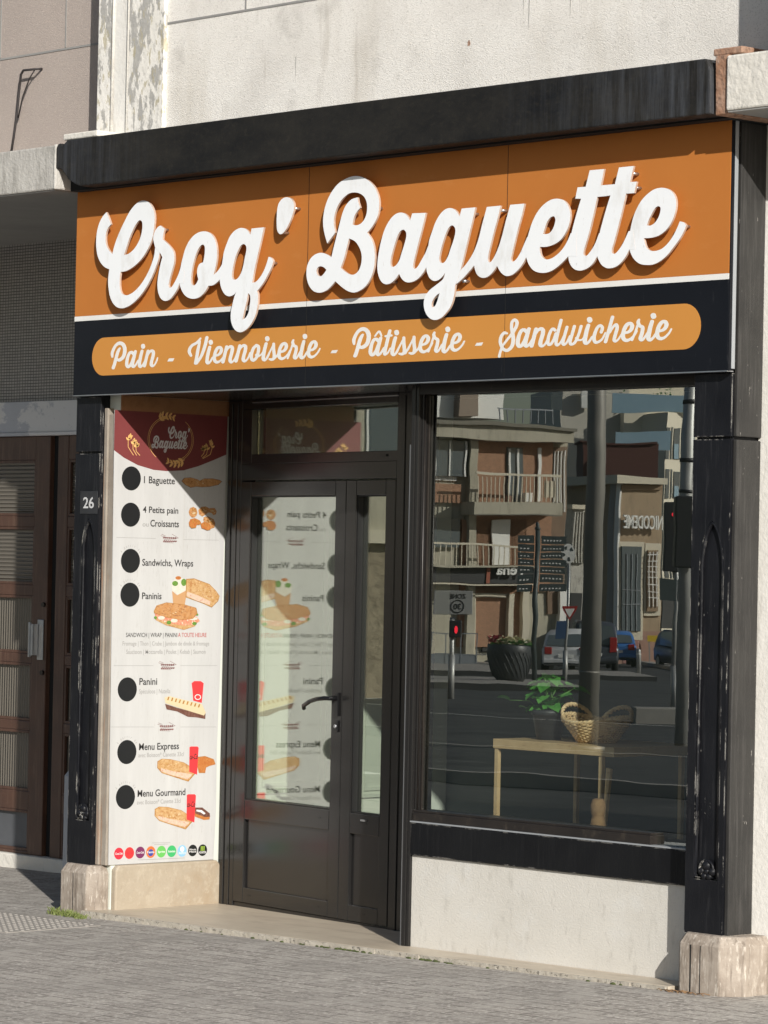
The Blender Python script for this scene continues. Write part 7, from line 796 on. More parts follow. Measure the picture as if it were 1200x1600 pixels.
def leaf(u0, u1, g0, g1, hinge_left):
    m = MB(); B = lambda *a: m.box(*a, DOOR)
    B(u0, g0, -.03, .037, .058, 2.114); B(g1, u1, -.03, .037, .058, 2.114)
    B(g0+.0003, g1-.0003, -.03, .037, 2.044, 2.114); B(g0+.0003, g1-.0003, -.03, .037, .464, .560); B(g0+.0003, g1-.0003, -.03, .037, .058, .131)
    d = obj('door_leaf', m, 'anthracite', shop, .003)
    mm = MB().box(g0, g1, .004, .022, .131, .464, DOOR); obj('kick_panel', mm, 'anthracite', d)
    mm = MB().box(g0, g1, -.004, 0, .56, 2.044, DOOR); obj('glass_pane', mm, 'door_glass', d)
    mm = MB()
    for a in (g0+.001, g1-.006): mm.box(a, a+.005, .0, .030, .561, 2.043, DOOR)
    mm.box(g0+.007, g1-.007, .0, .030, .561, .566, DOOR); mm.box(g0+.007, g1-.007, .0, .030, 2.038, 2.043, DOOR)
    obj('glazing_seal', mm, 'seal', d)
    for a in (g0+.05, g1-.09) if g1-g0 > .4 else ((g0+g1)/2,):
        for z in (.094, .515): obj('drain_cap', MB().box(a, a+.02, .0373, .0385, z, z+.006, DOOR), 'black_handle', d)
    return d
dl = leaf(.1635, 1.0755, .254, .989, True)
dr = leaf(1.0785, 1.4755, 1.161, 1.400, False)
m = MB()
m.box(1.028, 1.058, .0373, .048, 1.005, 1.115, DOOR)
path = [DOOR(1.043, .045, 1.088), DOOR(1.043, .085, 1.088), DOOR(1.02, .098, 1.088), DOOR(.96, .10, 1.082), DOOR(.90, .10, 1.068), DOOR(.845, .098, 1.045), DOOR(.835, .088, 1.03)]
m.tube(path, .0105, 10); obj('door_handle', m, 'black_handle', dl, .002)
m = MB(); m.box(1.030, 1.056, .0373, .046, .93, .985, DOOR); obj('lock_plate', m, 'black_handle', dl, .003)
m = MB().tube([DOOR(1.043, .046, .957), DOOR(1.043, .052, .957)], .009, 12); obj('lock_cylinder', m, 'alu', dl)
m = MB().box(1.262, 1.30, .0373, .047, .528, .536, DOOR); obj('letter_catch', m, 'alu', dr)
# interior
m = MB().box(.216, 4.3, .86, 2.42, -.06, .045); m.box(2.32, 4.3, .301, .8595, -.06, .045); obj('shop_floor', m, 'floor', shop)
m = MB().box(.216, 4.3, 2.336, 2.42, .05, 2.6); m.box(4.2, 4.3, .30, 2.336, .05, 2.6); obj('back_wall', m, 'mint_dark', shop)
m = MB().box(.10, 4.3, .30, 2.42, 2.60, 2.66); obj('shop_ceiling', m, 'ceiling', shop)
m = MB()
for (a, b, z0, z1) in ((1.03, 1.50, .56, 2.0), (1.72, 2.12, .52, 2.0)):
    for (w, d) in ((0, .014), (.035, .008)):
        A, B_, Z0, Z1 = a+w, b-w, z0+w, z1-w; t = .018
        m.box(.2155, .2155+d, A, B_, Z0, Z0+t); m.box(.2155, .2155+d, A, B_, Z1-t, Z1); m.box(.2155, .2155+d, A, A+t, Z0+t, Z1-t); m.box(.2155, .2155+d, B_-t, B_, Z0+t, Z1-t)
obj('wall_panelling', m, 'mint', shop)
m = MB().box(.2155, .232, .86, 2.33, .05, .17); obj('skirting', m, 'mint', shop, .003)

# ------------------------------------------------------------------ neighbours
left = thing('brown_door_house', 'pinkish rendered house with recessed brown glazed doors beside the shop', 'building', (-2.0, 1.4, 0))
m = MB().box(-9, .084, .21, .5, 3.60, 8); obj('upper_wall', m, 'pink', left)
m = MB(); m.box(-9, .083, .207, .2095, 4.262, 4.272); m.box(-.412, -.404, .2065, .2094, 4.275, 8); m.box(-.967, -.959, .2065, .2094, 4.275, 8); obj('wall_joint', m, 'soffit', left)
m = MB().box(-9, .008, -.15, 1.5, 3.503, 3.718); m.box(.0, .02, -.155, .2, 3.503, 3.722); obj('canopy', m, 'dirty_concrete', left, .008)
m = MB().box(-9, -.001, -.14, 1.45, 3.498, 3.5028); obj('canopy_soffit', m, 'soffit', left)
m = MB().box(-9, -.027, 1.42, 1.6, 2.60, 3.498); obj('mosaic_panel', m, 'mosaic', left)
m = MB().box(-9, -.027, 1.385, 1.6, 2.425, 2.5995); m.box(-9, -.027, 1.375, 1.6, 2.405, 2.4249); obj('door_lintel', m, 'peel_lintel', left, .004)
m = MB().box(-9, -.027, 1.36, 1.7, -.2, .055); obj('threshold', m, 'white_concrete', left, .006)
def wooden_door(x0, x1, g0, g1, hand):
    rows = [(2.27, 1.955), (1.894, 1.569), (1.508, 1.183), (1.129, .805), (.751, .41), (.303, .075)]
    m = MB(); m.box(x0, g0, 1.40, 1.45, .056, 2.404); m.box(g1, x1, 1.40, 1.45, .056, 2.404)
    zs = [2.404] + [q for r_ in rows for q in r_] + [.056]
    for i in range(0, len(zs), 2): m.box(g0+.0004, g1-.0004, 1.402, 1.448, zs[i+1], zs[i])
    d = obj('wooden_door', m, 'door_wood', left, .005)
    for i, (a, b) in enumerate(rows):
        mm = MB().box(g0, g1, 1.425, 1.432, b-.002, a+.002)
        obj('door_pane' if i < 5 else 'bottom_panel', mm, ('ribbed_h' if i in (0, 1) else 'ribbed_v') if i < 5 else 'grey_panel', d)
        mm = MB(); t = .016
        mm.box(g0, g0+t, 1.404, 1.424, b, a); mm.box(g1-t, g1, 1.404, 1.424, b, a); mm.box(g0+t, g1-t, 1.404, 1.424, b, b+t); mm.box(g0+t, g1-t, 1.404, 1.424, a-t, a)
        obj('glazing_bead', mm, 'door_wood', d, .003)
    if hand:
        mm = MB(); mm.box(-2.14, -2.085, 1.390, 1.399, 1.15, 1.375); mm.box(-2.165, -2.15, 1.345, 1.36, 1.165, 1.36); mm.box(-2.150, -2.128, 1.350, 1.389, 1.175, 1.35)
        obj('pull_handle', mm, 'alu', d, .003)
        for z in (1.46, 1.08): obj('lock', MB().tube([(-2.09, 1.40, z), (-2.09, 1.385, z)], .013, 10), 'bronze', d)
    return d
wooden_door(-3.25, -2.068, -3.10, -2.202, True)
wooden_door(-1.995, -.9, -1.898, -1.05, False)
m = MB().box(-2.067, -1.996, 1.43, 1.46, .056, 2.404); obj('door_gap', m, 'dark_void', left)
m = MB().box(-9, -3.251, 1.43, 1.5, .056, 2.404); m.box(-.899, -.027, 1.41, 1.5, .056, 2.404); obj('recess_wall', m, 'soffit', left)
right = thing('cream_house', 'cream rendered house meeting the right pilaster of the shop', 'building', (6.5, .4, 0))
m = MB().box(4.2545, 12, .20, .6, -.1, 3.51); obj('front_wall', m, 'pier_clean', right)
m = MB().box(4.368, 12, -.155, .6, 3.512, 3.728); obj('canopy', m, 'white_concrete', right, .008)
m = MB().box(4.374, 12, -.148, .199, 3.506, 3.5118); obj('canopy_soffit', m, 'soffit', right)
m = MB(); lp = [(4.296, 3.735), (4.30, 3.62), (4.302, 3.50), (4.366, 3.503), (4.366, 3.735)]; m.prism(lp, FAC(-.142), -.3, 0); m.box(4.27, 4.42, -.125, .0495, 3.737, 3.765)
obj('broken_canopy_end', m, 'rust', right, .005)
m = MB().box(4.745, 5.4, -.25, .049, 3.735, 8); obj('wall_pier', m, 'pink', right, .005)

# ------------------------------------------------------------------ fascia sign
sign = thing('fascia_sign', 'orange and black shop sign with raised white script letters', 'sign', (2.1, 0, 2.5))
m = MB()
m.cur = 0; m.box(-.005, 4.262, .0, .035, 2.896, 3.515)
m.cur = 1; m.box(-.005, 4.262, .0, .035, 2.513, 2.8725)
obj('sign_panel', m, ['orange', 'navy'], sign, .0015)
m = MB().box(-.005, 4.262, -.001, .035, 2.8727, 2.8958); obj('white_stripe', m, 'white_film', sign)
for x in (1.72, 3.0): obj('panel_joint', MB().box(x, x+.0018, -.0012, .001, 2.52, 3.51), 'seal', sign)
x0, x1, z0, z1 = .142, 4.118, 2.603, 2.786; rr = (z1-z0)/2
lp = [(x1-rr+rr*math.cos(R(a)), z0+rr+rr*math.sin(R(a))) for a in range(-90, 91, 10)] + [(x0+rr+rr*math.cos(R(a)), z0+rr+rr*math.sin(R(a))) for a in range(90, 271, 10)]
m = MB().raw(shape_raw([lp], .0008), FAC(0)); obj('orange_band', m, 'orange2', sign)
m = MB(); m.box(4.2622, 4.2675, .001, .016, 2.512, 3.50); obj('side_trim', m, 'navy', sign); m = MB().box(4.2625, 4.270, .0165, .036, 2.52, 3.50); obj('side_strip', m, 'alu_white', sign, .002)
m = MB(); m.box(-.005, 4.262, -.0012, .036, 2.5085, 2.5128); obj('bottom_trim', m, 'alu', sign)
MAINL = DATA['main']
for i, (nm, loops) in enumerate(MAINL):
    raw = shape_raw(cat(loops), .010); off = (i % 2)*.0006
    mb = MB()
    zs = [v[2] for v in raw[0]]
    n = mb.pts([(v[0], -.032-off-v[2], v[1]) for v in raw[0]])
    for f in raw[1]:
        flat = len({round(raw[0][q][2], 5) for q in f}) == 1
        mb.cur = 0 if flat else 1; mb.face([n+q for q in f])
    o = obj('letter' if nm != 'apostrophe' else 'apostrophe', mb, ['acrylic', 'acrylic_edge'], sign)
    # stand-off studs just inside the outline
    lo = cat(loops)[0]; cx = sum(p[0] for p in lo)/len(lo); cz = sum(p[1] for p in lo)/len(lo)
    top = max(lo, key=lambda p: p[1]); bot = min(lo, key=lambda p: p[1]); rgt = max(lo, key=lambda p: p[0])
    for p in (top, bot, rgt):
        x = p[0]+(cx-p[0])*.14; z = p[1]+(cz-p[1])*.10; obj('standoff_stud', MB().tube([(x, -.0315, z), (x, .001, z)], .007, 8), 'alu', o)
for nm, loops in DATA['sub']:
    obj('printed_word', MB().raw(shape_raw(cat(loops), .0006), FAC(-.0009)), 'white_film', sign)
for l in DATA['hy']:
    obj('printed_dash', MB().raw(shape_raw(cat([l]), .0006), FAC(-.0009)), 'white_film', sign)

# ------------------------------------------------------------------ house number
pq = thing('number_plaque', 'small dark house number 26 plate on the left pilaster', 'plaque', (.105, .04, 1.99))
obj('plate', MB().box(.022, .192 if False else .160, .0365, .0398, 1.938, 2.048), 'plaque', pq, .001)
t = text_raw('26', .048, 1.966, .085, .055, .0006, 0, .012)
obj('digits', MB().raw(t, FAC(.0364)), 'plaque_digit', pq)

# ------------------------------------------------------------------ menu board
XM = .2515
menu = thing('menu_board', 'tall white plank printed bakery menu with black price dots', 'menu board', (XM, .44, .25))
lp = [(.082, .2475), (.40, .2475), (.735, .2475), (.745, .50), (.742, .8), (.752, 1.2), (.760, 1.9), (.765, 2.44), (.06, 2.44)]
obj('backing_sheet', MB().raw(shape_raw([lp], .003), MEN(XM-.003)), 'planks', menu)
def dec(name, loops, mt, lv, parent=menu): return obj(name, MB().raw(shape_raw(loops, .0003), MEN(XM+.0001+.0004*lv)), mt, parent)
hd = DATA['header']; hp = [tuple(p) for p in hd]; hp[0] = (.06, 2.44); hp[-1] = (.765, 2.44); hp[1] = (.0605, hp[1][1]); hp[-2] = (.7615, hp[-2][1])
hdr = dec('header_print', [hp], 'maroon', 0)
ck = lambda c, r, n=28: [(c[0]+r*math.cos(2*math.pi*i/n), c[1]+r*math.sin(2*math.pi*i/n)) for i in range(n)]
for d in DATA['discs']: dec('price_dot', [ck(d, .0585)], 'print_black', 1)
for s, y, z, w, h, c in DATA['menu_text']:
    raw = text_raw(s, y, z, w, h, .0002, 0, .016 if c == 'k' and h > .03 else .006)
    obj('text_line', MB().raw(raw, MEN(XM+.0003)), 'print_' + c, menu)
def arc_text(s, c, r):
    m = MB(); tot = len(s)
    for i, ch in enumerate(s):
        if ch == ' ': continue
        a = R(52 - 104*i/(tot-1)); raw = text_raw(ch, -.004, 0, None, .0145)
        raw = ([(v[0]*.62, v[1], v[2]) for v in raw[0]], raw[1])
        px, pz = c[0]+r*math.sin(-a), c[1]+r*math.cos(a)
        m.raw(raw, lambda x, y, z: (XM+.0003+z, px+x*math.cos(a)-y*math.sin(a), pz+x*math.sin(a)+y*math.cos(a)))
    obj('text_line', m, 'print_g', menu)
for i in DATA['arcs']: arc_text('à partir de', DATA['discs'][i], .067)
for a, b, c, d, e in DATA['div']:
    m = MB(); P_ = MEN(XM+.0003)
    for p, q in ((a, b), (d, e)): m.prism([(p[0], p[1]-.0008), (q[0], q[1]-.0008), (q[0], q[1]+.0008), (p[0], p[1]+.0008)], P_, 0, .0002)
    obj('divider_line', m, 'print_g', menu)
    m = MB(); cx, cz = c
    for k in range(7):
        x = cx-.038+.012*k; m.prism([(x, cz+.004), (x+.010, cz+.009), (x+.016, cz+.004), (x+.009, cz-.001)], P_, 0, .0002); m.prism([(x+.002, cz-.012), (x+.014, cz-.007), (x+.018, cz-.013), (x+.008, cz-.017)], P_, 0, .0002)
    for (x0_, z0_, x1_, z1_) in ((-.045, .020, -.02, .012), (-.05, .013, -.02, .007), (.02, .022, .06, .004), (.045, .001, .062, .004), (-.03, -.006, .045, -.001), (-.035, -.018, .03, -.021)):
        m.prism([(cx+x0_, cz+z0_), (cx+x1_, cz+z1_), (cx+x1_, cz+z1_+.0018), (cx+x0_, cz+z0_+.0018)], P_, 0, .0002)
    obj('wheat_ear_print', m, 'earcol', menu)
order = []
for nm, mt, loops in DATA['food']:
    order.append((nm, mt, loops))
i = 0; lvl = 0; done = []
while i < len(order):
    nm = order[i][0]; m = MB(); mats = []; k = 0
    while i < len(order) and order[i][0] == nm:
        mt = order[i][1]
        if mt not in mats: mats.append(mt)
        m.cur = mats.index(mt)
        for l in order[i][2]: m.raw(shape_raw([[tuple(p) for p in l]], .0002), MEN(XM+.0006+.00005*k + .0003*(lvl % 3))); k += 1
        i += 1
    done.append(obj(nm.replace(' ', '_'), m, mats, menu)); lvl += 1
for a in DATA['cans']:
    raw = text_raw('ca-Co', a[0], a[1]-.012, abs(a[2]-a[0]) if a[2] > a[0] else .05, .028, .0002, .35, .01)
    obj('can_lettering', MB().raw(raw, MEN(XM+.0030)), 'print_k', menu)
lg = [('lred', 'Coca-Cola', 'print_w'), ('lred2', 'Coca-Cola', 'lred'), ('lpurple', 'Coca-Cola', 'print_w'), ('lorange', 'Fanta', 'print_w'), ('lgreen', 'Sprite', 'print_w'), ('lgreen2', 'fuzetea', 'print_w'), ('lblue', 'TROPICO', 'print_w'), ('lblack', 'Minute Maid', 'print_w'), ('lblack', 'MONSTER', 'print_w')]
for c, (mt, s, tc) in zip(DATA['logos'], lg):
    d = dec('drink_logo', [ck(c, .0285)], mt, 1)
    if s == 'Fanta': obj('logo_mark', MB().raw(shape_raw([ck((c[0], c[1]-.003), .017)], .0002), MEN(XM+.0009)), 'lblue2', d)
    if s == 'MONSTER': obj('logo_mark', MB().raw(shape_raw([[(c[0]-.012+.009*k, c[1]-.004), (c[0]-.007+.009*k, c[1]-.004), (c[0]-.006+.009*k, c[1]+.02), (c[0]-.012+.009*k, c[1]+.02)] for k in range(3)], .0002), MEN(XM+.0009)), 'lime', d)
    if s == 'TROPICO': obj('logo_mark', MB().raw(shape_raw([ck((c[0], c[1]+.009), .013)], .0002), MEN(XM+.0009)), 'print_w', d)
    if s == 'Minute Maid':
        for k, q in enumerate(s.split()): obj('logo_text', MB().raw(text_raw(q, c[0]-.021, c[1]+.001-.011*k, .042, .009, .0002, 0, .01), MEN(XM+.0012)), tc, d)
    else:
        dz = -.016 if s in ('MONSTER', 'TROPICO') else -.005
        obj('logo_text', MB().raw(text_raw(s, c[0]-.022, c[1]+dz, .044, .011, .0002, .2 if 'C' in s else 0, .012), MEN(XM+.0012)), tc, d)
sl = DATA['smallline']; m = MB()
for p, q in zip(sl[::2], sl[1::2]): m.prism([(p[0], p[1]-.001), (q[0], q[1]-.001), (q[0], q[1]+.001), (p[0], p[1]+.001)], MEN(XM+.0003), 0, .0002)
obj('small_print', m, 'print_g', menu)
# header emblem
def fit(word, bx_):
    pts = [p for nm, lo in word for l in cat(lo) for p in l]
    x0 = min(p[0] for p in pts); x1 = max(p[0] for p in pts); z0 = min(p[1] for p in pts); z1 = max(p[1] for p in pts)
    a, b = sorted((bx_[0], bx_[2])); c, d = sorted((bx_[1], bx_[3])); c -= (d-c)*.22
    m = MB()
    for nm, lo in word:
        ls = [[(a+(p[0]-x0)/(x1-x0)*(b-a), c+(p[1]-z0)/(z1-z0)*(d-c)) for p in l] for l in cat(lo)]
        m.raw(shape_raw(ls, .0002), MEN(XM+.0007+.00005*(len(m.v) % 5)))
    return m
obj('header_word', fit(MAINL[:5], DATA['logo_boxes'][0]), 'print_grey', hdr); obj('header_word', fit(MAINL[5:], DATA['logo_boxes'][1]), 'print_grey', hdr)
cy, cz, ry_, rz_ = DATA['ring']; ra = abs(ry_-cy); rb = abs(rz_-cz)
m = MB()
for a0, a1, sc in ((105, 235, 1), (115, 215, .94), (-75, 55, 1), (-65, 40, .94)):
    pr = None
    for a in range(a0, a1+1, 6):
        p = (cy+ra*sc*math.cos(R(a)), cz+rb*sc*math.sin(R(a)))
        if pr: 
            dx, dz = p[0]-pr[0], p[1]-pr[1]; l = math.hypot(dx, dz); nx, nz = -dz/l*.0011, dx/l*.0011
            m.prism([(pr[0]-nx, pr[1]-nz), (p[0]-nx, p[1]-nz), (p[0]+nx, p[1]+nz), (pr[0]+nx, pr[1]+nz)], MEN(XM+.0007), 0, .0002)
        pr = p
obj('ring_print', m, 'gold', hdr)
def leafshape(m, x, z, a, l, w, lv=.0009):
    c, s = math.cos(a), math.sin(a); q = [(0, 0), (.3*l, w), (.7*l, w*.8), (l, 0), (.7*l, -w*.8), (.3*l, -w)]
    m.prism([(x+u*c-v*s, z+u*s+v*c) for u, v in q], MEN(XM+lv), 0, .0002)
def sprig(path, n, l, w, bare):
    m = MB(); P_ = [Vector((p[0], p[1])) for p in path]
    def at(t):
        k = min(int(t*(len(P_)-1)), len(P_)-2); f = t*(len(P_)-1)-k; return P_[k].lerp(P_[k+1], f)
    pr = at(0)
    for i in range(1, 25):
        p = at(i/24); d = p-pr; nn = Vector((-d.y, d.x)).normalized()*.0016
        m.prism([tuple(pr-nn), tuple(p-nn), tuple(p+nn), tuple(pr+nn)], MEN(XM+.0007), 0, .0002); pr = p
    for i in range(n):
        t = bare+(1-bare)*(i+.3)/n; p = at(t); d = at(min(t+.05, 1))-at(max(t-.05, 0)); a = math.atan2(d.y, d.x); k = 1-.35*i/n
        for sg in (.75, -.75): leafshape(m, p.x, p.y, a+sg, l*k, w*k)
    return m
obj('wheat_print', sprig(DATA['wheat']['top'], 5, .034, .0075, .05), 'gold', hdr)
obj('wheat_print', sprig(DATA['wheat']['bot'], 5, .034, .0075, .05), 'gold', hdr)
for sd in ('left', 'right'):
    for p in DATA['wheat'][sd]: obj('wheat_print', sprig(p, 4, .020, .005, .6), 'gold', hdr)
# ------------------------------------------------------------------ things on and around the front
m = MB(); 
m.tube([(-.60, .208, 4.185), (-.605, .17, 4.18), (-.70, .165, 4.182), (-.735, .175, 4.165), (-.755, .18, 4.08), (-.775, .185, 3.97), (-.80, .19, 3.88), (-.835, .195, 3.76)], .0065, 6)
m.tube([(-.605, .17, 4.182), (-.66, .175, 4.14), (-.73, .185, 4.05), (-.77, .19, 3.95)], .004, 6)
props(obj('hanging_cable', m, 'cable', None, 0, (-.7, .2, 3.8)), 'bent black cable sticking out of the pinkish upper wall', 'cable')
m = MB(); lp = [(-.46, .34), (-.36, .30), (-.33, .33), (-.33, .6), (-.46, .6)]
n = m.pts([(x, y, -.1) for x, y in lp] + [(x, y, .63) for x, y in lp] + [(-.395+(x+.395)*.75, .45+(y-.45)*.8, .665) for x, y in lp])
for i in range(2):
    for j in range(5): m.face((n+i*5+j, n+i*5+(j+1) % 5, n+i*5+5+(j+1) % 5, n+i*5+5+j))
m.face([n+10+j for j in range(5)]); m.face([n+4-j for j in range(5)])
props(obj('stone_post', m, 'grey_post', None, .004, (-.4, .45, 0)), 'low pale grey stone post behind the left pilaster', 'post')
# iron cover
cv = thing('cover_plate', 'patterned iron access cover set in the pavement', 'manhole cover', (-.05, -.35, 0))
g4 = [(.10, -.442), (.264, -.168), (.551, -.402), (.53, -.751)]
g4 = [(-.34, -.30), (.02, -.12), (.36, -.40), (.02, -.72)]
g4 = [(-.25, -.78), (.62, -.78), (.62, -.24), (-.25, -.24)]
m = MB(); n = m.pts([(x, y, gz(x, y)-.02) for x, y in g4] + [(x, y, gz(x, y)+.003) for x, y in g4])
for q in ((3, 2, 1, 0), (4, 5, 6, 7), (0, 1, 5, 4), (1, 2, 6, 5), (2, 3, 7, 6), (3, 0, 4, 7)): m.face([n+i for i in q])
obj('plate', m, 'iron', cv)
m = MB()
for i in range(19):
    for j in range(12):
        x = -.23+i*.046+(j % 2)*.023; y = -.765+j*.046
        if x > .6: continue
        z = gz(x, y)+.003; m.hexa([(x-.016, y, z), (x, y-.012, z), (x+.016, y, z), (x, y+.012, z), (x-.01, y, z+.004), (x, y-.007, z+.004), (x+.01, y, z+.004), (x, y+.007, z+.004)])
obj('tread_pattern', m, 'iron', cv)
# grass tuft
m = MB()
for i in range(300):
    t = random.random(); x = .0+.30*t+random.gauss(0, .015); y = -.045-.03*random.random()-.04*t+random.gauss(0, .012); h = random.uniform(.012, .036)*(1.15-.5*t); a = random.uniform(0, 6.28)
    dx, dy = math.cos(a), math.sin(a); w = .0025; ln = random.uniform(.2, .9)*h; z = gz(x, y)
    n = m.pts([(x-dy*w, y+dx*w, z), (x+dy*w, y-dx*w, z), (x+dx*ln*.4+dy*w*.7, y+dy*ln*.4-dx*w*.7, z+h*.7), (x+dx*ln, y+dy*ln, z+h), (x+dx*ln*.4-dy*w*.7, y+dy*ln*.4+dx*w*.7, z+h*.7)]); m.face((n, n+1, n+2, n+3, n+4))
props(obj('grass_tuft', m, 'grass', None, 0, (.15, -.08, 0)), 'small tuft of green grass at the foot of the left plinth', 'grass tuft')
m = MB()
for i in range(70):
    x = random.choice([random.gauss(2.65, .10), random.gauss(2.05, .12), random.uniform(1.0, 3.9)]); y = -.046+random.gauss(0, .004); r_ = random.uniform(.004, .012)
    m.lathe([(r_, 0), (r_*.9, r_*.4), (r_*.3, r_*.7)], (x, y, gz(x, y)), 6, 1.4, .8)
props(obj('moss', m, 'moss'), 'green moss along the joint of the step and pavement', 'moss', kind='stuff')
# dry twigs by the right plinth
m = MB()
for i in range(16):
    x = random.uniform(4.0, 4.25); y = -.04-random.random()*.03; a = random.uniform(-.6, .6); l = random.uniform(.03, .07); z = gz(x, y)+.004
    m.tube([(x, y, z), (x+l*.5*math.cos(a), y+l*.5*math.sin(a), z+.005), (x+l*math.cos(a), y+l*math.sin(a), z)], .0018, 5)
props(obj('dry_twigs', m, 'jute'), 'few dry twigs lying at the foot of the right plinth', 'twigs', kind='stuff')

# ------------------------------------------------------------------ window display
tb = thing('display_table', 'wooden topped display table behind the shop window', 'table', (2.95, 1.0, .045))
obj('table_top', MB().box(2.255, 3.01, .70, 1.24, .905, .948), 'table_wood', tb, .003)
for x, y in ((2.262, .706), (2.915, .706), (2.262, 1.215), (2.915, 1.215)):
    obj('leg', MB().box(x, x+.020, y, y+.02, .045, .9045), 'table_wood', tb)
pot = thing('potted_plant', 'leafy green houseplant in a dark pot on the display table', 'plant', (2.43, .88, .9485))
m = MB().lathe([(.055, 0), (.075, .11), (.082, .112), (.083, .135), (.072, .135), (.068, .11)], (2.43, .88, .949), 24); obj('pot', m, 'pot', pot)
lm = MB(); sm = MB()
for i in range(64):
    a = random.uniform(0, 6.28); rad = random.uniform(.015, .085); h = random.uniform(.01, .165)*(1.1-rad*3.0)+.01
    if i == 0: a, rad, h = 3.6, .19, .06
    if i == 1: a, rad, h = .6, .11, .12
    if i == 2: a, rad, h = 3.2, .13, .02
    c = Vector((2.43, .88, 1.06)); tip = c+Vector((rad*math.cos(a), rad*math.sin(a), h))
    if i < 26: sm.tube([c+Vector((.02*math.cos(a), .02*math.sin(a), 0)), c.lerp(tip, .5)+Vector((0, 0, .03)), tip], .0022, 5)
    d = Vector((math.cos(a), math.sin(a), random.uniform(-.5, .5))).normalized(); s_ = Vector((-math.sin(a), math.cos(a), random.uniform(-.5, .5))).normalized(); u_ = d.cross(s_)
    L_ = random.uniform(.045, .068); W_ = L_*.5
    if i == 1: L_, W_ = .085, .036
    q = [(0, 0, 0), (-.08, .6, .1), (.12, .95, .14), (.5, .8, .1), (.8, .4, 0), (1, 0, -.12), (.8, -.4, 0), (.5, -.8, .1), (.12, -.95, .14), (-.08, -.6, .1)]
    n = lm.pts([tip+d*(u*L_)+s_*(v*W_)+u_*(w*L_) for u, v, w in q] + [tip+d*(.45*L_)])
    for k in range(10): lm.face((n+k, n+(k+1) % 10, n+10), True)
obj('foliage', lm, 'leaf', pot); obj('stems', sm, 'stem', pot)
bk = thing('wicker_basket', 'oval wicker basket with end handles at the right end of the table', 'basket', (2.98, .90, .9485))
cx, cy, z0 = 2.71, .90, .951; m = MB(); NR = 12; K = 76
def bprof(t): return (.095+.075*t, .075+.06*t)
m.lathe([(1, 0), (1, .006)], (cx, cy, z0), 40, .095, .075)
for i in range(NR):
    t = i/(NR-1); a_, b_ = bprof(t); z = z0+.006+t*.088
    pth = []
    for j in range(K):
        an = 2*math.pi*j/K; w = .0032*(1 if (j//2+i) % 2 else -1); dip = .02*t*math.cos(2*an)*.8
        pth.append((cx+(a_+w)*math.cos(an), cy+(b_+w)*math.sin(an), z+dip))
    m.tube(pth, .0042, 6, True)
for j in range(38):
    an = 2*math.pi*j/38; m.tube([(cx+bprof(0)[0]*math.cos(an), cy+bprof(0)[1]*math.sin(an), z0), (cx+bprof(1)[0]*math.cos(an), cy+bprof(1)[1]*math.sin(an), z0+.098+.016*math.cos(2*an))], .0035, 6)
obj('woven_body', m, 'wicker', bk)
m = MB()
for ph in (0, math.pi):
    pth = []
    for j in range(120):
        an = 2*math.pi*j/120; a_, b_ = bprof(1); pth.append((cx+(a_+.004*math.cos(an*24+ph))*math.cos(an), cy+(b_+.004*math.cos(an*24+ph))*math.sin(an), z0+.104+.016*math.cos(2*an)+.005*math.sin(an*24+ph)))
    m.tube(pth, .0062, 6, True)
obj('twisted_rim', m, 'wicker', bk)
for sg in (-1, 1):
    m = MB()
    for ph in (0, math.pi):
        pth = []
        for j in range(50):
            t = j/49; an = math.pi*t; y = cy+.09*math.cos(an); x = cx+sg*(.115+.045*math.sin(an)); z = z0+.10+.062*math.sin(an)
            pth.append((x+.005*math.cos(t*40+ph), y, z+.005*math.sin(t*40+ph)))
        m.tube(pth, .0065, 6)
    obj('handle', m, 'wicker', bk)
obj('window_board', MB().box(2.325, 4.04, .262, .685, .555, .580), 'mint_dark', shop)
m = MB().lathe([(.030, 0), (.036, .03), (.030, .06), (.027, .075), (.032, .09), (.034, .12), (.026, .145), (.015, .15)], (3.02, .60, .5805), 20)
props(obj('jute_jar', m, 'jute', None, 0, (3.02, .60, .58)), 'small brown jute wrapped jar behind the window glass under the table', 'jar')
m = MB().hexa([(2.985, .665, .581), (2.995, .665, .581), (2.995, .68, .581), (2.985, .68, .581), (3.00, .665, .86), (3.026, .665, .855), (3.026, .68, .855), (3.00, .68, .86)])
props(obj('wooden_stake', m, 'table_wood', None, 0, (2.99, .67, .58)), 'thin pale wooden stake leaning beside the jute jar', 'stake')

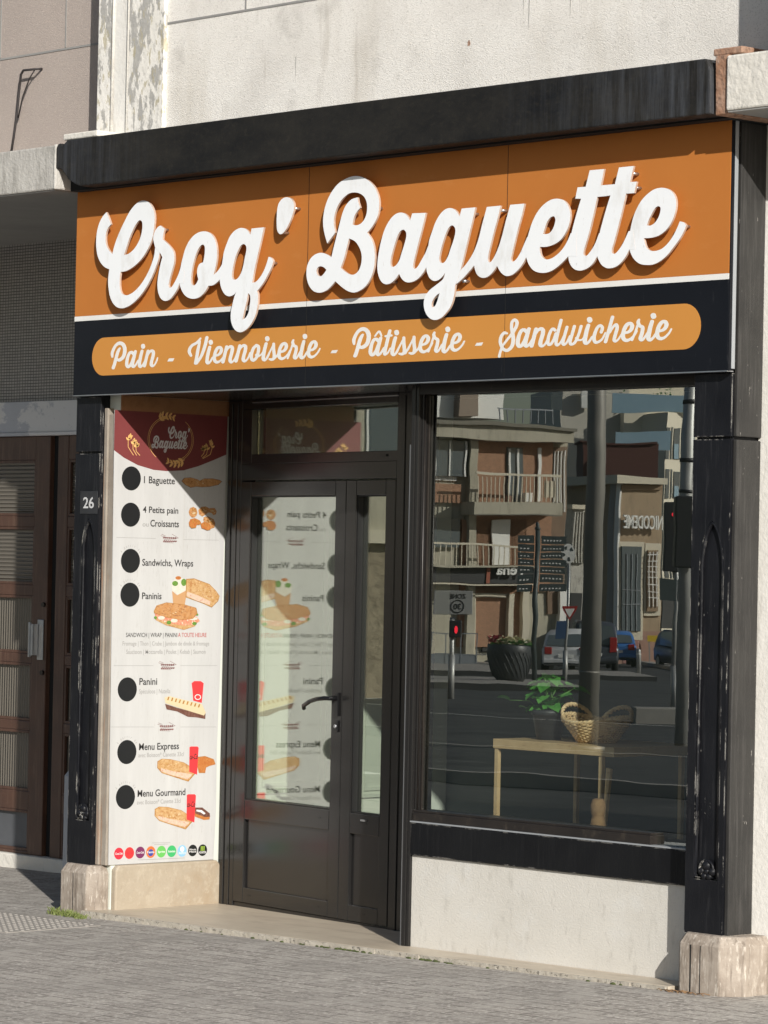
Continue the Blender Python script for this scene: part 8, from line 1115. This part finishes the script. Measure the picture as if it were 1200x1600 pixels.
# ------------------------------------------------------------------ the street across the junction (seen in the glass)
SC = Vector((13.31823, 10.4075, 0)); SR = Vector((.67120, -.74128, 0)); SF = Vector((-.74128, -.67120, 0))
def ST(s, d, z): p = SC+SR*s+SF*d; return (p.x, p.y, z)
def turned(piv):
    """a front turned by some angle about an upright line at (s, d), towards the sunny side"""
    ps, pd, a = piv; ca, sa = math.cos(R(a)), math.sin(R(a))
    return lambda s, d, z: ST(ps + (s-ps) - (d-pd)*sa, pd + (s-ps)*sa/ca + (d-pd)*ca, z)
def sbox(m, s0, s1, z0, z1, d, t, piv=None): return m.box(s0, s1, d, d+t, z0, z1, turned(piv) if piv else ST)
for nm, lab, ct, parts in DATA['street_boxes']:
    ss = [p[2] for p in parts]; dd = [p[6] for p in parts]; b0 = ST((min(ss)+max(ss))/2, min(dd)+2, min(p[4] for p in parts))
    e = thing(nm, lab, ct, b0)
    wall = None
    for pn, mt, s0, s1, z0, z1, d, t, *pv in parts:
        if pn in ('wall', 'base') : z0 = z0-3
        o = obj(pn, sbox(MB(), s0, s1, z0, z1, d, t, pv[0] if pv else None), mt, e)
    TP = turned(parts[0][8]) if len(parts[0]) > 8 else ST
    if nm == 'apartment_block':
        (s0, z0, d), (s1, z1, _) = DATA['pts']['rena0'], DATA['pts']['rena1']
        raw = text_raw('réna', 0, 0, abs(s1-s0)*1.05, abs(z1-z0)*.9, .05, 0, .02)
        obj('shop_lettering', MB().raw(raw, lambda x, y, z: TP(s0-x, d-z-.06, z0+y+.1)), 'bldwhite', e)
    if nm == 'cinema_building':
        (s0, z0, d), (s1, z1, _) = DATA['pts']['nic0'], DATA['pts']['nic1']
        raw = text_raw('NICODEME', 0, 0, abs(s1-s0), abs(z1-z0)*.9, .12, 0, .01)
        obj('sign_lettering', MB().raw(raw, lambda x, y, z: TP(s0-x, d-z+.1, z0+y)), 'bldwhite', e)
def pole(m, a, b, r0, r1, k=16): return m.tube([a, Vector(a).lerp(Vector(b), .5), b], r0, k, False, True, [1, (1+r1/r0)/2, r1/r0])
PT = DATA['pts']
def base_of(k):
    s, z, d = PT[k]; x, y, _ = ST(s, d, 0); return Vector((x, y, gz(x, y)-.12))
# big lamp mast on the island
def stslab(name, s0, s1, d0, d1, mt, kerb='darkkerb', z1=.02):
    p = [(s0, d0), (s1, d0), (s1, d1), (s0, d1)]; q = [ST(a, c, 0) for a, c in p]
    props(obj(name, MB().hexa([(x, y, gz(x, y)-.3) for x, y, _ in q] + [(x, y, gz(x, y)+z1) for x, y, _ in q]), mt), kind='structure')
    if kerb:
        q = [ST(a, c, 0) for a, c in ((s0, d0-.15), (s1, d0-.15), (s1, d0-.003), (s0, d0-.003))]
        props(obj(name+'_kerb', MB().hexa([(x, y, gz(x, y)-.3) for x, y, _ in q] + [(x, y, gz(x, y)+z1+.004) for x, y, _ in q]), kerb), kind='structure')
stslab('planter_island', -14, 5.0, 82.5, 93, 'pavers')
stslab('far_pavement', -16, 8.4, 104, 116, 'pavers')
stslab('shop_forecourt', -16, 5.2, 116.01, 136, 'pavers', None)
stslab('side_pavement', 11.2, 20, 124, 150, 'pavers')
q = ST(4.95, 56.5, 0); e = thing('granite_block', 'pale granite kerb block at the foot of the traffic light', 'kerb block', (q[0], q[1], gz(q[0], q[1])-.12))
for i in range(2):
    m = MB(); pp = [ST(a, c, 0) for a, c in ((4.2+.75*i, 56.2), (4.93+.75*i, 56.2), (4.93+.75*i, 57.0), (4.2+.75*i, 57.0))]
    m.hexa([(x, y, gz(x, y)-.3) for x, y, _ in pp] + [(x, y, gz(x, y)+.14) for x, y, _ in pp]); obj('stone', m, 'kerbstone', e, .02)
b = base_of('lamp_bot'); b.z += .12
t = thing('lamp_mast', 'tall thick grey beige lamp mast on the paved island', 'lamp post', b)
m = MB(); pole(m, b, b+Vector((.03, 0, 7.5)), .125, .095, 24); obj('mast', m, 'lamp_grey', t)
m = MB(); m.tube([b+Vector((0, 0, .0)), b+Vector((0, 0, .05))], .2, 20); m.tube([b+Vector((0, 0, .9)), b+Vector((0, 0, .93))], .127, 20); obj('base_flange', m, 'lamp_grey', t)
m = MB(); m.tube([b+Vector((.03, 0, 7.4)), b+Vector((-.5, -.6, 7.8)), b+Vector((-1.1, -1.3, 7.85))], .05, 10); obj('lamp_arm', m, 'lamp_grey', t)
m = MB().lathe([(.02, .1), (.2, .08), (.24, 0), (.2, -.03)], b+Vector((-1.2, -1.4, 7.8)), 16); obj('lamp_head', m, 'galv', t)
# signal mast at right edge
b = base_of('rpole_bot'); b.z += .12
t = thing('signal_mast', 'banded grey signal mast with dark traffic signal boxes', 'traffic light', b)
m = MB(); pole(m, b, b+Vector((0, 0, 6.2)), .085, .08, 18); obj('mast', m, 'galv', t)
for z in (3.1, 3.5, 4.2):
    m = MB().tube([b+Vector((0, 0, z)), b+Vector((0, 0, z+.05))], .092, 18); obj('band', m, 'blddark', t)
m = MB(); m.box(-.16, .16, -.15, .15, 2.2, 3.05, lambda a, c, z: tuple(b+SR*a+SF*(c-.25)+Vector((0, 0, z)))); obj('signal_box', m, 'blddark', t, .02)
# traffic light and pedestrian light
def signal(key_bot, key_top, name, lab, head, lens, extra=None):
    b = base_of(key_bot); t = thing(name, lab, 'traffic light', b, 'traffic lights across the junction')
    L = lambda a, c, z: tuple(b+SR*a+SF*c+Vector((0, 0, z)))
    m = MB(); pole(m, b, b+Vector((0, 0, head[3]+.05)), .055, .05, 14); m.tube([b, b+Vector((0, 0, .9))], .075, 14); obj('pole', m, 'galv', t)
    m = MB(); m.box(head[0], head[1], -.15, .12, head[2], head[3], L); hd_ = obj('signal_head', m, 'blddark', t, .02)
    m = MB(); c = Vector(L(lens[0], -.16, lens[1])); n0 = len(m.v); K = 14
    for j in range(K): m.v.append(tuple(c+SR*(lens[2]*math.cos(2*math.pi*j/K))+Vector((0, 0, lens[2]*lens[3]*math.sin(2*math.pi*j/K)))))
    m.face(list(range(n0, n0+K))); obj('lit_lamp', m, 'sig_red', hd_)
    return t, L
t, L = signal('tl_bot', 'tl_top', 'traffic_light', 'three lamp traffic light showing red beside the signal mast', (-.24, .03, 2.6, 3.85), (-.02, 3.62, .085, .6))
m = MB().box(-.06, .42, -.1, .02, 3.3, 3.9, L); obj('signal_backboard', m, 'blddark', t, .02)
m = MB().box(-.3, .5, -.05, .05, 2.05, 2.45, L); obj('sign_back', m, 'signgreen', t)
m = MB()
c = Vector(L(.16, -.11, 3.62)); K = 14; n0 = len(m.v)
for j in range(K): m.v.append(tuple(c+SR*(.1*math.cos(2*math.pi*j/K))+Vector((0, 0, .05*math.sin(2*math.pi*j/K)))))
m.face(list(range(n0, n0+K))); obj('lit_lamp', m, 'sig_red', t)
t, L = signal('ped_bot', 'ped_top', 'pedestrian_light', 'pedestrian crossing light with lit red man under a zone 30 sign', (-.06, .19, 1.33, 1.68), (.075, 1.5, .035, 2.2))
m = MB().box(-.42, .40, -.10, -.07, 1.78, 2.28, L); zs_ = obj('zone_sign', m, 'signgrey', t, .01)
raw = text_raw('ZONE', 0, 0, .34, .10, .004, 0, .02); obj('sign_text', MB().raw(raw, lambda x, y, z: L(.25-x, -.101-z, 2.11+y)), 'print_k', zs_)
raw = text_raw('30', 0, 0, .15, .12, .004, 0, .02); obj('sign_text', MB().raw(raw, lambda x, y, z: L(.155-x, -.101-z, 1.885+y)), 'print_k', zs_)
m = MB(); n = 24
m.raw(shape_raw([[(.14*math.cos(2*math.pi*i/n), .14*math.sin(2*math.pi*i/n)) for i in range(n)], [(.115*math.cos(2*math.pi*i/n), .115*math.sin(2*math.pi*i/n)) for i in range(n)]], .004), lambda x, y, z: L(.08-x, -.101-z, 1.945+y)); obj('sign_ring', m, 'print_k', zs_)
# direction sign post
b = base_of('signpost_bot')+SR*.1; t = thing('direction_signpost', 'dark slatted direction signpost with seven rows of boards', 'signpost', b)
L = lambda a, c, z: tuple(b+SR*a+SF*c+Vector((0, 0, z)))
m = MB(); pole(m, b, b+Vector((0, 0, 4.15)), .075, .06, 16); m.lathe([(.06, 0), (.09, .05), (.04, .12), (.06, .16), (.02, .24)], L(0, 0, 4.15), 12); obj('post', m, 'signgreen', t)
for k in range(7):
    z = 3.82-.225*k
    for (a0, a1, ad) in ((-.50, -.09, 1), (.09, .80, 0)):
        m = MB().box(a0, a1-.05*(k % 3)*(1-ad), -.03, .03, z, z+.19, L); o = obj('direction_board', m, 'signgreen', t)
        m = MB()
        for q in range(int((a1-a0)/.09)-1): m.box(a0+.06+.09*q, a0+.11+.09*q, -.034, -.031, z+.065, z+.10, L)
        obj('board_writing', m, 'bldwhite', o)
# round badge sign and give way sign
b = base_of('giveway_base'); t = thing('give_way_sign', 'white and red give way triangle on a slim grey pole', 'road sign', b)
L = lambda a, c, z: tuple(b+SR*a+SF*c+Vector((0, 0, z)))
m = MB(); pole(m, b, b+Vector((.02, 0, 3.6)), .045, .04, 12); m.tube([b, b+Vector((0, 0, .95))], .07, 12); obj('pole', m, 'galv', t)
m = MB().raw(shape_raw([[(-.24, .22), (.24, .22), (0, -.2)]], .02), lambda x, y, z: L(x+.06, -.07-z, 1.95+y)); obj('red_triangle', m, 'taillight', t)
m = MB().raw(shape_raw([[(-.15, .165), (.15, .165), (0, -.10)]], .004), lambda x, y, z: L(x+.06, -.092-z, 1.95+y)); obj('white_triangle', m, 'bldwhite', t)
m = MB().box(-.30, -.02, -.09, -.06, 1.25, 1.72, L); obj('blue_plate', m, 'carblue', t)
m = MB(); n = 20
m.raw(shape_raw([[(.2*math.cos(2*math.pi*i/n), .30*math.sin(2*math.pi*i/n)) for i in range(n)]], .02), lambda x, y, z: L(x, -.06-z, 3.65+y)); obj('round_badge', m, 'bldwhite', t)
m = MB()
for k in range(4): m.raw(shape_raw([[(.16*math.cos(R(a)), .24*math.sin(R(a))) for a in range(20+80*k, 60+80*k, 8)] + [(.09*math.cos(R(a)), .13*math.sin(R(a))) for a in range(60+80*k, 20+80*k, -8)]], .004), lambda x, y, z: L(x, -.082-z, 3.65+y))
obj('badge_print', m, 'signgreen', t)
# planter
b = base_of('planter')+Vector((0, 0, .14)); t = thing('flower_planter', 'huge round slate planter filled with red and cream flowers', 'planter', b)
m = MB().lathe([(.34, 0), (.44, .12), (.53, .45), (.57, .75), (.575, .92), (.55, .95), (.52, .90), (.5, .85)], b, 40); pn_ = obj('pot', m, 'planterblack', t)
m = MB()
for k in range(26):
    a0 = 2*math.pi*k/26; m.tube([tuple(b+Vector(((r_+.004)*math.cos(a0+tw), (r_+.004)*math.sin(a0+tw), z))) for r_, z, tw in ((.44, .12, 0), (.49, .28, .12), (.53, .45, .26), (.555, .6, .4), (.57, .75, .55))], .012, 5)
obj('swirl_ribs', m, 'planterblack', pn_)
for mt, nm, cnt, sz in (('leaf', 'leaves', 260, .06), ('fl_red', 'red_flowers', 130, .075), ('fl_cream', 'cream_flowers', 150, .07)):
    m = MB()
    for i in range(cnt):
        r_ = .58*math.sqrt(random.random()); a = random.uniform(0, 6.28)
        if mt == 'fl_red': a = random.gauss(math.atan2(-SR.y, -SR.x), .5); r_ = random.uniform(.2, .58)
        c = b+Vector((r_*math.cos(a), r_*math.sin(a), .93+random.uniform(0, .24)*(1-r_*.7)+(.10 if mt != 'leaf' else 0)))
        u = Vector((random.gauss(0, 1), random.gauss(0, 1), random.gauss(0, 1))).normalized(); w = u.orthogonal().normalized(); s_ = sz*random.uniform(.6, 1.2)
        n = m.pts([c+u*s_, c+w*s_*.6, c-u*s_, c-w*s_*.6]); m.face((n, n+1, n+2, n+3))
    obj(nm, m, mt, t)
# bollards
b0 = base_of('bollard'); bl = None
for i in range(5):
    b = b0+SR*(1.9*i-.0)+SF*(.8*i)
    b.z = gz(b.x, b.y)-.12
    if bl is None:
        bl = thing('bollard', 'short grey steel bollard nearest the silver car', 'bollard', b, 'bollards along the far kerb')
        obj('post', MB().lathe([(.075, 0), (.075, .8), (.06, .88), (.02, .9)], b, 14), 'galv', bl); obj('cap_band', MB().lathe([(.078, .70), (.078, .74)], b, 14), 'bldwhite', bl)
    else:
        c = bl.copy(); COL.objects.link(c); c.location = b; c['label'] = ['second grey bollard from the silver car', 'middle grey bollard of the far kerb row', 'fourth grey bollard from the silver car', 'last grey bollard of the row nearest the dark car'][i-1]
        for ch in bl.children:
            q = ch.copy(); COL.objects.link(q); q.parent = c
# cars
def car(name, label, key, color, ang, H=1.45, Lg=4.0, W=1.72, van=False):
    b = base_of(key); t = thing(name, label, 'car', b, 'cars parked across the junction')
    ca, sa = math.cos(ang), math.sin(ang)
    fx = SF*ca+SR*sa; fy = SR*ca-SF*sa          # rear faces the shop when ang = 0
    Q = lambda x, y, z: tuple(b+fx*x+fy*y+Vector((0, 0, z)))
    def loft(secs):
        m = MB(); n = len(m.v); K = len(secs[0][1])
        for x, ring in secs: m.pts([Q(x, y, z) for y, z in ring])
        for i in range(len(secs)-1):
            for j in range(K): m.face((n+i*K+j, n+i*K+(j+1) % K, n+(i+1)*K+(j+1) % K, n+(i+1)*K+j), True)
        m.face([n+j for j in range(K)][::-1]); m.face([n+(len(secs)-1)*K+j for j in range(K)]); return m
    h = W/2
    def ring(w, z0, z1, r=.1): return [(-w+r, z0), (w-r, z0), (w, z0+r), (w, z1-r), (w-r, z1), (-w+r, z1), (-w, z1-r), (-w, z0+r)]
    bz = .92
    secs = [(0, ring(h*.90, .34, bz-.1)), (.08, ring(h*.97, .26, bz)), (.7, ring(h, .22, bz)), (Lg*.6, ring(h, .22, bz-.02)), (Lg*.85, ring(h*.98, .24, bz-.12)), (Lg-.1, ring(h*.93, .28, .72)), (Lg, ring(h*.8, .34, .62))]
    body = obj('body', loft(secs), color, t)
    re = .12 if van else .55
    secs = [(.10, ring(h*.92, bz-.06, bz+.02, .03)), (re*.6+.08, ring(h*.84, bz-.06, H-.14, .06)), (re+.25, ring(h*.80, bz-.06, H-.02, .08)), (Lg*.52, ring(h*.80, bz-.06, H, .08)), (Lg*.72, ring(h*.9, bz-.08, bz+.02, .03))]
    cab = obj('cabin', loft(secs), color, t)
    m = MB()
    rw = [(.085, -h*.78, bz+.04), (.085, h*.78, bz+.04), (re*.6+.05, h*.70, H-.16), (re*.6+.05, -h*.70, H-.16)]; n = m.pts([Q(x-.015, y, z) for x, y, z in rw]); m.face((n, n+1, n+2, n+3))
    for sg in (-1, 1):
        q = [(re+.2, sg*(h*.925), bz+.04), (Lg*.62, sg*(h*.925), bz+.04), (Lg*.52, sg*(h*.835), H-.1), (re+.35, sg*(h*.835), H-.1)]; n = m.pts([Q(*v) for v in q]); m.face((n, n+1, n+2, n+3))
    q = [(Lg*.735, -h*.78, bz+.05), (Lg*.735, h*.78, bz+.05), (Lg*.55, h*.7, H-.06), (Lg*.55, -h*.7, H-.06)]; n = m.pts([Q(x+.02, y, z) for x, y, z in q]); m.face((n, n+1, n+2, n+3))
    obj('windows', m, 'bldglass', cab)
    for x in (.72, Lg-.78):
        for sg in (-1, 1):
            m = MB().tube([Q(x, sg*(h-.19), .31), Q(x, sg*(h+.01), .31)], .31, 20); wh = obj('wheel', m, 'tyre', t)
            m = MB().tube([Q(x, sg*(h+.008), .31), Q(x, sg*(h+.02), .31)], .19, 14); obj('rim', m, 'galv', wh)
    for sg in (-1, 1):
        m = MB().box(-.02, .1, sg*h*.72-.13, sg*h*.72+.13, .66, .90 if not van else 1.2, lambda x, y, z: Q(x, y, z)); obj('tail_light', m, 'taillight', t, .02)
    m = MB().box(-.035, .02, -.26, .26, .55, .66, lambda x, y, z: Q(x, y, z)); obj('number_plate', m, 'bldwhite', t)
    m = MB().box(-.06, .12, -h*.93, h*.93, .30, .50, lambda x, y, z: Q(x, y, z)); obj('bumper', m, color, t, .04)
    m = MB().box(-.062, .0, -h*.9, h*.9, .30, .36, lambda x, y, z: Q(x, y, z)); obj('bumper_strip', m, 'blddark', t)
    return t
car('silver_hatchback', 'silver hatchback seen from behind parked before the narrow white house', 'car1', 'carsilver', .08)
car('high_roofed_car', 'dark slate high roofed car with tall red tail lights', 'car2', 'cargrey', .0, 1.82, 4.3, 1.78, True)
car('blue_car', 'small bright blue car parked ahead of the dark high roofed car', 'car3', 'carblue2', .0, 1.45)
car('slate_car', 'slate grey car parked nose out below the cream building', 'car4', 'cargrey', 2.9, 1.6, 4.3, 1.8)
# works sign and barriers
b = base_of('works'); t = thing('works_sign', 'yellow roadworks board on a low trestle', 'road sign', b)
L = lambda a, c, z: tuple(b+SR*a+SF*c+Vector((0, 0, z)))
obj('board', MB().box(-.35, .35, 0, .05, 1.0, 1.3, L), 'yellow', t); m = MB(); m.box(-.3, -.25, 0, .05, 0, 1.0, L); m.box(.25, .3, 0, .05, 0, 1.0, L); obj('legs', m, 'galv', t)
b = b-SR*1.1; b.z = gz(b.x, b.y)-.12
m = MB().box(-.35, .35, 0, .06, .0, 1.0, L if False else (lambda a, c, z: tuple(b+SR*a+SF*c+Vector((0, 0, z)))))
props(obj('works_barrier', m, 'pinkpanel', None, .02, b), 'faded red plastic barrier panel beside the yellow roadworks board', 'barrier')
b = base_of('barrier'); t = thing('terrace_screen', 'grey framed glass terrace screen before the brick block', 'screen', b)
L = lambda a, c, z: tuple(b+SR*a+SF*c+Vector((0, 0, z)))
m = MB()
for i in range(5): m.box(-1.2+.55*i, -1.16+.55*i, 0, .05, 0, 1.35, L)
m.box(-1.2, 1.04, 0, .05, 1.31, 1.35, L); m.box(-1.2, 1.04, 0, .05, .45, .49, L); obj('frame', m, 'bldgrey2', t)
obj('lower_panel', MB().box(-1.2, 1.04, .01, .04, .05, .45, L), 'bldgrey2', t)
# terrace shrubs
for i, (ds, lab) in enumerate(((-.9, 'small dark shrub at the left end of the roof terrace'), (1.6, 'bushy dark shrub in the middle of the roof terrace'), (3.6, 'thin shrub at the right end of the roof terrace'))):
    s, z, d = PT['tree']; c = Vector(ST(s+ds, d+8, z-.9)); e = thing('terrace_shrub', lab, 'shrub', c, 'shrubs on the roof terrace')
    m = MB()
    for k in range(260):
        v = Vector((random.gauss(0, .32), random.gauss(0, .32), abs(random.gauss(.75, .35)))); u = Vector((random.gauss(0, 1), random.gauss(0, 1), random.gauss(0, 1))).normalized()*.09; w = u.orthogonal().normalized()*.05
        n = m.pts([c+v+u, c+v+w, c+v-u, c+v-w]); m.face((n, n+1, n+2, n+3))
    obj('foliage', m, 'leaf', e); obj('trunk', MB().tube([c, c+Vector((0, 0, .8))], .04, 6), 'door_wood', e)
# honey stone townhouse, seen in the narrow door pane
TD = Vector((-.881, -.472, 0)).normalized(); TS = Vector((-TD.y, TD.x, 0))
b = Vector((1.6, .5, 0))+TD*48; b.z = gz(b.x, b.y)-.12
th = thing('stone_townhouse', 'honey coloured stone townhouse with rough brick ground floor', 'building', b)
L = lambda a, c, z: tuple(b+TS*a+TD*c+Vector((0, 0, z)))
obj('wall', MB().box(-6, 6, 0, 8, 3.0, 12, L), 'townstone', th); obj('ground_floor', MB().box(-6, 6, .05, 8, -2, 3.0, L), 'townbase', th)
obj('string_course', MB().box(-6.1, 6.1, -.15, .3, 2.9, 3.15, L), 'bldcream', th); obj('cornice', MB().box(-6.2, 6.2, -.3, 8.2, 12.0, 12.4, L), 'bldcream', th)
for i in range(5):
    for z in (4.2, 7.6):
        x = -4.8+2.4*i; f = obj('window', MB().box(x-.5, x+.5, -.03, .1, z, z+2, L), 'bldwhite', th); obj('pane', MB().box(x-.42, x+.42, -.05, -.032, z+.08, z+1.92, L), 'bldglass', f); obj('sill', MB().box(x-.6, x+.6, -.12, -.052, z-.1, z-.02, L), 'bldcream', f)
